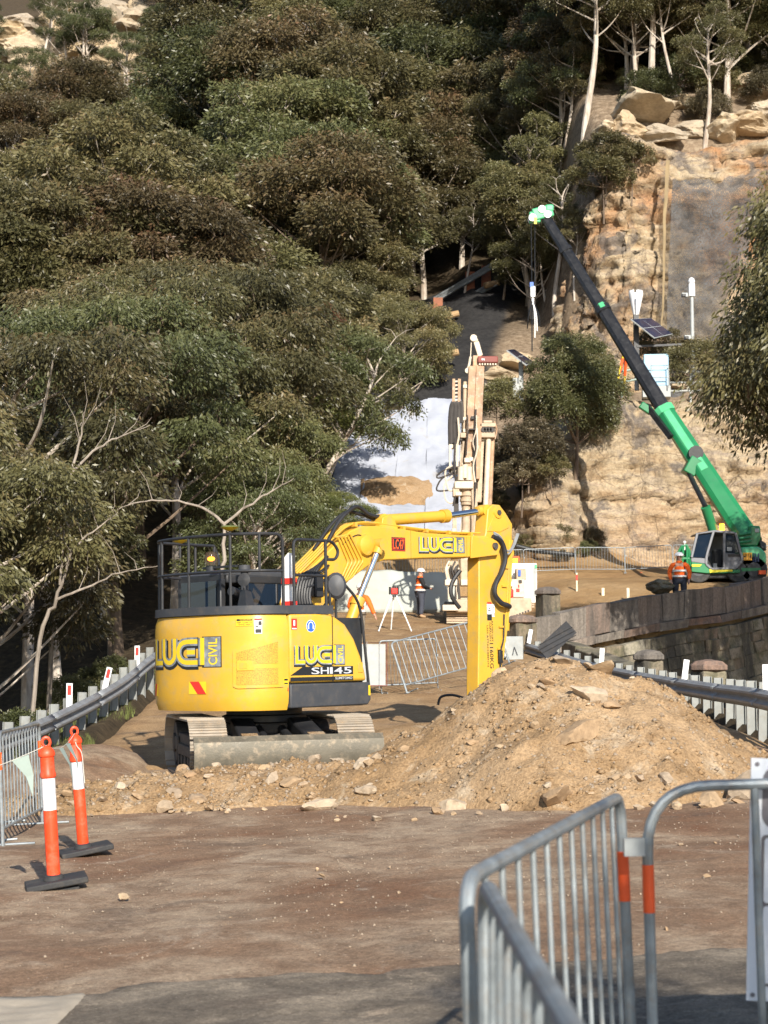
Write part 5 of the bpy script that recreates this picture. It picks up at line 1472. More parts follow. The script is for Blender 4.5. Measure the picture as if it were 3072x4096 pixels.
hd = MB(); hd.box(B3 + Vector((-.15, 0, .25)), (0.9, 0.5, 0.55), Matrix.Rotation(R(-15), 4, 'Y')); hd.box(B3 + Vector((-.5, 0, .05)), (0.5, 0.4, 0.5)); hd.box(B3 + Vector((.15, 0, .45)), (0.35, 0.55, 0.3)); cbuild(hd, 'boom_head', 'crane_mint', bevel=0.06)
for dx, dz_ in ((-.62, .0), (-.2, .38), (.05, .15)):
    q = MB(); c_ = B3 + Vector((dx, -.3, dz_)); q.cyl(c_, c_ + Vector((0, .6, 0)), 0.17); cbuild(q, 'sheave', 'white_gloss')
q = MB(); q.box(B3 + Vector((-.5, -.3, -.15)), (0.12, 0.05, 0.3)); cbuild(q, 'load_sign', 'decal_yellow')
# lift ram
q = MB(); q.cyl(cp(950, 400, CD + .6), cp(850, 90, CD + .2), 0.19); lr = cbuild(q, 'lift_ram', 'crane_green')
q = MB(); q.cyl(cp(850, 90, CD + .2), B0.lerp(B1, .62) + Vector((-.35, -.1, -.5)), 0.10); cbuild(q, 'ram_rod', 'boom_black', lr)
q = MB(); q.box(B0.lerp(B1, .62) + Vector((-.2, 0, -.3)), (0.5, 0.9, 0.7), Matrix.Rotation(R(30), 4, 'Y')); cbuild(q, 'ram_lug', 'crane_green', lr, 0.04)
q = MB(); c_ = B0.lerp(B1, .66); q.cyl(c_ + Vector((.05, -.48, 0)), c_ + Vector((.05, .48, 0)), 0.3); cbuild(q, 'hose_reel', 'boom_black')
q = MB(); q.beam(B0.lerp(B1, .80) + Vector((-.45, -.3, -.1)), B1.lerp(B2, .08) + Vector((-.55, -.3, -.2)), 0.16, 0.22); cbuild(q, 'fly_jib_pin', 'boom_black')
q = MB(); q.box(B1 + Vector((-.75, -.1, .05)), (0.55, 0.3, 0.3), Matrix.Rotation(R(35), 4, 'Y')); cbuild(q, 'fly_jib_bracket', 'crane_green', bevel=0.04)
tag(b1o, 'green lower boom section')
# hoist rope, hook block and chain slings
hk = B3 + Vector((-.62, -.1, -.1)); hb = at(538, 293, CD + 9.7)
for dx in (-.05, .12):
    q = MB(); q.tube([hk + Vector((dx, 0, 0)), Vector((hk.x + dx * .7, hk.y, hb.z))], 0.022, 5); cbuild(q, 'hoist_rope', 'boom_black')
q = MB(); q.box((hk.x, hk.y, hb.z + .05), (0.22, 0.2, 0.5)); q.cyl((hk.x, hk.y, hb.z - .2), (hk.x, hk.y, hb.z - .55), 0.06); hbk = cbuild(q, 'hook_block', 'white_gloss', bevel=0.04)
q = MB(); q.box((hk.x - .05, hk.y - .02, hb.z + .36), (0.16, 0.16, 0.22)); cbuild(q, 'overload_switch', 'decal_blue', hbk)
for k, (x_, z_) in enumerate(((-.05, -2.6), (.18, -1.7), (.3, -1.5), (0.08, -2.0), (-.25, -1.6))):
    q = MB(); q.tube(smooth_path([(hk.x, hk.y, hb.z - .3), (hk.x + x_ * .8, hk.y - .05 * k, hb.z - 1.0), (hk.x + x_, hk.y, hb.z + z_)]), 0.028, 5); cbuild(q, 'sling_chain', 'boom_black' if k % 2 == 0 else 'white_gloss', hbk)
# ================================================================== cliffs
def cliff_mat(name, warm=1.0):
    m, nt, b, out = new_mat(name)
    v = objvec(nt)
    vs_ = objvec(nt, (0.35, 0.35, 1.6))          # bedding
    vv = objvec(nt, (1.3, 1.3, 0.16))            # water streaks
    n1 = tex_noise(nt, 0.22, 5, 0.6, v, 0.6)
    n2 = tex_noise(nt, 1.3, 8, 0.7, vs_, 0.4)
    n3 = tex_noise(nt, 7.0, 8, 0.72, v)
    n4 = tex_noise(nt, 0.9, 6, 0.65, vv, 0.3)
    n5 = tex_noise(nt, 0.42, 7, 0.66, v, 1.0)
    c = ramp(nt, n2.outputs[0], [(0.25, (0.24, 0.165, 0.10)), (0.40, (0.38, 0.28, 0.17)), (0.54, (0.50, 0.40, 0.27)), (0.64, (0.36, 0.29, 0.22)), (0.75, (0.47, 0.31, 0.15))]).outputs[0]
    c = mixc(nt, ramp(nt, n1.outputs[0], [(0.47, 0.0), (0.62, 0.8 * warm)]).outputs[0], c, (0.42, 0.20, 0.085))
    c = mixc(nt, ramp(nt, n5.outputs[0], [(0.52, 0.0), (0.62, 0.9)]).outputs[0], c, (0.17, 0.145, 0.125))
    c = mixc(nt, ramp(nt, n4.outputs[0], [(0.56, 0.0), (0.72, 0.7)]).outputs[0], c, (0.12, 0.095, 0.08))
    c = mixc(nt, 0.8, c, ramp(nt, n3.outputs[0], [(0.32, 0.5), (0.52, 1.0), (0.72, 1.3)]).outputs[0], 'MULTIPLY')
    wv = tex_noise(nt, 1.6, 4, 0.6, v)
    mx = N(nt, 'ShaderNodeMix', data_type='VECTOR'); mx.inputs[0].default_value = 0.22
    nt.links.new(objvec(nt, (0.5, 0.5, 0.95)), mx.inputs[4]); nt.links.new(wv.outputs['Color'], mx.inputs[5])
    ck = N(nt, 'ShaderNodeTexVoronoi', feature='DISTANCE_TO_EDGE'); ck.inputs['Scale'].default_value = 1.3
    nt.links.new(mx.outputs[1], ck.inputs['Vector'])
    c = mixc(nt, ramp(nt, ck.outputs['Distance'], [(0.0, 0.6), (0.02, 0.0)]).outputs[0], c, (0.06, 0.045, 0.035))
    nt.links.new(c, b.inputs['Base Color'])
    b.inputs['Roughness'].default_value = 0.93
    b.inputs['Specular IOR Level'].default_value = 0.15
    ad = N(nt, 'ShaderNodeMath', operation='ADD')
    nt.links.new(n2.outputs[0], ad.inputs[0]); nt.links.new(n3.outputs[0], ad.inputs[1])
    bump(nt, b, ad.outputs[0], 0.9, 0.15)
cliff_mat('sandstone', 0.25)
cliff_mat('sandstone_red', 0.9)
def hash1(*a):
    return (math.sin(sum(v_ * k for v_, k in zip(a, (12.9898, 78.233, 37.719)))) * 43758.5453) % 1.0
def strata(s, z, seed, amp):
    """blocky ledges: beds of uneven thickness, each broken into blocks"""
    zz_ = z + 0.30 * fbm(s * 0.16, seed, z * .05, 3) + 0.04 * s * (seed % 2 - .5)
    zz_ += 0.35 * fbm(s * .5, z * .35, seed + 9, 3)
    bed = math.floor(zz_ / 0.55 + 0.35 * math.sin(zz_ * 1.7 + seed))
    L = 0.9 + 1.9 * hash1(bed, seed, 1)
    blk = math.floor(s / L + hash1(bed, seed, 2) * 7)
    o_ = (hash1(bed, seed, 3) - .5) * 0.50 + (hash1(bed, blk, seed) - .5) * 0.50 * (0.4 + hash1(blk, seed, 9))
    fs_ = (s / L + hash1(bed, seed, 2) * 7) % 1
    if fs_ < 0.05 and hash1(bed, blk, 5) > .45: o_ -= 0.3
    if (zz_ / 0.55 + 0.35 * math.sin(zz_ * 1.7 + seed)) % 1 < .12 and hash1(bed, math.floor(s / 2.3), 4) > .5: o_ -= 0.25
    return amp * (o_ + 1.1 * fbm(s * 0.22, z * 0.22, seed, 4) + 0.34 * fbm(s * 1.6, z * 1.6, seed + 3, 5))
def cliff(name, path, zbot, ztop, seed, mat, amp=1.0, lean=0.25, ds=0.14, dz_=0.13, extra=None, bulge=None):
    P = [Vector((p[0], p[1], 0)) for p in path]
    S = [0]
    for a, b_ in zip(P, P[1:]): S.append(S[-1] + (b_ - a).length)
    def pos(s):
        for i in range(len(P) - 1):
            if s <= S[i + 1] or i == len(P) - 2:
                t = (s - S[i]) / (S[i + 1] - S[i]); d = (P[i + 1] - P[i]).normalized()
                return P[i].lerp(P[i + 1], t), Vector((d.y, -d.x, 0))
    ns = int(S[-1] / ds); nz = int(max(zt[1] - zbot for zt in ztop) / dz_)
    V = np.zeros(((ns + 1) * (nz + 6), 3), dtype=np.float32)
    k = 0
    for i in range(ns + 1):
        s = S[-1] * i / ns
        p, n_ = pos(s)
        zt = pw(p.x, ztop) + 0.5 * fbm(s * 0.5, seed, 0.2, 3)
        for j in range(nz + 1):
            t = j / nz
            z = lerp(zbot, zt, t)
            o_ = strata(s, z, seed, amp) - lean * (z - zbot) - 1.2 * max(0, (t - .86) / .14) ** 2
            if bulge: o_ += bulge(p.x, z)
            q = p + n_ * o_
            V[k] = (q.x, q.y, z); k += 1
        for j in range(1, 6):                 # capping ledge running back into the slope
            q2 = q - n_ * (0.7 * j)
            V[k] = (q2.x, q2.y, zt + 0.10 * fbm(q2.x, q2.y, seed) - 0.05 * j); k += 1
    o = link(name, np_mesh(name, V, grid_faces(ns + 1, nz + 6)), mat)
    return tag(o, kind='structure')
def bul(x, z):
    d = ((x - 7.6) / 1.9) ** 2 + ((z - 8.2) / 2.6) ** 2
    return 1.5 * max(0, 1 - d)
cliff('cliff', [(3.6, 80.5), (5.0, 78.6), (7.0, 77.9), (9.2, 78.6), (11, 79.6), (14, 79.8), (20, 79.4), (30, 77.5), (40, 75)], 4.8,
      [(3.6, 6.2), (5.0, 7.4), (6.4, 9.8), (7.5, 10.5), (9, 10.4), (10.2, 12.8), (11.5, 13.8), (20, 13.9), (30, 14.2), (40, 14)], 3.0, 'sandstone', 0.75, 0.16, bulge=bul)
cliff('cliff', [(9.4, 99.5), (10.6, 95.5), (13, 94.2), (17, 94.4), (20.5, 94.0), (26, 92.5), (34, 91)], 14.6,
      [(9.6, 25), (10.8, 28), (12, 30.6), (13.5, 31.6), (15, 30.6), (17, 30.4), (20.5, 31.0), (26, 32.5), (34, 33)], 8.0, 'sandstone_red', 1.0, 0.10, 0.17, 0.15)
# rockfall netting over the upper face
m, nt, b, out = new_mat('netting')
v = objvec(nt)
vd = N(nt, 'ShaderNodeTexVoronoi'); vd.inputs['Scale'].default_value = 9.0; vd.feature = 'DISTANCE_TO_EDGE'
nt.links.new(v, vd.inputs['Vector'])
n1 = tex_noise(nt, 0.8, 6, 0.65, v)
c = ramp(nt, n1.outputs[0], [(0.3, (0.045, 0.045, 0.047)), (0.7, (0.13, 0.125, 0.12))]).outputs[0]
nt.links.new(c, b.inputs['Base Color']); b.inputs['Roughness'].default_value = 0.8
tr_ = N(nt, 'ShaderNodeBsdfTransparent'); ms = N(nt, 'ShaderNodeMixShader')
f = ramp(nt, vd.outputs['Distance'], [(0.08, 0.0), (0.14, 0.62)])
n9 = tex_noise(nt, 0.55, 6, 0.65, v, 0.8)
f2 = ramp(nt, n9.outputs[0], [(0.42, 0.0), (0.66, 0.65)])
mxm = N(nt, 'ShaderNodeMath', operation='MAXIMUM'); nt.links.new(f.outputs[0], mxm.inputs[0]); nt.links.new(f2.outputs[0], mxm.inputs[1])
nt.links.new(mxm.outputs[0], ms.inputs[0]); nt.links.new(b.outputs[0], ms.inputs[1]); nt.links.new(tr_.outputs[0], ms.inputs[2]); nt.links.new(ms.outputs[0], out.inputs[0])
V = []
nx, nz = 34, 70
for i in range(nx + 1):
    for j in range(nz + 1):
        t = j / nz; z = lerp(15.0, 27.8 + .5 * fbm(i * .15, 1, 1), t)
        x = lerp(lerp(14.9, 15.7, t), lerp(18.0, 20.6, t) + .5 * math.sin(t * 9) + .3 * math.sin(t * 23), i / nx)
        V.append((x, 93.0 + 0.09 * (z - 15) + 0.45 * fbm(x * .6, z * .5, 2, 4) - .1, z))
nto = link('rockfall_netting', np_mesh('rockfall_netting', V, grid_faces(nx + 1, nz + 1), True), 'netting')
tag(nto, 'dark grey wire rockfall netting hanging down the upper cliff', 'netting')
V = []
for i in range(4):
    for j in range(41):
        t = j / 40; z = lerp(17.5, 28.9, t); V.append((lerp(14.75, 15.35, t) + .12 * fbm(z * .3, 1, 1) + (0.015 + 0.06 * t) * i, 92.80 + 0.09 * (z - 15) + 0.08 * fbm(z, i, 3), z))
paint('canvas', (0.25, 0.185, 0.10), 0.85, var=0.2, scale=1.2)
tag(link('erosion_strip', np_mesh('erosion_strip', V, grid_faces(4, 41), True), 'canvas'), 'narrow tan fabric strip beside the grey rockfall netting', 'strip')
# boulders on the cliff tops
rnd = random.Random(21)
def boulder_mesh(seed, flat):
    bm = bmesh.new(); bmesh.ops.create_icosphere(bm, subdivisions=4, radius=1.0)
    rd_ = random.Random(seed)
    planes = [(Vector((rd_.gauss(0, 1), rd_.gauss(0, 1), rd_.gauss(0, .8))).normalized(), rd_.uniform(.5, .85)) for _ in range(16)]
    for vv in bm.verts:
        p = vv.co.copy()
        for nrm, d in planes:
            k = p.dot(nrm)
            if k > d: p -= nrm * (k - d) * .92
        g = p.z * 3.4 + .8 * fbm(p.x, p.y, seed, 2)
        p.x *= 1 + .10 * (math.floor(g) % 2 - .5) + .30 * fbm(p.x * 1.5 + seed, p.y * 1.5, p.z * 1.5, 6); p.y *= 1 + .10 * (math.floor(g) % 2 - .5) + .30 * fbm(p.x * 1.5 + seed, p.y * 1.5, p.z * 1.5 + 4, 6)
        vv.co = Vector((p.x, p.y, p.z * flat))
    me = bpy.data.meshes.new('boulder'); bm.to_mesh(me); bm.free()
    return me
BLD = [boulder_mesh(40 + s, f) for s, f in ((1, .8), (2, .65), (3, .9), (4, .7))]
def boulder(u, v, D, r, label, sx=1.0, ground=False):
    me = BLD[rnd.randrange(4)]
    if not len(me.materials): me.materials.append(MATS['boulder'])
    o = bpy.data.objects.new('boulder', me); COL.objects.link(o)
    o.location = (at(u, v, D) if not ground else on_ground(u, v, D - 3, D + 90, r * .25)); o.scale = (r * sx, r, r * rnd.uniform(.75, .95)); r = r; o.rotation_euler = (rnd.uniform(-.2, .2), rnd.uniform(-.25, .25), rnd.uniform(0, 6))
    return tag(o, label, 'boulder')
for u, v, D, r, sx, lb in ((640, 122, 97, 2.6, 1.4, 'huge pale sandstone boulder on the upper cliff edge'), (625, 140, 96, 1.8, 1.2, 'weathered boulder below the huge one on the upper cliff edge'), (684, 108, 99, 1.2, 1.0, 'tall rounded boulder between tree trunks above the cliff'),
                           (700, 112, 99, 1.0, 1.0, 'ochre boulder next to the tall rounded one'), (694, 138, 97, 1.3, 1.3, 'flat cream boulder along the upper cliff rim'), (722, 140, 97, 1.5, 1.3, 'cream boulder with dark hollow on the cliff rim'), (748, 145, 97, 1.5, 1.2, 'grey pitted boulder on the cliff rim'),
                           (752, 100, 103, 1.9, 1.5, 'broad tan ledge boulder on the high slope'), (764, 84, 105, 1.3, 1.2, 'smooth boulder at the top of the high slope'), (770, 120, 100, 1.6, 1.2, 'square tan boulder at the slope edge'),
                           (660, 145, 96.5, 1.4, 1.6, 'low grey slab on the upper cliff rim'), (606, 142, 97, 1.2, 1.2, 'small pale outcrop beside the pale trunks')):
    boulder(u, v, D, r * .85, lb, sx, True)
for u, v, D, r, sx, lb in ((500, 382, 80.5, 1.2, 1.2, 'pale upright boulder beside the solar panel post'), (488, 396, 80, 1.1, .9, 'white streaked boulder behind the drilling mast'), (516, 370, 82, 1.5, 1.1, 'overhanging tan rock below the small solar panel'), (530, 440, 79, .7, 1, 'pale stone under the bushy tree'),
                           (573, 470, 78, .8, 1, 'cream block in the scrub below the bushy tree'), (416, 376, 93, 1.0, 1.6, 'sandy outcrop above the white sheet'), (590, 395, 82, .9, 1.6, 'low ledge stone at the terrace edge'), (680, 392, 81, .8, 1.8, 'flat ledge stone before the blue cabinet')):
    boulder(u, v, D, r * .8, lb, sx, True)
CRAG = ['pink weathered', 'reddish overhung', 'pale ledged', 'long cream', 'shaded grey', 'small bright', 'topmost', 'cracked', 'streaked', 'rounded', 'stepped', 'ochre', 'split', 'low', 'broken', 'leaning']
for k, (u, v, r) in enumerate(((60, 32, 4.5), (100, 36, 5), (150, 40, 5), (120, 66, 4), (30, 62, 4), (175, 24, 4), (140, 8, 5), (75, 12, 4.5), (20, 24, 4), (45, 80, 3.4), (90, 62, 3.6), (165, 62, 3.2), (180, 48, 3.4), (110, 20, 4.2), (10, 44, 3.6), (135, 86, 3))):
    boulder(u, v, 165, r * rnd.uniform(.9, 1.2), CRAG[k] + ' crag on the high far slope', rnd.uniform(1, 1.6), True)
# ================================================================== stone retaining wall
m, nt, b, out = new_mat('wall_stone')
oi = N(nt, 'ShaderNodeObjectInfo'); v = objvec(nt); vv = objvec(nt, (1.4, 1.4, 0.2))
n1 = tex_noise(nt, 2.2, 8, 0.7, v); n2 = tex_noise(nt, 16, 6, 0.7, v); n3 = tex_noise(nt, 0.9, 6, 0.7, vv)
c = ramp(nt, oi.outputs['Random'], [(0, (0.20, 0.17, 0.125)), (0.3, (0.27, 0.235, 0.17)), (0.6, (0.24, 0.185, 0.13)), (0.85, (0.33, 0.30, 0.23)), (1, (0.22, 0.15, 0.11))]).outputs[0]
c = mixc(nt, ramp(nt, n1.outputs[0], [(0.42, 0.0), (0.62, 0.85)]).outputs[0], c, (0.10, 0.098, 0.055))
c = mixc(nt, ramp(nt, n3.outputs[0], [(0.46, 0.0), (0.62, 0.9)]).outputs[0], c, (0.05, 0.046, 0.038))
c = mixc(nt, 0.7, c, ramp(nt, n2.outputs[0], [(0.35, 0.6), (0.6, 1.15)]).outputs[0], 'MULTIPLY')
nt.links.new(c, b.inputs['Base Color']); b.inputs['Roughness'].default_value = 0.95
bump(nt, b, n2.outputs[0], 0.7, 0.03)
m, nt, b, out = new_mat('parapet_stone')
oi = N(nt, 'ShaderNodeObjectInfo'); v = objvec(nt); vv = objvec(nt, (2.2, 2.2, 0.25))
n2 = tex_noise(nt, 14, 6, 0.7, v); n3 = tex_noise(nt, 1.3, 6, 0.7, vv)
c = ramp(nt, oi.outputs['Random'], [(0, (0.19, 0.165, 0.14)), (0.4, (0.25, 0.215, 0.18)), (0.7, (0.26, 0.16, 0.115)), (1, (0.17, 0.145, 0.125))]).outputs[0]
c = mixc(nt, ramp(nt, n3.outputs[0], [(0.42, 0.0), (0.62, 0.8)]).outputs[0], c, (0.085, 0.075, 0.066))
c = mixc(nt, 0.7, c, ramp(nt, n2.outputs[0], [(0.35, 0.6), (0.6, 1.15)]).outputs[0], 'MULTIPLY')
nt.links.new(c, b.inputs['Base Color']); b.inputs['Roughness'].default_value = 0.95
bump(nt, b, n2.outputs[0], 0.7, 0.03)
WP = [Vector((x, y, 0)) for x, y in WALLP]
WPs = smooth_path(WP, 8)
WS = [0]
for a, b_ in zip(WPs, WPs[1:]): WS.append(WS[-1] + (b_ - a).length)
def wpos(s):
    for i in range(len(WPs) - 1):
        if s <= WS[i + 1] or i == len(WPs) - 2:
            t = (s - WS[i]) / max(1e-6, WS[i + 1] - WS[i]); d = (WPs[i + 1] - WPs[i]).normalized()
            return WPs[i].lerp(WPs[i + 1], t), d
def ztop_w(s):
    p, _ = wpos(s)
    return pw(p.x, [(3.9, 2.75), (6, 3.2), (9, 3.75), (11, 4.0), (13, 4.45), (18, 5.4), (26, 6.5)])
SMAX = 17.5
wall = empty('retaining_wall', (3.9, 49.8, -1.5), (0, 0, 0), 'curved old masonry retaining wall with parapet, beyond the right guard rail', 'stone wall')
W0 = Vector((3.9, 49.8, -1.5))
def wblock(name, s0, s1, z00, z01, z10, z11, thick, proud, mat, lean=0.0):
    (a, da), (b_, db) = wpos(s0), wpos(s1)
    na, nb = Vector((da.y, -da.x, 0)), Vector((db.y, -db.x, 0))
    j = lambda: random.uniform(-.03, .03)
    f = lambda p, n_, z, o_: p + n_ * (o_ + j() + lean * (5.0 - z)) + Vector((j(), 0, z + j())) - W0
    q = MB()
    q.hexa([f(a, na, z00, proud), f(b_, nb, z10, proud), f(b_, nb, z10, proud - thick), f(a, na, z00, proud - thick)], [f(a, na, z01, proud), f(b_, nb, z11, proud), f(b_, nb, z11, proud - thick), f(a, na, z01, proud - thick)])
    return q.build(name, mat, wall, 0)
random.seed(99)
# backing so that joints are dark
for k in range(14):
    wblock('core', SMAX * k / 14, SMAX * (k + 1) / 14, -1.5, ztop_w(SMAX * k / 14) - 1.26, -1.5, ztop_w(SMAX * (k + 1) / 14) - 1.26, 0.5, -0.05, 'wall_stone', 0.12)
nst = 0
CH = 0.36
for row in range(17):
    s = random.uniform(-.5, 0)
    while s < SMAX:
        L = random.uniform(0.45, 1.05)
        sa, sb = max(0, s), min(SMAX, s + L)
        s += L
        if sb - sa < .15: continue
        z0_ = lambda q: ztop_w(q) - 1.23 - CH * (row + 1) * 0.97
        if z0_(sa) + CH < -0.4: continue
        wblock('stone', sa + .012, sb - .012, z0_(sa) + .012, z0_(sa) + CH - .012, z0_(sb) + .012, z0_(sb) + CH - .012, 0.3, random.uniform(-.03, .035), 'wall_stone', 0.12)
        nst += 1
s = 0
while s < SMAX:                                # projecting string course, then upright parapet slabs
    L = random.uniform(1.2, 1.9); e = min(SMAX, s + L)
    wblock('string_course_stone', s + .006, e - .006, ztop_w(s) - 1.10, ztop_w(s) - .86, ztop_w(e) - 1.10, ztop_w(e) - .86, 0.55, 0.14, 'parapet_stone')
    s = e
s = 0
while s < SMAX:
    L = random.uniform(.8, 1.5); e = min(SMAX, s + L)
    wblock('parapet_stone', s + .008, e - .008, ztop_w(s) - .855, ztop_w(s) + random.uniform(-.05, .03), ztop_w(e) - .855, ztop_w(e) + random.uniform(-.05, .03), 0.42, random.uniform(-.02, .02), 'parapet_stone')
    s = e
# free-standing stone piers and a low coping wall on the near side
def pier(u, v0, v1, D, w, label):
    p1 = at(u, v1, D); p0 = at(u, v0, D)
    root = empty('stone_pier', (p0.x, p0.y, p0.z), (0, 0, R(20)), label, 'pier')
    q = MB(); q.box((0, 0, (p1.z - p0.z) / 2 - .15), (w * .72, w * .72, p1.z - p0.z + .0)); q.build('shaft', 'wall_stone', root, 0, 0.04)
    q = MB(); q.lathe([(w * .42, 0), (w * .52, .04), (w * .52, .13), (w * .38, .22), (w * .08, .26)], (0, 0, p1.z - p0.z - .16), 8); q.build('cap', 'parapet_stone', root, 25)
    return root
pier(649, 690, 654, 40, 0.70, 'squat stone pier with worn cap behind the right guard rail')
pier(709, 705, 664, 38, 0.80, 'stone pier with domed cap behind the right guard rail')
pier(522, 645, 618, 49.4, 0.9, 'corner pier where the parapet meets the guard rail')
pier(548, 622, 590, 52.5, 0.8, 'blocky pier rising above the parapet line')
bst = boulder(657, 588, 61.6, .55, 'rounded brown masonry stump beside the bowed worker', 1.0)
bst.material_slots[0].link = 'OBJECT'; bst.material_slots[0].material = MATS['wall_stone']
cw_ = empty('coping_wall', (5.6, 36, -1), (0, 0, 0), 'low dark coping wall running behind the right guard rail', 'stone wall')
random.seed(5)
for k in range(16):
    y0_, y1_ = 28 + 1.35 * k, 28 + 1.35 * k + 1.32
    x_ = lambda y: pw(y, [(28, 7.4), (36, 7.2), (42, 6.4), (50, 4.9)])
    zt_ = lambda y: pw(y, [(28, .35), (36, .75), (44, 1.5), (50, 2.2)])
    q = MB(); q.hexa([(x_(y0_) - 5.6, y0_ - 36, -1.5), (x_(y0_) - 5.1, y0_ - 36, -1.5), (x_(y1_) - 5.1, y1_ - 36, -1.5), (x_(y1_) - 5.6, y1_ - 36, -1.5)],
                     [(x_(y0_) - 5.6, y0_ - 36, zt_(y0_) + 1 + random.uniform(-.05, .05)), (x_(y0_) - 5.1, y0_ - 36, zt_(y0_) + 1), (x_(y1_) - 5.1, y1_ - 36, zt_(y1_) + 1), (x_(y1_) - 5.6, y1_ - 36, zt_(y1_) + 1 + random.uniform(-.05, .05))]); q.build('coping_stone', 'wall_stone', cw_, 0, 0.03)

# ================================================================== shotcrete face and geotextile slope
paint('shotcrete', (0.40, 0.42, 0.38), 0.9, var=0.12, scale=0.8, dirt=(0.40, 0.33, 0.24), dirt_amt=0.4, bmp=0.5)
V = []
nx, nz = 50, 18
for i in range(nx + 1):
    for j in range(nz + 1):
        x = lerp(-3.2, 3.0, i / nx); t = j / nz
        y = 71.4 + 0.9 * t + 0.08 * fbm(x * 1.2, t * 3, 4)
        zb = G(x, 71) - 0.15; zt = 5.05 + 0.10 * fbm(x, 2, 2)
        V.append((x, y, lerp(zb, zt, t)))
    # roll back over the top
me = np_mesh('shotcrete_face', V, grid_faces(nx + 1, nz + 1), True)
o = link('shotcrete_face', me, 'shotcrete'); sol = o.modifiers.new('thick', 'SOLIDIFY'); sol.thickness = 0.5; sol.offset = 1.0
tag(o, 'low smooth grey green shotcrete face behind the standing worker', 'wall')
m, nt, b, out = new_mat('geotextile')
v = objvec(nt); n1 = tex_noise(nt, 0.45, 7, 0.65, v, 0.6); n2 = tex_noise(nt, 6, 6, 0.6, v)
c = ramp(nt, n1.outputs[0], [(0.28, (0.25, 0.275, 0.33)), (0.42, (0.36, 0.385, 0.45)), (0.60, (0.41, 0.435, 0.495)), (0.72, (0.36, 0.32, 0.27))]).outputs[0]
nt.links.new(c, b.inputs['Base Color']); b.inputs['Roughness'].default_value = 0.85
bump(nt, b, n2.outputs[0], 0.3, 0.05)
def slope_z(x, y): return max(T(x, y), pw(y, MID)) if x > -4 else pw(y, MID)
def strip_mesh(x0, x1, y0, y1, lift, seed, nx=16, ny=70):
    V = []
    for i in range(nx + 1):
        for j in range(ny + 1):
            t = j / ny; y = lerp(y0, y1, t) + 0.10 * fbm(i * .3, seed, t, 2)
            x = lerp(x0(t), x1(t), i / nx)
            V.append((x, y, pw(y, MID) + lift + 0.14 * fbm(x * .9, y * .5, seed, 4) + 0.02 * fbm(x * 4, y * 4, seed, 3)))
    return np_mesh('geotextile_sheet', V, grid_faces(nx + 1, ny + 1), True)
edges = [lambda t: lerp(-3.2, -1.6, t), lambda t: lerp(-1.5, -.2, t), lambda t: lerp(.1, 1.1, t), lambda t: lerp(1.8, 2.3, t), lambda t: lerp(3.4, 3.8, t)]
lbs = ['white geotextile strip along the trees on the steep slope', 'white geotextile strip in leaf shadow on the steep slope', 'white geotextile strip down the middle of the steep slope', 'white geotextile strip beside the drilling mast']
for k in range(4):
    o = link('geotextile_sheet', strip_mesh(edges[k], lambda t, k=k: edges[k + 1](t) + .25, 77.6 + .3 * (k % 2), 90.6 + (.5, -.2, .7, .9)[k], 0.34 + 0.05 * k, k * 3.3), 'geotextile')
    tag(o, lbs[k], 'sheet')
V = []
for i in range(25):
    for j in range(13):
        x = lerp(-1.1, 2.4, i / 24); y = lerp(81.1, 83.6, j / 12); e = max(0, 1 - ((i - 12) / 12.5) ** 2) * max(0, 1 - ((j - 6) / 6.5) ** 2)
        V.append((x, y, pw(y, MID) + 0.25 + 0.5 * e ** .6 + 0.1 * fbm(x * 2, y * 2, 5)))
tag(link('soil_mound', np_mesh('soil_mound', V, grid_faces(25, 13), True), 'spoil'), 'tan soil slump lying across the white sheets', 'heap')
q = MB(); c_ = at(360, 500, 83); q.sphere((0, 0, 0), .5, 12, 6, 1.2, .6, .22); o = q.build('red_bag', 'decal_red'); o.location = c_; tag(o, 'small red bag lying on the white sheet', 'bag')
# ================================================================== crowd barriers
def barrier_proto(L=2.25, H=1.1, nb=12, sticker=True, rad=0.10, rt=0.019, rbar=0.0085):
    root = empty('crowd_barrier', (0, 0, 0), (0, 0, 0), 'x', 'barrier')
    q = MB(); h = L / 2
    q.tube(round_path([(-h, 0, 0.0), (-h, 0, H), (h, 0, H), (h, 0, 0.0)], rad, 6), rt, 10)
    q.tube([(-h, 0, 0.17), (h, 0, 0.17)], rt * .85, 8)
    q.build('frame', 'galv', root)
    bar = MB(); bar.cyl((0, 0, 0.17), (0, 0, H - .012), rbar, n=8); bme = bar.mesh('bar'); bme.materials.append(MATS['galv'])
    for k in range(nb):
        o = bpy.data.objects.new('bar', bme); COL.objects.link(o); o.parent = root
        o.location = (-h + L * (k + 1) / (nb + 1), 0, 0)
    for s in (-1, 1):
        f = MB(); f.tube(round_path([(s * (h - .06), -0.30, 0.012), (s * (h - .06), 0.30, 0.012)], .05), 0.014, 8); f.beam((s * h, 0, 0.0), (s * (h - .06), 0, 0.012), 0.03, 0.02); f.build('foot', 'galv', root)
    if sticker:
        for s in ((-1, 1) if sticker == 2 else (-1,)):
            f = MB(); f.tube([(s * h, 0, H - .36), (s * h, 0, H - .19)], rt + .0015, 12, caps=False); so = f.build('sticker', 'decal_orange', root)
            f = MB(); vs, fs = text_polys('SAFETY')
            w = MB(); w.box((s * h, -rt - .0022, H - .275), (0.006, 0.0012, 0.12)); w.build('sticker_print', 'decal_white', so)
    hk = MB(); hk.box((h + .035, 0, .75), (.05, .02, .05)); hk.build('coupling', 'galv', root)
    return root
BP = barrier_proto(nb=11)
BPL = barrier_proto(sticker=2)
BPN = barrier_proto(nb=11, sticker=False)
BPF = barrier_proto(2.25, 1.1, 16, False)
used = {}
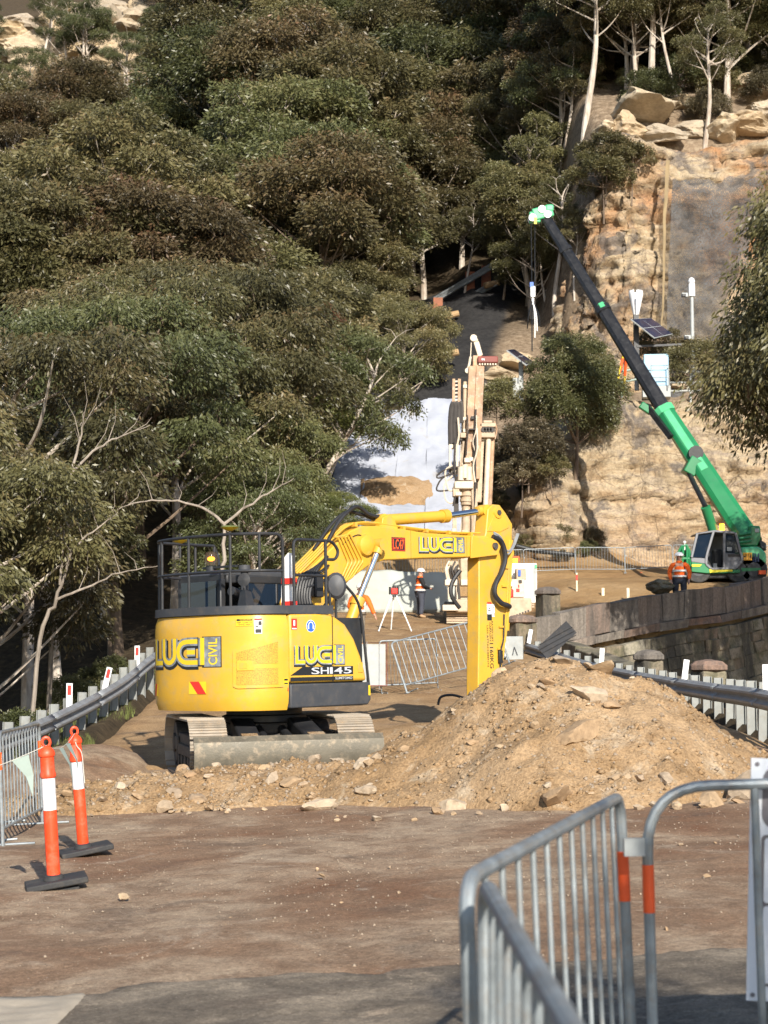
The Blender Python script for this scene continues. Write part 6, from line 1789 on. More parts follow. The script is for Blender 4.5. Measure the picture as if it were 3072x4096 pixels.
def place_barrier(proto, p0, p1, label, group=None, lean=0.0, z0=None, z1=None, stretch=True):
    """stand a copy so that its feet run from p0 to p1 (x, y)"""
    o = copy_tree(proto) if used.get(proto.name) else proto
    used[proto.name] = True
    a = Vector((p0[0], p0[1], T(*p0) if z0 is None else z0)); b_ = Vector((p1[0], p1[1], T(*p1) if z1 is None else z1))
    o.location = (a + b_) / 2
    d = b_ - a
    o.rotation_euler = (lean, -math.atan2(d.z, math.hypot(d.x, d.y)), math.atan2(d.y, d.x))
    if stretch: o.scale = (d.length / 2.25, 1, 1)
    o['label'] = label
    if group: o['group'] = group
    return o
gz = lambda p: G(*p)
def pb(proto, p0, p1, label, group=None, lean=0.0): return place_barrier(proto, p0, p1, label, group, lean, G(*p0), G(*p1))
# near right
n2_ = pb(BP, (0.863, 6.2), (0.225, 4.05), 'grey steel crowd barrier joined to the sign frame, its far post with orange sticker', None, R(2.0))
n3_ = pb(BPN, (0.225, 3.96), (0.262, 1.72), 'grey steel crowd barrier coupled in line at the corner, dusty top rail')
# left cluster
pb(BPL, (-3.70, 17.3), (-3.76, 19.6), 'crowd barrier with orange stickers behind the leading bollard', None, R(-3))
pb(BPL, (-3.95, 17.7), (-4.3, 19.9), 'crowd barrier nested behind the stickered one by the left guard rail', None, R(-4))
# barriers lying and standing on the haul road
o = pb(BPF, (-0.05, 37.2), (1.15, 37.6), 'short crowd barrier standing upright on the haul road'); 
o = place_barrier(BPF, (0.48, 36.6), (2.72, 38.2), 'crowd barrier tipped up and leaning across the upright one', None, R(-14), G(.45, 36.6) + .05, G(3, 38) + .50)
q = MB(); q.box((0, 0, .62), (0.78, 0.02, 0.86)); o = q.build('fence_cloth', 'galv_post'); o.location = (-0.36, 37.1, G(-.36, 37.1)); tag(o, 'pale cloth panel hung on the barrier beside the excavator', 'cloth panel')
for x_ in (-.62, -.36, -.10): q = MB(); q.cyl((x_ + .36, -.014, .1), (x_ + .36, -.014, 1.1), .008, n=6); q.build('wire', 'galv_old', o)
q = MB(); q.tube([(-.42, -.016, .18), (-.42, -.016, 1.08), (.42, -.016, 1.08), (.42, -.016, .18), (-.42, -.016, .18)], .012, 6); q.build('red_frame', 'rig_red', o)
# fence line along the cliff foot
fl = [(4.1, 74.6), (6.0, 75.0), (8.2, 75.2), (10.3, 75.1), (12.3, 74.8), (14.4, 74.4), (16.5, 74)]
fls = ['behind the drilling rig', 'before the bulging rock', 'before the pale cliff foot', 'where the boom shadow lands', 'behind the seated worker', 'behind the crane cab']
for k in range(6):
    place_barrier(BPF, fl[k], fl[k + 1], 'crowd barrier in the fence line ' + fls[k], 'fence line below the cliff')
fl2 = [(-3.0, 73.9), (-0.9, 74.2), (1.3, 74.2), (3.4, 74.3)]
for k in range(3):
    place_barrier(BPF, fl2[k], fl2[k + 1], 'crowd barrier above the shotcrete face, ' + ('over the tripod', 'over the middle', 'beside the drilling rig')[k], 'fence on the shotcrete face', 0, 5.15, 5.15)
for k, (u, v, D) in enumerate(((515, 558, 74.5), (598, 577, 75.3), (644, 575, 75.2), (692, 572, 74.6))):
    q = MB(); q.box((0, 0, 0), (0.42, 0.02, 0.2)); o = q.build('barrier_tag', 'decal_orange'); o.location = at(u, v, D); o.location.y = pw(o.location.x, fl) - .06; tag(o, 'small faded orange tag on the cliff fence ' + ('near the rig', 'under the rock bulge', 'in the boom shadow', 'near the crane')[k], 'tag', 'orange tags on the cliff fence')
# ------------------------------------------------------------------ sign frame at the right
sf = empty('sign_frame', (1.75, 6.05, G(1.75, 6.05)), (0, R(-1), 0), 'galvanised tube frame carrying a white notice board', 'sign frame')
q = MB(); q.tube(round_path([(-.84, 0, 0), (-.84, 0, 1.12), (1.0, 0, 1.14), (1.0, 0, 0)], .22, 8), .019, 10); q.tube([(-.84, 0, .2), (1.0, 0, .2)], .015, 8); q.build('frame', 'galv', sf)
q = MB(); q.cyl((-.47, 0, .2), (-.47, 0, 1.12), .014, n=10); q.build('bar', 'galv', sf)
q = MB(); q.cyl((.6, 0, .2), (.6, 0, 1.12), .014, n=10); q.build('bar', 'galv', sf)
q = MB(); q.tube([(-.84, 0, .70), (-.84, 0, .86)], .0205, 12, caps=False); q.build('sticker', 'decal_orange', sf)
for x_ in (-.78, .94): q = MB(); q.tube([(x_, -.3, .012), (x_, .3, .012)], .014, 8); q.build('foot', 'galv', sf)
q = MB(); q.box((-.885, 0, .92), (.07, .03, .06)); q.build('coupling', 'galv_post', sf)
sb = empty('notice_board', (1.75 + .24, 6.12, G(2.06, 6.1) + .75), (0, R(2.2), 0), 'white notice board with grey rounded header, fixed to the sign frame', 'sign')
q = MB(); q.box((0, 0, 0), (1.48, .008, .82)); bo_ = q.build('panel', 'sign_white', sb)
def rrect(x0, z0, x1, z1, r, y): 
    p_ = []
    for cx_, cz_, a0 in ((x1 - r, z1 - r, 0), (x0 + r, z1 - r, 90), (x0 + r, z0 + r, 180), (x1 - r, z0 + r, 270)):
        for k in range(6): p_.append((cx_ + r * math.cos(R(a0 + 18 * k)), y, cz_ + r * math.sin(R(a0 + 18 * k))))
    return p_
def plate(name, mat, x0, z0, x1, z1, r, y, parent): q = MB(); p_ = rrect(x0, z0, x1, z1, r, y); q.add(p_, [tuple(range(len(p_)))]); return q.build(name, mat, parent, 0)
plate('header', 'sign_grey', -.70, .17, .70, .385, .05, -.0065, bo_)
plate('field_border', 'sign_grey', -.70, -.36, .70, .15, .015, -.0065, bo_)
plate('field', 'sign_white', -.69, -.08, .69, .14, .012, -.009, bo_)
plate('field', 'sign_white', -.69, -.35, .69, -.09, .012, -.009, bo_)
q = MB(); q.add([(-.53 + .075 * math.cos(R(a)) * (1 if k == 0 else .62), -.0085, .28 + .075 * math.sin(R(a)) * (1 if k == 0 else .62)) for k in (0, 1) for a in range(50, 311, 20)], [(i, i + 1, 15 + i, 14 + i) for i in range(13)]); q.build('letter', 'sign_white', bo_, 0)
for x_, z_ in ((-.72, .39), (-.72, -.39)): q = MB(); q.cyl((x_, -.008, z_), (x_, .0, z_), .008, n=8); q.build('rivet', 'sign_grey', bo_)
# ================================================================== bollards
def bollard(x, y, lean, rotz, label, tilt=0.0):
    z = G(x, y)
    root = empty('bollard', (x, y, z + .03), (R(1.5), lean, rotz), label, 'bollard')
    root.scale = (.84, .84, 1.0)
    q = MB(); q.lathe([(.062, .05), (.062, .74), (.058, .76)], n=20); q.build('tube', 'bollard_orange', root)
    q = MB(); q.lathe([(.0635, .58), (.0635, .83)], n=20); q.build('white_band', 'bollard_white', root)
    q = MB(); q.lathe([(.066, .825), (.074, .835), (.074, .86), (.066, .875), (.064, .985), (.074, .995), (.076, 1.015), (.068, 1.035), (.045, 1.06), (.022, 1.075)], n=20); q.build('cap', 'bollard_orange', root)
    q = MB()
    q.tube([(.036 * math.cos(R(a)), 0, 1.10 + .036 * math.sin(R(a))) for a in range(-60, 246, 18)], .013, 8); q.build('loop', 'bollard_orange', root)
    q = MB(); M = Matrix.Rotation(R(-4), 4, 'Y'); q.box((.02, 0, .025), (.56, .40, .05), M); b_ = q.build('base', 'rubber', root, bevel=.012)
    q = MB(); q.lathe([(.10, .045), (.09, .075), (.064, .085)], n=18); q.build('socket', 'rubber', root)
    q = MB(); q.box((.0, .02, -.03), (.44, .33, .045), Matrix.Rotation(R(-1), 4, 'Y')); q.build('base', 'rubber', root, bevel=.012)
    return root
b1 = bollard(-2.54, 13.75, R(-4.2), R(14), 'orange bollard with a white band standing on two stacked rubber bases')
b2 = bollard(-2.72, 16.15, R(-5.5), R(18), 'orange bollard with white band and loose string, on one thin rubber base')
b3 = bollard(-2.86, 12.0, R(-3), R(10), 'orange bollard at the road edge of which just the rubber base shows')
for ch in list(b2.children):
    if ch.name.startswith('base') and ch.matrix_basis and min(v_.co.z for v_ in ch.data.vertices) < -.04: bpy.data.objects.remove(ch)
def btop(b_, h=1.10): return b_.matrix_basis @ Vector((0, 0, h))
bpy.context.view_layer.update()
tops = [btop(b3, 1.1), btop(b1, 1.075), btop(b2, 1.08)]
bs = empty('bunting_string', tops[1], (0, 0, 0), 'thin string of faded grey green pennants tied between the orange bollards', 'bunting')
def loc(p): return Vector(p) - Vector(tops[1])
far_l = tops[1] + Vector((-1.6, -1.2, -.40))
c1 = arc_pts(far_l, tops[1], .10, 14); c2 = arc_pts(tops[1], tops[2], .07, 12)
q = MB(); q.tube([loc(p) for p in c1], .003, 5); q.build('string', 'rope', bs)
q = MB(); q.tube([loc(p) for p in c2], .003, 5); q.build('string', 'rope', bs)
for pts_, ids in ((c1, (4, 7, 10, 12)), (c2, (5, 8))):
    for i_ in ids:
        a, b_ = loc(pts_[i_]), loc(pts_[i_]).lerp(loc(pts_[i_ + 1]), .8) + Vector((.02, 0, 0))
        q = MB(); tip = (a + b_) / 2 + Vector((.10, .02, -.30))
        mid_ = (a + b_) / 2 + Vector((.07, .04, -.14)); q.add([a, b_, mid_ + (b_ - a) * .22, tip, mid_ - (b_ - a) * .22], [(0, 1, 2, 4), (4, 2, 3)]); q.build('pennant', 'flag_cloth', bs, 0)
q = MB(); q.tube(smooth_path([loc(tops[2]), loc(tops[2]) + Vector((.03, -.07, -.10)), loc(tops[2]) + Vector((.08, -.08, -.17)), loc(tops[2]) + Vector((.10, -.07, -.34)), loc(tops[2]) + Vector((.11, -.07, -.44))]), .004, 5); q.build('string', 'rope', bs)

# ================================================================== guard rails
WPROF = [(0, 0), (.02, .03), (.075, .06), (.08, .095), (.02, .13), (.0, .155), (.02, .18), (.08, .215), (.075, .25), (.02, .28), (0, .31)]
def guard_rail(path, side, label, spacing, marks, hb=0.42, post_h=.09):
    """path: (x, y, ground z); side +1 faces +x"""
    root = empty('guard_rail', path[0], (0, 0, 0), label, 'guard rail')
    P0 = Vector(path[0])
    pts_ = smooth_path([Vector(p) for p in path], 10)
    S = [0]
    for a, b_ in zip(pts_, pts_[1:]): S.append(S[-1] + (b_ - a).length)
    def pos(s):
        for i in range(len(pts_) - 1):
            if s <= S[i + 1] or i == len(pts_) - 2:
                d = (pts_[i + 1] - pts_[i]); return pts_[i] + d * ((s - S[i]) / max(1e-6, S[i + 1] - S[i])), d.normalized()
    nseg = int(S[-1] / 4.0) + 1
    for k in range(nseg):                       # four-metre beams overlapping at the bolts
        s0, s1 = S[-1] * k / nseg, S[-1] * (k + 1) / nseg + .12
        q = MB(); rows = []
        for i in range(9):
            p, d = pos(min(S[-1], lerp(s0, s1, i / 8))); n_ = Vector((d.y, -d.x, 0)).normalized() * (1 if side > 0 else -1)
            off = 0.004 * (k % 2)
            rows.append([p + n_ * (a * side * side + off) + Vector((0, 0, hb + h_)) - P0 for a, h_ in WPROF])
        m_ = len(WPROF); vs = [v_ for r in rows for v_ in r]
        q.add(vs, [(i * m_ + j, (i + 1) * m_ + j, (i + 1) * m_ + j + 1, i * m_ + j + 1) for i in range(8) for j in range(m_ - 1)])
        o = q.build('rail_beam', 'galv_old', root, 50); so = o.modifiers.new('t', 'SOLIDIFY'); so.thickness = .006
        p, d = pos(s0); n_ = Vector((d.y, -d.x, 0)).normalized() * (1 if side > 0 else -1)
        for hh in (.06, .25):
            q = MB(); c_ = p + n_ * .08 + Vector((0, 0, hb + hh)) + d * .06 - P0; q.sphere(c_, .018, 8, 5); q.build('bolt', 'galv', root)
    np_ = int(S[-1] / spacing)
    pm = MB(); pm.box((0, 0, (hb + .31 + post_h) / 2 - .35), (.16, .012, hb + .31 + post_h + .7)); pm.box((-.074, .03, (hb + .31 + post_h) / 2 - .35), (.012, .06, hb + .31 + post_h + .7)); pm.box((.074, .03, (hb + .31 + post_h) / 2 - .35), (.012, .06, hb + .31 + post_h + .7))
    pme = pm.mesh('post', 0); pme.materials.append(MATS['rail_post_steel'])
    for k in range(np_ + 1):
        p, d = pos(min(S[-1], spacing * k + .2)); n_ = Vector((d.y, -d.x, 0)).normalized() * (1 if side > 0 else -1)
        o = bpy.data.objects.new('post', pme); COL.objects.link(o); o.parent = root
        o.location = p - n_ * .11 - P0; o.rotation_euler = (random.uniform(-.02, .02), random.uniform(-.03, .03), math.atan2(d.y, d.x) + math.pi / 2)
    for s_, tilt, red in marks:
        p, d = pos(s_); n_ = Vector((d.y, -d.x, 0)).normalized() * (1 if side > 0 else -1)
        q = MB(); q.box((0, 0, .18), (.11, .012, .44)); o = q.build('delineator', 'white_gloss', root, bevel=.01); o.location = p - n_ * .06 + Vector((0, 0, hb + .28)) - P0; o.rotation_euler = (0, tilt, 0)
        if red: q = MB(); q.box((0, -.009, .28), (.065, .006, .17)); q.build('reflector', 'decal_red', o)
    return root
random.seed(3)
guard_rail([(-5.95, 22, -.25), (-5.75, 25.5, -.22), (-5.5, 30, .05), (-5.25, 35, .52), (-5.0, 40, 1.2), (-4.5, 48, 1.75), (-3.9, 58, 2.4), (-3.2, 66, 3.1)], 1, 'galvanised w beam guard rail climbing along the forest edge', 1.0,
           [(9.0, 0, True), (12.0, R(13), True), (15.3, 0, True)])
guard_rail([(5.3, 16, .12), (5.5, 22, .36), (5.7, 27, .47), (5.78, 31, .50), (5.6, 36, .60), (5.0, 42, .85), (3.95, 48.8, 1.4)], -1, 'galvanised w beam guard rail behind the big spoil heap', 1.0,
           [(10.6, 0, False), (18.0, R(8), False), (25.6, R(3), False), (33, R(10), False)])
# turned-over sign behind the left rail, and a leaning one by the wall
sg = empty('road_sign', (-7.1, 29.5, .35), (R(-62), R(12), R(20)), 'dark backed road sign lying tilted behind the left guard rail', 'sign')
q = MB(); q.box((0, 0, 0), (1.5, .9, .01)); q.build('panel', 'decal_black', sg)
for x_ in (-.42, 0, .35): q = MB(); q.beam((x_ - .35, .2, .03), (x_ - .55, .95, .04), .05, .04); q.build('stiffener', 'galv_post', sg)
sg = empty('road_sign', at(557, 640, 45), (R(18), R(-28), R(0)), 'dark grey corrugated panel leaning against the parapet corner', 'sign')
q = MB(); q.box((0, 0, 0), (.42, .02, 1.0), Matrix.Rotation(R(75), 4, 'Y')); q.build('panel', 'charcoal', sg)
for k in range(3): q = MB(); q.box((.0, -.016, -.12 + .12 * k), (1.0, .012, .015)); q.build('rib', 'black_steel', sg)
# stakes, pipe, hose, cones of small stuff round the rig
for (u, v0, v1, D, lb, w) in ((577, 606, 573, 66, 'tall white survey stake with red tip before the dirt bank', .055), (603, 600, 588, 65, 'short pale timber peg beside the parapet', .10), (628, 598, 588, 64, 'short timber peg next to the masonry stump', .10)):
    p0, p1 = at(u, v0, D), at(u, v1, D); h_ = p1.z - p0.z
    o = MB().box((0, 0, h_ / 2 - .1), (w, w, h_ + .2)).build('stake', 'timber_pale', None, 0); o.location = p0; tag(o, lb, 'stake')
    if w < .08: MB().box((0, 0, h_ * .86), (w * 1.15, w * 1.15, .22)).build('red_tip', 'decal_red', o, 0)
p_ = [at(516, 546, 75.2), at(535, 551, 75.3), at(555, 553, 75.4), at(574, 555, 75.5)]
o = MB().tube([q_ - p_[0] for q_ in p_], .10, 10).build('plastic_pipe', 'plastic_pipe'); o.location = p_[0]; tag(o, 'black plastic pipe lying below the cliff fence', 'pipe')
p_ = [at(438, 705, 31), at(441, 697, 31), at(452, 695, 31), at(464, 698, 31)]
o = MB().tube([q_ - p_[0] for q_ in smooth_path(p_)], .022, 8).build('hose', 'hose'); o.location = p_[0]; tag(o, 'loop of black hose sticking out behind the spoil heap', 'hose')
gb = empty('control_cabinet', (3.45, 46.6, G(3.45, 46.6)), (0, 0, R(-8)), 'grey steel cabinet with an upright marker behind the excavator arm', 'cabinet')
gb.scale = (.5, .5, .62)
MB().box((0, 0, .5), (.9, .5, 1.0)).build('body', 'galv_post', gb, 0, .02)
MB().box((-.47, -.2, .75), (.1, .06, 1.3)).build('marker', 'white_gloss', gb, 0, .02)
MB().beam((-.1, -.27, .2), (.0, -.27, .55), .02, .05).beam((.0, -.27, .55), (.16, -.27, .2), .02, .05).build('bracket', 'charcoal', gb)
# ------------------------------------------------------------------ laser level on a tripod
lp = Vector((0.35, 61.5, G(.35, 61.5)))
lt = empty('laser_level', lp, (0, 0, R(10)), 'red rotating laser level on a white tripod before the shotcrete face', 'tripod')
for a in (200, 340, 90):
    q = MB(); c_ = Vector((math.cos(R(a)), math.sin(R(a)), 0)); q.cyl(c_ * .62, c_ * .10 + Vector((0, 0, 1.22)), .022, n=8); q.cyl(c_ * .40 + Vector((0, 0, .52)), c_ * .08 + Vector((0, 0, 1.24)), .034, n=8); q.build('leg', 'white_gloss', lt)
MB().cyl((0, 0, 1.2), (0, 0, 1.28), .10, n=12).build('head_plate', 'charcoal', lt)
MB().box((0, 0, 1.40), (.24, .2, .22)).build('instrument', 'decal_red', lt, 35, .03)
for s in (-1, 1): MB().box((s * .14, 0, 1.42), (.05, .22, .26)).build('guard', 'black_steel', lt, 35, .01)
MB().cyl((0, 0, 1.5), (0, 0, 1.58), .07, n=12).build('rotor', 'black_steel', lt)
# ------------------------------------------------------------------ terrace instruments
TD = 83.0
def tz(x, y=TD): return T(x, y)
sp = at(636, 322, TD); base = Vector((sp.x, TD, at(636, 378, TD).z - .6))
so_ = empty('solar_tower', base, (0, 0, 0), 'post with blue solar array topped by a white vertical axis wind turbine', 'solar panel')
hh = sp.z - base.z
MB().cyl((0, 0, 0), (0, 0, hh - 1.5), .11).build('lower_post', 'galv_post', so_); MB().box((0, 0, hh - .65), (.24, .24, 2.0)).build('upper_post', 'black_steel', so_)
MB().beam((0, -.1, hh - 1.2), (2.2, -.1, hh - 1.1), .1, .1).build('arm', 'black_steel', so_)
c4 = [at(631, 319, TD - 1), at(651, 318, TD + .6), at(673, 334, TD + .6), at(655, 338, TD - 1)]
c4 = [p - base for p in c4]
nrm = (c4[1] - c4[0]).cross(c4[3] - c4[0]).normalized()
if nrm.z < 0: nrm = -nrm
def lerp2(a, b_): 
    return c4[0].lerp(c4[1], b_).lerp(c4[3].lerp(c4[2], b_), a)
q = MB(); q.hexa([p - nrm * .05 for p in c4], [p - nrm * .003 for p in c4]); pn = q.build('panel_frame', 'galv_post', so_, 0)
for i in range(2):
    for j in range(2):
        a0, a1, b0, b1_ = .02 + .49 * i, .02 + .49 * i + .465, .02 + .49 * j, .02 + .49 * j + .465
        q = MB(); p4 = [lerp2(a0, b0), lerp2(a1, b0), lerp2(a1, b1_), lerp2(a0, b1_)]; q.hexa(p4, [p + nrm * .012 for p in p4]); q.build('solar_module', 'solar', pn, 0)
wt = at(630, 314, TD) - base; wt.x = 0
MB().cyl((0, 0, hh), (0, 0, hh + .2), .12).build('turbine_hub', 'black_steel', so_)
for k in range(3):                               # cupped blades, nearly closing the funnel
    pr = [(.08, .2), (.15, .36), (.27, .9), (.36, 1.32), (.35, 1.5)]
    q = MB(); vs = []
    for r0, z0_ in pr:
        for j in range(7):
            a = R(120 * k + 15 + 17 * j + 8 * z0_); rr_ = r0 * (.86 + .14 * j / 6)
            vs.append((rr_ * math.cos(a), rr_ * math.sin(a), hh + z0_))
    q.add(vs, [(i * 7 + j, i * 7 + j + 1, i * 7 + j + 8, i * 7 + j + 7) for i in range(len(pr) - 1) for j in range(6)])
    o = q.build('turbine_blade', 'white_gloss', so_); o.modifiers.new('t', 'SOLIDIFY').thickness = .015
# second, smaller panel on a pale post
p2 = at(521, 362, 79); base2 = Vector((p2.x, 79, at(521, 402, 79).z - .5))
s2 = empty('solar_post', base2, (0, 0, 0), 'small tilted solar panel on a pale post above the drilling rig', 'solar panel')
h2_ = p2.z - base2.z
MB().box((0, 0, h2_ / 2), (.2, .2, h2_)).build('post', 'galv_post', s2, 0, .02)
MB().box((-.25, -.1, h2_ * .48), (.3, .3, .9)).build('box', 'galv_post', s2, 0, .02)
c4 = [p - base2 for p in (at(507, 350, 78.2), at(514, 349, 79.8), at(534, 362, 79.8), at(527, 365, 78.2))]
nrm = (c4[1] - c4[0]).cross(c4[3] - c4[0]).normalized()
if nrm.z < 0: nrm = -nrm
q = MB(); q.hexa([p - nrm * .06 for p in c4], [p - nrm * .003 for p in c4]); pn = q.build('panel_frame', 'galv_post', s2, 0)
for i in range(2):
    a0, a1 = .02 + .49 * i, .02 + .49 * i + .465
    q = MB(); p4 = [lerp2(a0, .03), lerp2(a1, .03), lerp2(a1, .97), lerp2(a0, .97)]; q.hexa(p4, [p + nrm * .012 for p in p4]); q.build('solar_module', 'solar', pn, 0)
# camera pole
cpz = at(693, 284, TD); cb_ = at(693, 380, TD) - Vector((0, 0, .6))
cpo = empty('camera_pole', cb_, (0, 0, 0), 'tall slim galvanised pole with white dome camera and two dark cameras', 'camera pole')
hc = cpz.z - cb_.z
MB().cyl((0, 0, 0), (0, 0, hc), .11, .08).build('pole', 'galv_post', cpo)
MB().cyl((0, 0, hc - .6), (0, 0, hc), .16).lathe([(.12, 0), (.17, .12), (.12, .26), (.03, .32)], (0, 0, hc), 14).build('dome_camera', 'white_gloss', cpo)
for z_, x_ in ((hc - .55, -.5), (hc - 2.6, -.35)):
    o = MB().box((x_ * .7, -.05, z_), (.3, .2, .2)).build('bracket', 'galv_post', cpo, 0, .02); MB().box((x_ * .7 - .05, -.17, z_ - .03), (.18, .1, .14)).build('camera', 'black_steel', o, 0, .02)
# blue cabinet, rails, survey tripod
cc_ = at(656, 384, 82)
bc = empty('equipment_cabinet', cc_ - Vector((0, 0, .7)), (0, 0, R(-6)), 'pale blue equipment cabinet with guard rail on the terrace', 'cabinet')
MB().box((0, 0, 1.3), (1.15, .9, 1.5)).build('body', 'cabinet_blue', bc, 0, .04); MB().box((0, 0, .27), (1.3, 1.1, .54)).build('plinth', 'galv_post', bc, 0, .02)
MB().tube([(-.25, -.75, .4), (-.25, -.75, 1.45), (.55, -.75, 1.45), (.55, -.75, .4)], .03, 8).tube([(-.25, -.75, .9), (.55, -.75, .9)], .025, 8).build('guard_rail', 'galv_post', bc)
for k, lb in enumerate(('', '')):
    pass
tr = empty('handrail', at(686, 372, 82.5), (0, 0, R(-5)), 'galvanised walkway handrail between the blue cabinet and the big tree', 'handrail')
for z_ in (0, -.5, -.9): MB().cyl((-1.2, 0, z_), (1.6, 0, z_), .05, n=8).build('rail', 'galv_post', tr)
for x_ in (-1.1, .2, 1.5): MB().cyl((x_, 0, -1.9), (x_, 0, .0), .05, n=8).build('post', 'galv_post', tr)
tr = empty('handrail', at(600, 376, 82), (0, R(-12), R(3)), 'faded green walkway rail left of the blue cabinet', 'handrail')
for z_ in (0, -.5): MB().cyl((-1.0, 0, z_), (3.0, 0, z_), .05, n=8).build('rail', 'flag_cloth', tr)
for x_ in (-.9, .8, 2.6): MB().cyl((x_, 0, -1.2), (x_, 0, .05), .05, n=8).build('post', 'flag_cloth', tr)
tb = at(628, 387, 80.8)
yt = empty('survey_tripod', tb, (0, 0, R(8)), 'yellow and orange survey tripod standing at the terrace edge', 'tripod')
for a in (205, 335, 90):
    c_ = Vector((math.cos(R(a)), math.sin(R(a)), 0)); MB().cyl(c_ * .8 - Vector((0, 0, .25)), c_ * .15 + Vector((0, 0, 1.75)), .06, n=8).build('leg', 'tripod_yellow', yt); MB().cyl(c_ * .5 + Vector((0, 0, .62)), c_ * .3 + Vector((0, 0, 1.3)), .066, n=8).build('clamp', 'decal_orange', yt)
MB().cyl((0, 0, 1.75), (0, 0, 1.88), .2, n=12).build('head', 'decal_orange', yt); MB().box((0, 0, 2.0), (.16, .16, .24)).build('instrument', 'charcoal', yt, 0, .03)
# upper road: rail with rusted posts, logs
ur = empty('guard_rail', at(460, 290, 112), (0, 0, 0), 'two silver rails on rusted steel posts beside the upper dark road', 'guard rail')
L0 = Vector(ur.location)
for (a, b_) in (((435, 300), (492, 266)), ((445, 311), (496, 283))):
    p0, p1 = at(*a, 113) - L0, at(*b_, 111) - L0
    MB().beam(p0, p1, .10, .42).build('rail_beam', 'galv', ur); MB().beam(p0 + Vector((0, -.08, .14)), p1 + Vector((0, -.08, .14)), .06, .10).build('rail_rib', 'galv', ur); MB().beam(p0 + Vector((0, -.08, -.14)), p1 + Vector((0, -.08, -.14)), .06, .10).build('rail_rib', 'galv', ur)
for u, v in ((470, 272), (486, 266), (438, 298)):
    p0 = at(u, v, 112.6) - L0; MB().box((p0.x, p0.y, p0.z - 1.3), (.6, .3, 2.6)).build('post', 'rust_steel', ur)
for u, v, D, w, lb in ((450, 355, 97, 1.0, 'short cut log lying low on the dark upper road'), (452, 316, 108, .9, 'cut log end lying mid way on the dark upper road'), (492, 285, 111, 1.0, 'tan log beside the silver rails')):
    o = MB().tube([(-w / 2, 0, 0), (0, .05, .08), (w / 2, 0, .12)], .20, 10).build('log', 'log_end'); o.location = at(u, v, D); o.rotation_euler = (0, R(-8), R(10)); tag(o, lb, 'log')

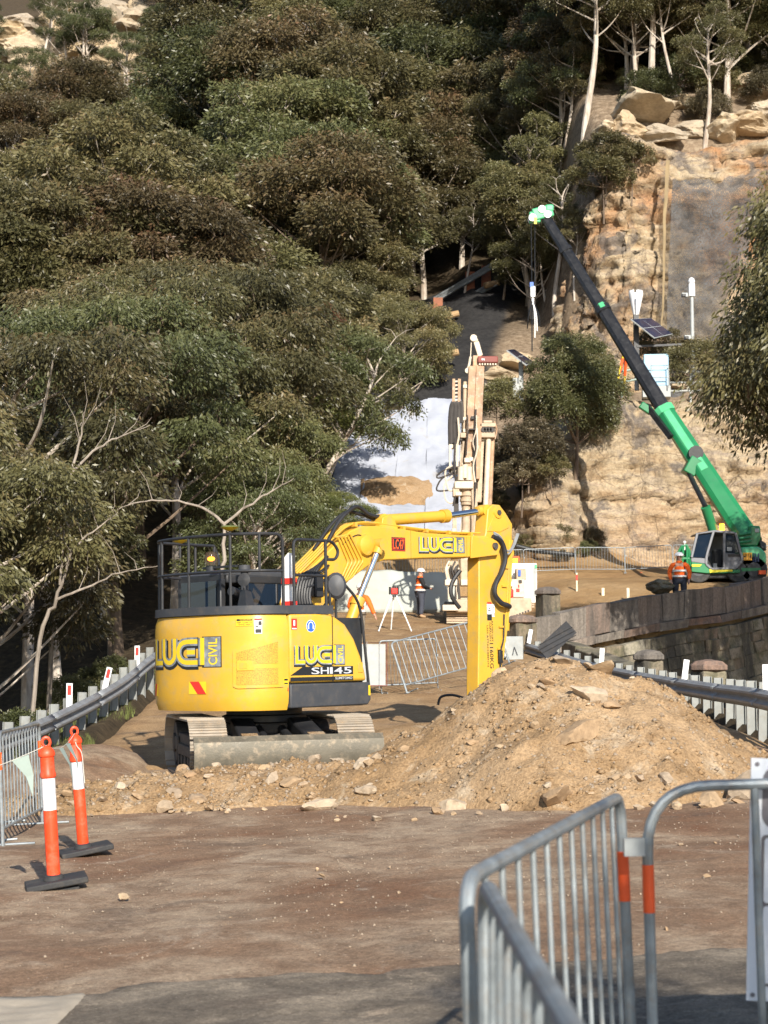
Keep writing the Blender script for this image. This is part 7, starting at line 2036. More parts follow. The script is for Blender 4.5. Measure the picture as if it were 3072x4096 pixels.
# ================================================================== people
def skin_obj(name, mat, joints, edges, parent, root_i=0, sub=2):
    me = bpy.data.meshes.new(name); bm = bmesh.new(); lay = bm.verts.layers.skin.verify()
    vs = []
    for k, (p, r) in enumerate(joints):
        v_ = bm.verts.new(p); v_[lay].radius = (r, r) if not isinstance(r, tuple) else r; v_[lay].use_root = (k == root_i); vs.append(v_)
    for a, b_ in edges: bm.edges.new((vs[a], vs[b_]))
    bm.to_mesh(me); bm.free()
    o = link(name, me, mat, parent)
    s = o.modifiers.new('skin', 'SKIN'); s.use_smooth_shade = True; s.branch_smoothing = 0.6
    d = o.modifiers.new('sub', 'SUBSURF'); d.levels = sub; d.render_levels = sub
    return o
def person(loc_, rotz, label, top, top_mat, leg_mat, arms, bend=0.0, helmet='helmet_white', H=1.75, vest=True):
    """faces +y. arms: (elbow, hand) for left and right in body space"""
    root = empty('person', loc_, (0, 0, rotz), label, 'person')
    root.scale = (1.32, 1.28, 1.05)
    k = H / 1.75
    def V_(x, y, z):
        if z > .95: y += (z - .95) * math.tan(bend)
        return Vector((x * k, y * k, z * k))
    J = [(V_(0, 0, .95), .12), (V_(0, .01, 1.15), .125), (V_(0, .0, 1.33), .135), (V_(0, -.01, 1.44), .09), (V_(0, 0, 1.52), .055), (V_(0, .02, 1.60), .075), (V_(0, .03, 1.68), .085), (V_(0, .02, 1.735), .05)]
    E = [(0, 1), (1, 2), (2, 3), (3, 4), (4, 5), (5, 6), (6, 7)]
    for s in (-1, 1):
        b0 = len(J)
        J += [(V_(s * .10, 0, .88), .095), (V_(s * .11, .02, .50), .062), (V_(s * .11, -.01, .10), .042), (V_(s * .12, .13, .04), .035)]
        E += [(0, b0), (b0, b0 + 1), (b0 + 1, b0 + 2), (b0 + 2, b0 + 3)]
    for s, (el, ha) in zip((-1, 1), arms):
        b0 = len(J)
        sh = V_(s * .19, -.01, 1.40); el, ha = V_(*el), V_(*ha)
        d = (ha - el).normalized()
        J += [(sh, .06), (el, .045), (ha, .03), (ha + d * .05, .034), (ha + d * .09, .03)]
        E += [(3, b0), (b0, b0 + 1), (b0 + 1, b0 + 2), (b0 + 2, b0 + 3), (b0 + 3, b0 + 4)]
        pal = ha + d * .09; sd = d.cross(Vector((0, 0, 1))); sd = sd.normalized() if sd.length > .1 else Vector((1, 0, 0))
        for f_ in range(4):
            J.append((pal + sd * (.012 * (f_ - 1.5)) + d * (.05 + .01 * (f_ % 3)) + Vector((0, 0, -.012)), .008)); E.append((b0 + 4, len(J) - 1))
        J.append((ha + d * .05 + sd * .045 + Vector((0, 0, .01)), .009)); E.append((b0 + 3, len(J) - 1))
    body = skin_obj('body', 'skin', J, E, root)
    idx = lambda i: J[i]
    tj = [(J[0][0] + Vector((0, 0, -.03)), .145), (J[1][0], .15), (J[2][0], .158), (J[3][0], .108)]; te = [(0, 1), (1, 2), (2, 3)]
    tj2 = list(tj); te2 = list(te)
    for b0 in (16, 16 + 10):
        n0 = len(tj2); tj2 += [(J[b0][0], .08), (J[b0 + 1][0], .062), (J[b0 + 2][0], .046)]; te2 += [(3, n0), (n0, n0 + 1), (n0 + 1, n0 + 2)]
    skin_obj('shirt', top_mat, tj2, te2, root)
    if vest:
        vj = [(p + Vector((0, 0, 0)), r + .012) for p, r in tj]; vj.append((J[16][0] * .8 + J[3][0] * .2, .092)); vj.append((J[26][0] * .8 + J[3][0] * .2, .092))
        skin_obj('vest', 'hivis', vj, te + [(3, 4), (3, 5)], root)
    zs_ = (1.02, 1.20)
    for z_ in zs_:
        q = MB(); c_ = V_(0, .005, z_)
        q.lathe([(.188 * k, -.03), (.190 * k, .03)], c_, 20); o = q.build('reflective_band', 'reflective', root)
        for v_ in o.data.vertices: v_.co.y = c_.y + (v_.co.y - c_.y) * .92
    lj = [(J[0][0] + Vector((0, 0, -.02)), .13)]; le = []
    for b0 in (8, 12):
        n0 = len(lj); lj += [(J[b0][0], .112), (J[b0 + 1][0], .082), (J[b0 + 2][0], .066)]; le += [(0, n0), (n0, n0 + 1), (n0 + 1, n0 + 2)]
    skin_obj('trousers', leg_mat, lj, le, root)
    for b0 in (10, 14):
        skin_obj('boot', 'boot', [(J[b0][0] + Vector((0, 0, .02)), .062), (J[b0][0] + Vector((0, 0, -.04)), .058), (J[b0 + 1][0] + Vector((0, .02, .0)), .05)], [(0, 1), (1, 2)], root)
    hc_ = V_(0, .025, 1.70)
    q = MB(); q.lathe([(.125, -.01), (.122, .03), (.105, .08), (.065, .115), (.01, .125)], hc_, 18); q.lathe([(.14, -.012), (.142, .0), (.12, .004)], hc_ + Vector((0, .03, 0)), 18); ho_ = q.build('helmet', helmet, root)
    q = MB(); q.sphere(V_(0, .125, 1.635), .016); q.build('nose', 'skin', body)
    for s in (-1, 1):
        q = MB(); q.sphere(V_(s * .095, .02, 1.64), .022, 8, 6, .5, 1, 1.3); q.build('ear', 'skin', body); q = MB(); q.sphere(V_(s * .033, .108, 1.665), .009, 8, 6); q.build('eye', 'black_cloth', body)
    q = MB(); q.box(V_(0, .108, 1.595), (.045, .012, .01)); q.build('mouth', 'rig_red', body)
    q = MB(); q.lathe([(.085, -.05), (.085, .0), (.07, .03)], V_(0, .0, 1.505), 14); q.build('collar', 'hivis', root)
    return root
wp = Vector((1.38, 67.4, G(1.38, 67.4)))
person(wp, R(-75), 'worker in white helmet and orange vest standing hands together by the shotcrete face', 1, 'black_cloth', 'grey_cloth', (((-.25, .06, 1.14), (-.06, .27, 1.10)), ((.25, .06, 1.14), (.07, .27, 1.08))))
wp = Vector((10.35, 61.6, 3.52))
person(wp, R(168), 'worker in orange shirt with silver band, head bowed, behind the parapet by the crane', 1, 'hivis', 'navy_cloth', (((-.27, -.02, 1.15), (-.25, .06, .90)), ((.27, -.02, 1.15), (.22, .10, .88))), R(6), vest=False)
wp = at(357, 632, 52); wp.z = G(wp.x, 52)
person(wp, R(-30), 'worker in orange shirt and camouflage trousers half hidden behind the boom ram', 1, 'hivis', 'camo_cloth', (((-.26, .05, 1.13), (-.20, .25, 1.0)), ((.32, .0, 1.16), (.40, .08, .92))), R(14), vest=False)
wp = at(324, 560, 71); wp.z = G(wp.x, 71)
person(wp, R(20), 'distant worker in white helmet seen past the excavator handrail', 1, 'hivis', 'navy_cloth', (((-.26, .02, 1.13), (-.22, .12, .9)), ((.26, .02, 1.13), (.22, .12, .9))), 0.0, vest=False)
# ================================================================== vegetation
def leaf_mat(name, dark, mid, tip):
    m, nt, b, out = new_mat(name)
    at_ = N(nt, 'ShaderNodeAttribute', attribute_name='tint')
    sp_ = N(nt, 'ShaderNodeSeparateColor'); nt.links.new(at_.outputs['Color'], sp_.inputs[0])
    oi = N(nt, 'ShaderNodeObjectInfo')
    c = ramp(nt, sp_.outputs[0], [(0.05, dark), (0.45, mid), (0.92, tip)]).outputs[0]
    hv = N(nt, 'ShaderNodeHueSaturation')
    mr = N(nt, 'ShaderNodeMapRange'); mr.inputs[3].default_value = 0.487; mr.inputs[4].default_value = 0.513
    nt.links.new(oi.outputs['Random'], mr.inputs[0]); nt.links.new(mr.outputs[0], hv.inputs['Hue'])
    mv = N(nt, 'ShaderNodeMapRange'); mv.inputs[3].default_value = 0.72; mv.inputs[4].default_value = 1.3
    mm = N(nt, 'ShaderNodeMath', operation='MULTIPLY'); mm.inputs[1].default_value = 7.31
    fr = N(nt, 'ShaderNodeMath', operation='FRACT')
    nt.links.new(oi.outputs['Random'], mm.inputs[0]); nt.links.new(mm.outputs[0], fr.inputs[0]); nt.links.new(fr.outputs[0], mv.inputs[0]); nt.links.new(mv.outputs[0], hv.inputs['Value'])
    nt.links.new(c, hv.inputs['Color'])
    nt.links.new(hv.outputs[0], b.inputs['Base Color'])
    b.inputs['Roughness'].default_value = 0.42
    b.inputs['Specular IOR Level'].default_value = 0.45
    tl_ = N(nt, 'ShaderNodeBsdfTranslucent'); nt.links.new(hv.outputs[0], tl_.inputs[0])
    ms = N(nt, 'ShaderNodeMixShader'); ms.inputs[0].default_value = 0.22
    nt.links.new(b.outputs[0], ms.inputs[1]); nt.links.new(tl_.outputs[0], ms.inputs[2]); nt.links.new(ms.outputs[0], out.inputs[0])
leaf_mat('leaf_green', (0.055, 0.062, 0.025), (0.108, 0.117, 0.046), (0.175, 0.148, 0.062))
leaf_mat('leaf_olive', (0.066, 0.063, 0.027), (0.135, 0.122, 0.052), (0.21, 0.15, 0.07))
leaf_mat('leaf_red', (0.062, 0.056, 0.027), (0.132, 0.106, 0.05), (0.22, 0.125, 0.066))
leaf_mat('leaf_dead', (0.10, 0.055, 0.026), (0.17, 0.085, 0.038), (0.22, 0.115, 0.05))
leaf_mat('leaf_shaded', (0.04, 0.039, 0.017), (0.086, 0.080, 0.034), (0.16, 0.112, 0.052))  # near trees: shade of the low forest put into the leaf colour
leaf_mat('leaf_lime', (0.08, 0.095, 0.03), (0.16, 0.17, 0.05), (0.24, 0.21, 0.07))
leaf_mat('leaf_scrub', (0.07, 0.062, 0.035), (0.13, 0.11, 0.06), (0.20, 0.16, 0.09))
def bark(name, a, b2):
    m, nt, b, out = new_mat(name)
    v = objvec(nt, (3, 3, 0.7)); n1 = tex_noise(nt, 1.2, 7, 0.7, v)
    c = ramp(nt, n1.outputs[0], [(0.35, a), (0.6, b2)]).outputs[0]
    nt.links.new(c, b.inputs['Base Color']); b.inputs['Roughness'].default_value = 0.85
bark('bark_pale', (0.30, 0.23, 0.17), (0.55, 0.49, 0.42))
bark('bark_grey', (0.13, 0.105, 0.08), (0.33, 0.28, 0.23))
bark('bark_brown', (0.07, 0.05, 0.038), (0.20, 0.145, 0.10))

def make_tree(seed, H, cr, n_clump, leaves, leaf, crown_lo=0.45, flat=0.6, trunk_r=0.16, droop=0.75, clump_r=0.34, bare=0.0):
    """returns (trunk mesh, crown mesh) of a eucalypt: forked limbs carrying domed clumps of hanging leaves"""
    rd = random.Random(seed); rn = np.random.default_rng(seed)
    tr = MB()
    lean = Vector((rd.uniform(-.10, .10), rd.uniform(-.10, .10), 1))
    def trunk_at(z): return Vector((lean.x * z + .18 * math.sin(z * .55 + seed), lean.y * z + .18 * math.cos(z * .5 + seed), z))
    zt = H * (crown_lo + .32)
    zs_ = [-1.2 + (zt + 1.2) * i / 9 for i in range(10)]
    tr.tube([trunk_at(z) for z in zs_], [trunk_r * (1.15 - .75 * i / 9) for i in range(10)], 8)
    C = []
    for k in range(n_clump):
        a = k * 2.399963 + rd.uniform(-.4, .4)
        t = (k + .5) / n_clump
        ph = math.acos(1 - 1.42 * t)                     # from the top down past the shoulder
        rr = cr * math.sin(ph) * rd.uniform(.70, 1.0)
        zc = H * (crown_lo + (0.97 - crown_lo) * (.42 + .56 * math.cos(ph)) * rd.uniform(.86, 1.06))
        ctr = trunk_at(H * .8)
        C.append((Vector((ctr.x * .6 + rr * math.cos(a), ctr.y * .6 + rr * math.sin(a), zc)), cr * clump_r * rd.uniform(.75, 1.25)))
    for p, r in C:                                # limbs
        z0 = max(H * .18, min(zt * .98, p.z - (p.xy.length * rd.uniform(.5, .95)) - .3))
        s = trunk_at(z0)
        m1 = s.lerp(p, .45) + Vector((rd.uniform(-.3, .3), rd.uniform(-.3, .3), -.10 * (p - s).length * rd.uniform(0, 1)))
        path = smooth_path([s, m1, p - Vector((0, 0, r * .15))], 4)
        r0 = trunk_r * rd.uniform(.28, .48)
        tr.tube(path, [r0 * (1 - .75 * i / (len(path) - 1)) for i in range(len(path))], 5)
        for _ in range(2):
            e = p + Vector((rd.uniform(-1, 1), rd.uniform(-1, 1), rd.uniform(.0, .6))) * r * .7
            tr.tube([p - Vector((0, 0, r * .15)), p.lerp(e, .5) + Vector((0, 0, .05)), e], [r0 * .28, r0 * .18, r0 * .07], 4, caps=False)
    tme = tr.mesh('trunk')
    nl = leaves // n_clump
    P, A, B_, TN = [], [], [], []
    for p, r in C:
        ct = rd.random()
        if rd.random() < bare: continue
        n = int(nl * (r / (cr * clump_r)) ** 2)
        d = rn.normal(size=(n, 3)); d /= np.linalg.norm(d, axis=1)[:, None]
        d[:, 2] = np.where((d[:, 2] < -.35) & (rn.random(n) < .75), -d[:, 2] * rn.random(n), d[:, 2])
        rad = (0.55 + 0.5 * rn.random(n) ** .6) * (1 + .28 * np.sin(d[:, 0] * 5 + ct * 9) * np.cos(d[:, 1] * 6 + ct * 5))
        pos_ = d * rad[:, None] * r * np.array([1, 1, flat]) + np.array(p)
        ax = d * np.array([.9, .9, .25]) + rn.normal(size=(n, 3)) * .45 + np.array([0, 0, -droop])
        ax /= np.linalg.norm(ax, axis=1)[:, None]
        sd = np.cross(ax, rn.normal(size=(n, 3))); sd /= np.linalg.norm(sd, axis=1)[:, None] + 1e-9
        ln = leaf * (.65 + .7 * rn.random(n))
        P.append(pos_); A.append(ax * ln[:, None]); B_.append(sd * (ln * .17)[:, None])
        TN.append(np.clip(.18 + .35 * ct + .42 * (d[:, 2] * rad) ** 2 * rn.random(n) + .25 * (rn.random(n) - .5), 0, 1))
    P, A, B_, TN = np.concatenate(P), np.concatenate(A), np.concatenate(B_), np.concatenate(TN)
    n = len(P)
    V = np.stack([P, P + A * .45 + B_, P + A, P + A * .45 - B_], 1).reshape(-1, 3)
    cme = np_mesh('crown', V, np.arange(n * 4).reshape(-1, 4))
    ca = cme.color_attributes.new('tint', 'FLOAT_COLOR', 'POINT')
    t4 = np.repeat(TN, 4); ca.data.foreach_set('color', np.stack([t4, t4, t4, np.ones_like(t4)], 1).astype(np.float32).ravel())
    return tme, cme
def make_bush(seed, r, leaves, leaf, droop=0.2):
    return make_tree(seed, r * 1.5, r, 12, leaves, leaf, 0.10, 0.7, 0.04, droop, 0.38)
NEAR = [make_tree(1, 9.5, 3.2, 26, 56000, .135, .34, .6, clump_r=.31), make_tree(2, 9.5, 3.0, 24, 52000, .135, .46, .6, clump_r=.32), make_tree(3, 10.5, 3.4, 26, 58000, .14, .40, .6, clump_r=.31), make_tree(4, 10.5, 3.3, 24, 52000, .14, .48, .6, clump_r=.32)]
FARV = [make_tree(11, 10, 3.8, 19, 42000, .20, .40, .55, .2, .35, .37), make_tree(12, 11, 4.0, 21, 44000, .20, .42, .5, .2, .35, .35), make_tree(13, 9, 3.6, 17, 40000, .20, .38, .55, .2, .35, .39), make_tree(14, 11.5, 3.6, 19, 40000, .20, .44, .55, .2, .35, .37)]
SPARSE = [make_tree(21, 14, 3.0, 16, 24000, .18, .46, .6, .22, .6, .38, .12), make_tree(22, 16, 3.2, 16, 24000, .18, .50, .6, .24, .6, .38, .15), make_tree(23, 12, 2.6, 14, 20000, .17, .46, .6, .15, .6, .40, .1)]
BIG = make_tree(31, 17, 3.7, 42, 110000, .17, .50, .9, .28, 1.2, .34)
ROUND = make_tree(32, 6.2, 2.2, 30, 76000, .13, .22, .85, .11, .5, .37)
BUSH = [make_bush(41, 1.2, 12000, .11), make_bush(42, 1.0, 10000, .10), make_bush(43, 1.5, 14000, .12)]
def plant(kind, var, x, y, s, label, cat, group=None, leafm='leaf_green', barkm='bark_brown', z=None, rz=None, name=None, sz=1.0, tilt=0.0):
    tme, cme = var
    root = empty(name or kind, (x, y, (T(x, y) if z is None else z)), (tilt, 0, random.uniform(0, 6.28) if rz is None else rz), label, cat, group)
    root.scale = (s, s, s * sz)
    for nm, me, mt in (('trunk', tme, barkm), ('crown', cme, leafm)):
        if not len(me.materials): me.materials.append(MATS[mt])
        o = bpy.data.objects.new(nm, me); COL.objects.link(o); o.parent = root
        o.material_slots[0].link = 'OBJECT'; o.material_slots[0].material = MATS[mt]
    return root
random.seed(2024)
LABS = {'leaf_shaded': ('dark', 'eucalyptus with crown coloured dark for shade'), 'leaf_green': ('green', 'eucalyptus with deep green crown'), 'leaf_olive': ('olive', 'eucalyptus with olive crown'), 'leaf_red': ('bronze', 'eucalyptus with bronze tinged crown'), 'leaf_lime': ('lime', 'pale yellow green eucalyptus'), 'leaf_dead': ('rust', 'dead rust brown eucalyptus')}
def forbidden(x, y):
    if y < 74 and x > -7.2 - 0.02 * y + (2.0 if y > 50 else 0): return True
    if 70 < y < 93 and -4.6 < x < 12: return True
    if x > 3.4 and y < 103: return True
    ax = pw(y, [(90, 1.2), (100, 2.6), (108, 4.0), (116, 6.5)])
    if y > 152 and x < -.112 * y: return True
    if 89 < y < 121 and -4.0 < x - ax < 5.5: return True
    return False
pts = []
cand = random.Random(77)
tries = 0
ys_ = []
for k in range(9000):
    y = 33 + 250 * cand.random() ** 1.25
    x = cand.uniform(-.255, .255) * y + cand.uniform(-2, 2)
    if forbidden(x, y): continue
    rm = 2.4 + .024 * y
    if any((x - a) ** 2 + (y - b_) ** 2 < min(rm, 2.4 + .024 * b_) ** 2 for a, b_ in pts): continue
    pts.append((x, y))
pts.sort(key=lambda p: p[1])
pts = pts[:300]
for k, (x, y) in enumerate(pts):
    rm = 2.4 + .024 * y
    r_ = cand.random()
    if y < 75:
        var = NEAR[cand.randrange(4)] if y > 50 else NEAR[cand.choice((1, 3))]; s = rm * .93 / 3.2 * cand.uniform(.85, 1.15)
        lm = 'leaf_shaded' if r_ < .55 else ('leaf_green' if r_ < .70 else ('leaf_olive' if r_ < .82 else 'leaf_red'))
    else:
        sparse = (x > .06 * y + 2 and y < 150 and r_ < .40) or r_ > .96
        var = SPARSE[cand.randrange(3)] if sparse else FARV[cand.randrange(4)]
        s = rm * .95 / 3.8 * cand.uniform(.85, 1.2)
        if sparse: s = cand.uniform(.75, 1.05)
        if y > 95 and x < -.10 * y: s *= .66
        lm = 'leaf_olive' if cand.random() < .55 else ('leaf_green' if cand.random() < .6 else 'leaf_red')
    if cand.random() < .025: lm = 'leaf_lime'
    where = 'low behind the left guard rail' if y < 48 else ('on the lower slope beside the white sheets' if y < 92 else ('on the middle slope of the forest' if y < 160 else ('on the high slope of the forest' if y < 225 else 'on the topmost visible slope')))
    nm, dsc = LABS[lm]
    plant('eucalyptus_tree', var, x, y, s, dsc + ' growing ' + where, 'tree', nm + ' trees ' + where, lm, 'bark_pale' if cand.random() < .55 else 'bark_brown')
# trees with a place of their own
plant('eucalyptus_tree', BIG, 12.45, 45.0, .965, 'large drooping eucalyptus with reddish leaf tips overhanging the stone wall', 'tree', None, 'leaf_olive', 'bark_brown', z=-1.9, rz=1.0, sz=.98)
plant('eucalyptus_tree', ROUND, at(576, 440, 79).x, 79, .90, 'round bushy young gum tree standing on the terrace lip', 'tree', None, 'leaf_green', 'bark_brown', z=at(570, 461, 79).z - .3, rz=.4, sz=1.05)
plant('eucalyptus_tree', NEAR[2], 16.5, 44, 1.0, 'tall eucalyptus beyond the large drooping one over the wall', 'tree', None, 'leaf_green', z=-2, rz=2)
plant('eucalyptus_tree', NEAR[3], 18.6, 57, 1.2, 'eucalyptus rising from the gully before the crane', 'tree', None, 'leaf_green', z=.5, rz=3)

for k, (u, v, D, s, lb, vr) in enumerate(((562, 118, 104, .95, 'pale thick double trunk gum on the cliff top', 1), (588, 122, 102, .9, 'straight white trunk gum at the cliff edge', 0), (549, 150, 103, .85, 'slim leaning gum beside the pale double trunk', 2), (655, 105, 104, .9, 'brown trunk gum behind the huge pale boulder', 1), (676, 108, 103, .8, 'thin gum among the cliff top boulders', 2), (706, 150, 97.5, .62, 'lone grey trunk gum rooted on the cliff rim', 0), (735, 90, 106, .9, 'straight gum above the broad tan ledge', 1), (762, 78, 108, .9, 'gum at the end of the high slope', 0))):
    p = on_ground(u, v, D - 4, D + 20); plant('eucalyptus_tree', SPARSE[vr], p.x, p.y, s, lb, 'tree', None, 'leaf_olive', 'bark_pale', z=p.z - .3)
for k, (u, v, D, s, lb, vr) in enumerate(((466, 292, 106, .55, 'white leaning gum beside the silver rails', 2), (503, 300, 104, .5, 'slim gum on the right verge of the dark road', 2), (545, 300, 98, .55, 'clump of slim grey trunks under the crane boom', 2), (556, 302, 98, .6, 'forked grey trunk gum under the crane boom', 0), (575, 298, 96.5, .45, 'thin gum against the red cliff face', 2), (527, 295, 100, .6, 'tall thin gum behind the hanging hook block', 2))):
    p = on_ground(u, v, D - 4, D + 20); plant('eucalyptus_tree', SPARSE[vr], p.x, p.y, s, lb, 'tree', None, 'leaf_olive', 'bark_pale', z=p.z - .3)
rq = random.Random(12)
for k in range(20):
    yq = rq.uniform(103, 124); xq = rq.uniform(.10, .27) * yq
    plant('eucalyptus_tree', FARV[k % 4], xq, yq, rq.uniform(.62, .95), 'leafy eucalyptus crowding the slope above the red cliff', 'tree', 'trees above the red cliff', rq.choice(['leaf_olive', 'leaf_green']), 'bark_pale')
for k, (yq, off, s_) in enumerate(((92.5, -4.4, .62), (96, -4.6, .8), (100, -4.7, .9), (105, -4.4, .9), (110, -4.6, 1.0), (116, -4.0, 1.0), (119.5, -1.0, 1.0), (121, 2.5, 1.05), (119, 6.2, .95), (112, 6.4, .7), (106, 5.6, .6))):
    plant('eucalyptus_tree', FARV[k % 4], pw(yq, [(90, 1.2), (100, 2.6), (108, 4.0), (116, 6.5)]) + off, yq, s_, 'eucalyptus lining the verge of the dark upper road', 'tree', 'trees along the dark upper road', 'leaf_olive' if k % 3 else 'leaf_green', 'bark_pale')
for k in range(26):
    yq = rq.uniform(100, 122); xq = rq.uniform(.11, .25) * yq
    plant('shrub', BUSH[k % 3], xq, yq, rq.uniform(.6, 1.3), 'shrub among the boulders above the red cliff', 'shrub', 'shrubs above the red cliff', rq.choice(['leaf_scrub', 'leaf_olive', 'leaf_green']))
for k in range(18):
    yq = rq.uniform(101, 132); xq = rq.uniform(5.2, 11.6) + (yq - 101) * .12
    if abs(xq - pw(yq, [(90, 1.2), (100, 2.6), (108, 4.0), (116, 6.5)])) < 4.6 and yq < 118: xq += 4.2
    plant('eucalyptus_tree', FARV[k % 4] if k % 3 else SPARSE[k % 2], xq, yq, rq.uniform(.6, .95), 'eucalyptus filling the steep gully left of the red cliff', 'tree', 'trees in the gully beside the red cliff', rq.choice(['leaf_olive', 'leaf_green', 'leaf_red']), 'bark_grey')
# the dead rust coloured crowns
for u, v, D, s, lb in ((163, 318, 72, .42, 'rust brown dead crown amid the green forest'), (318, 330, 78, .3, 'small rust brown dead crown near the white sheets'), (420, 10, 150, .8, 'rust brown dead crown high by the cliff')):
    p = at(u, v, D); plant('eucalyptus_tree', FARV[2] if D > 100 else NEAR[1], p.x, D, s, lb, 'tree', None, 'leaf_dead', 'bark_brown', z=p.z - 5.5 * s)
# trees leaning over the white slope and beside the excavator
for u, v, D, s, lb, lm in ((262, 560, 56, .70, 'leafy eucalyptus overhanging the foot of the white sheets', 'leaf_green'), (256, 470, 66, .85, 'full green eucalyptus reaching over the white sheets', 'leaf_green'), (268, 370, 76, .80, 'grey green eucalyptus leaning over the upper white sheets', 'leaf_olive'), (396, 345, 94, .85, 'rounded eucalyptus at the left verge of the dark road', 'leaf_olive'), (314, 335, 86, .8, 'dense eucalyptus above the white sheets', 'leaf_olive'), (338, 530, 66, .34, 'pale sapling before the white sheets', 'leaf_lime')):
    p = at(u, v, D); plant('eucalyptus_tree', NEAR[int(u) % 4], p.x, D, s, lb, 'tree', None, lm, 'bark_pale', z=p.z - 6.0 * s)
# tall trees behind the photographer throw the shade on the near road
plant('eucalyptus_tree', SPARSE[0], 4.0, -1.7, .48, 'eucalyptus on the right verge behind the viewpoint', 'tree', None, 'leaf_green', z=-.5, rz=.5)
lt_ = plant('eucalyptus_tree', SPARSE[2], -4.6, 75, 1.0, 'eucalyptus leaning out over the white sheets, shading them', 'tree', None, 'leaf_green', 'bark_pale', z=5.8, rz=0)
lt_.rotation_euler = (0, R(22), 0)
lt_ = plant('eucalyptus_tree', SPARSE[2], -3.1, 79, .8, 'smaller eucalyptus leaning over the upper white sheets', 'tree', None, 'leaf_olive', 'bark_pale', z=7.6, rz=0)
lt_.rotation_euler = (0, R(20), R(40))
rq = random.Random(44)
for k in range(15):
    yq = rq.uniform(165, 230); plant('eucalyptus_tree', SPARSE[k % 3], -yq * rq.uniform(.12, .24), yq, rq.uniform(.6, .95), 'thin gum standing among the high far crags', 'tree', 'gums among the far crags', 'leaf_green', 'bark_pale')
# bare pale limbed gums showing through the lower forest
def bare_gum(D, base, limbs, r, label):
    r *= .58; p0 = at(*base, D); p0.z = T(p0.x, D) - .3
    root = empty('bare_gum', p0, (0, 0, 0), label, 'tree')
    for k, pl in enumerate(limbs):
        pts_ = [at(u, v, D + d_) - p0 for u, v, d_ in pl]
        if k == 0: pts_ = [Vector((0, 0, 0))] + pts_
        pp_ = smooth_path(pts_, 5); q = MB(); r0 = r * (1 if k == 0 else .62); n_ = len(pp_)
        q.tube([p + Vector((.04 * fbm(i * .6, k, 1), 0, .04 * fbm(i * .6, k, 5))) for i, p in enumerate(pp_)], [r0 * (1 - (.45 if k == 0 else .8) * i / (n_ - 1)) for i in range(n_)], 7)
        lo_ = q.build('trunk' if k == 0 else 'limb', 'bark_grey', root)
        if k:
            for j in range(4):
                a = pp_[int(n_ * (.3 + .17 * j))]; e = a + Vector((random.uniform(-.5, .5), random.uniform(-.3, .3), random.uniform(.3, 1.0)))
                q = MB(); q.tube([a, a.lerp(e, .5) + Vector((.08, 0, .0)), e], [r0 * .3, r0 * .2, r0 * .06], 5); q.build('twig', 'bark_grey', lo_)
bare_gum(37.5, (222, 650), [[(221, 600, 0), (224, 552, 0), (224, 522, 0)], [(224, 524, 0), (203, 508, 0), (172, 501, -.2), (140, 502, -.3), (113, 511, -.5)], [(224, 524, 0), (248, 506, .1), (272, 491, .2), (294, 478, .3)]], .10, 'bare gum with one long pale horizontal limb above the excavator')
bare_gum(34.5, (30, 670), [[(40, 640, 0), (56, 600, 0), (66, 570, 0)], [(56, 600, 0), (85, 588, 0), (120, 573, .2), (158, 566, .3)], [(66, 570, 0), (74, 548, 0), (98, 528, 0), (118, 512, .2)], [(60, 585, 0), (62, 556, 0), (64, 530, 0)]], .085, 'forked bare gum leaning low behind the left guard rail')
bare_gum(39.0, (50, 640), [[(54, 580, 0), (62, 515, 0), (72, 470, 0)], [(72, 470, 0), (80, 440, 0), (84, 412, 0)], [(72, 472, 0), (98, 448, 0), (122, 436, .1), (150, 425, .2)]], .10, 'tall bare gum with a kinked pale stem in the lower forest')
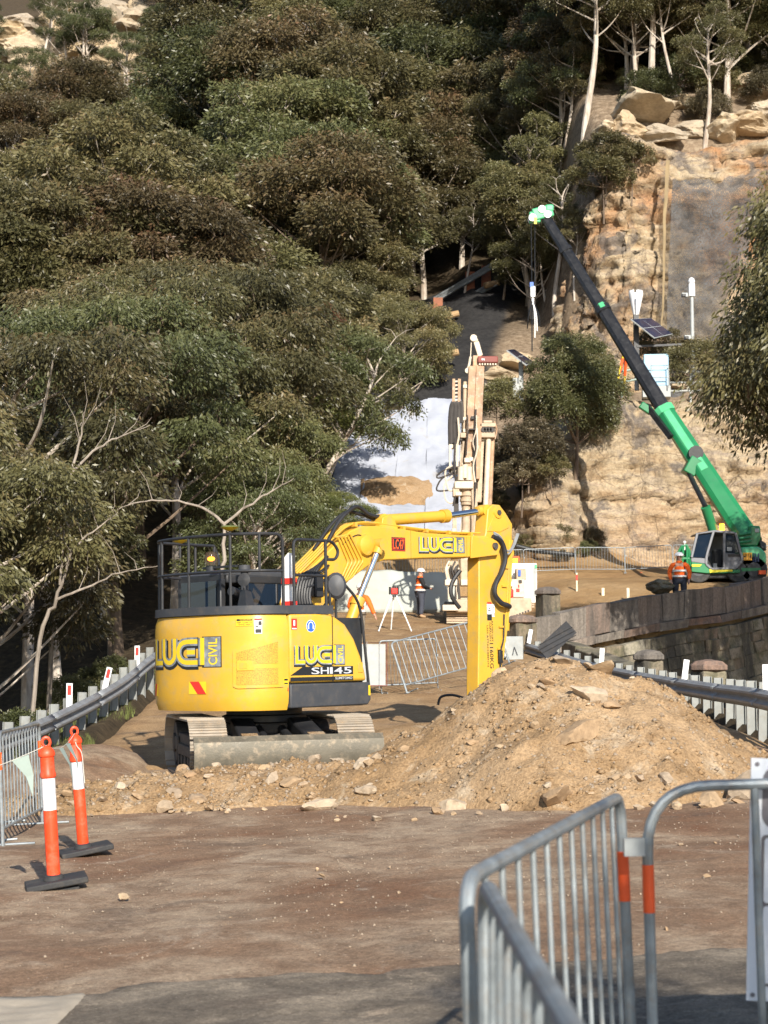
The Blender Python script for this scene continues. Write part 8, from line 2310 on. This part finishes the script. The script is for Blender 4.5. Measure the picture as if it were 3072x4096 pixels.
# scrub on the slope between rig and cliff
rs = random.Random(8)
for k in range(46):
    u = rs.uniform(488, 600); v = rs.uniform(330, 520)
    D = lerp(88, 77.5, (v - 330) / 190) + rs.uniform(-.5, 1)
    x = (u - 384) / FPX * D
    z = T(x, D)
    vv_ = 662 - (z - 1.6) / D * FPX
    if x < 3.9 or x > 12.5: continue
    lm = rs.choice(['leaf_scrub', 'leaf_scrub', 'leaf_olive', 'leaf_green'])
    plant('shrub', BUSH[rs.randrange(3)], x, D, rs.uniform(.3, .62), 'dry grey brown shrub on the stony slope beside the drilling rig' if lm == 'leaf_scrub' else ('olive shrub on the stony slope beside the drilling rig' if lm == 'leaf_olive' else 'green shrub on the stony slope beside the drilling rig'), 'shrub', lm[5:] + ' shrubs on the stony slope', lm)
for u, v, D, s, lb in ((530, 455, 77, .9, 'leafless grey scrub clump beside the rig mast'), (520, 475, 77, 1.0, 'twiggy grey scrub below the small solar panel'), (500, 412, 79, .9, 'green scrub clump behind the drill rods'), (552, 470, 77, .7, 'dark scrub clump under the round young gum'), (604, 155, 95.5, 1.5, 'rounded bush on the rim of the red cliff'), (628, 162, 95, 1.3, 'flat topped bush hanging at the cliff rim'), (600, 180, 95.4, 1.3, 'bush in the cleft of the red cliff'), (560, 540, 78, .5, 'tuft of leaves at the foot of the bulging rock'), (660, 350, 84, .9, 'bush behind the blue cabinet'), (695, 375, 82.5, 1.0, 'bush beside the terrace handrail')):
    p = at(u, v, D); plant('shrub', BUSH[int(u) % 3], p.x, D, s, lb, 'shrub', None, 'leaf_scrub' if 'grey' in lb else 'leaf_olive', z=p.z - .7 * s)
rs = random.Random(18)
for k in range(22):
    x = -6.6 - 2.8 * rs.random(); y = rs.uniform(24, 44)
    plant('shrub', BUSH[rs.randrange(3)], x, y, rs.uniform(.3, .6), 'low green shrub rooted just behind the left guard rail', 'shrub', 'shrubs behind the left guard rail', 'leaf_green', z=T(x, y) - .1)
for k in range(10):
    x = rs.uniform(6.6, 8); y = rs.uniform(22, 44)
    plant('shrub', BUSH[rs.randrange(3)], x, y, rs.uniform(.3, .6), 'dark low shrub in the gully behind the right guard rail', 'shrub', 'shrubs in the right gully', 'leaf_green', z=-1.9)
# grass along the left verge
rr = np.random.default_rng(4); n = 9000
yy = 21 + 24 * rr.random(n); xx = -5.2 - 0.75 * rr.random(n) + .25 * np.sin(yy * 1.3)
keep = (np.sin(yy * 2.1) + np.sin(yy * .9 + 1) + rr.normal(size=n) * .6) > -.2
xx, yy = xx[keep], yy[keep]
zz_ = np.array([redge(a, b_) if b_ < 26 else min(T(a, b_), G(a, b_) - .1) for a, b_ in zip(xx, yy)])
h = .05 + .16 * rr.random(len(xx)); a = rr.random(len(xx)) * 6.28; w = .008
dx, dy = np.cos(a), np.sin(a)
B0_ = np.stack([xx - dx * w, yy - dy * w, zz_ - .02], 1); B1_ = np.stack([xx + dx * w, yy + dy * w, zz_ - .02], 1)
TP = np.stack([xx - dy * h * .5, yy + dx * h * .5, zz_ + h], 1)
V = np.stack([B0_, B1_, TP], 1).reshape(-1, 3)
tag(link('grass', np_mesh('grass', V, np.arange(len(V)).reshape(-1, 3)), 'grass_tuft'), 'patchy grass along the left guard rail verge', 'grass', None, 'stuff')
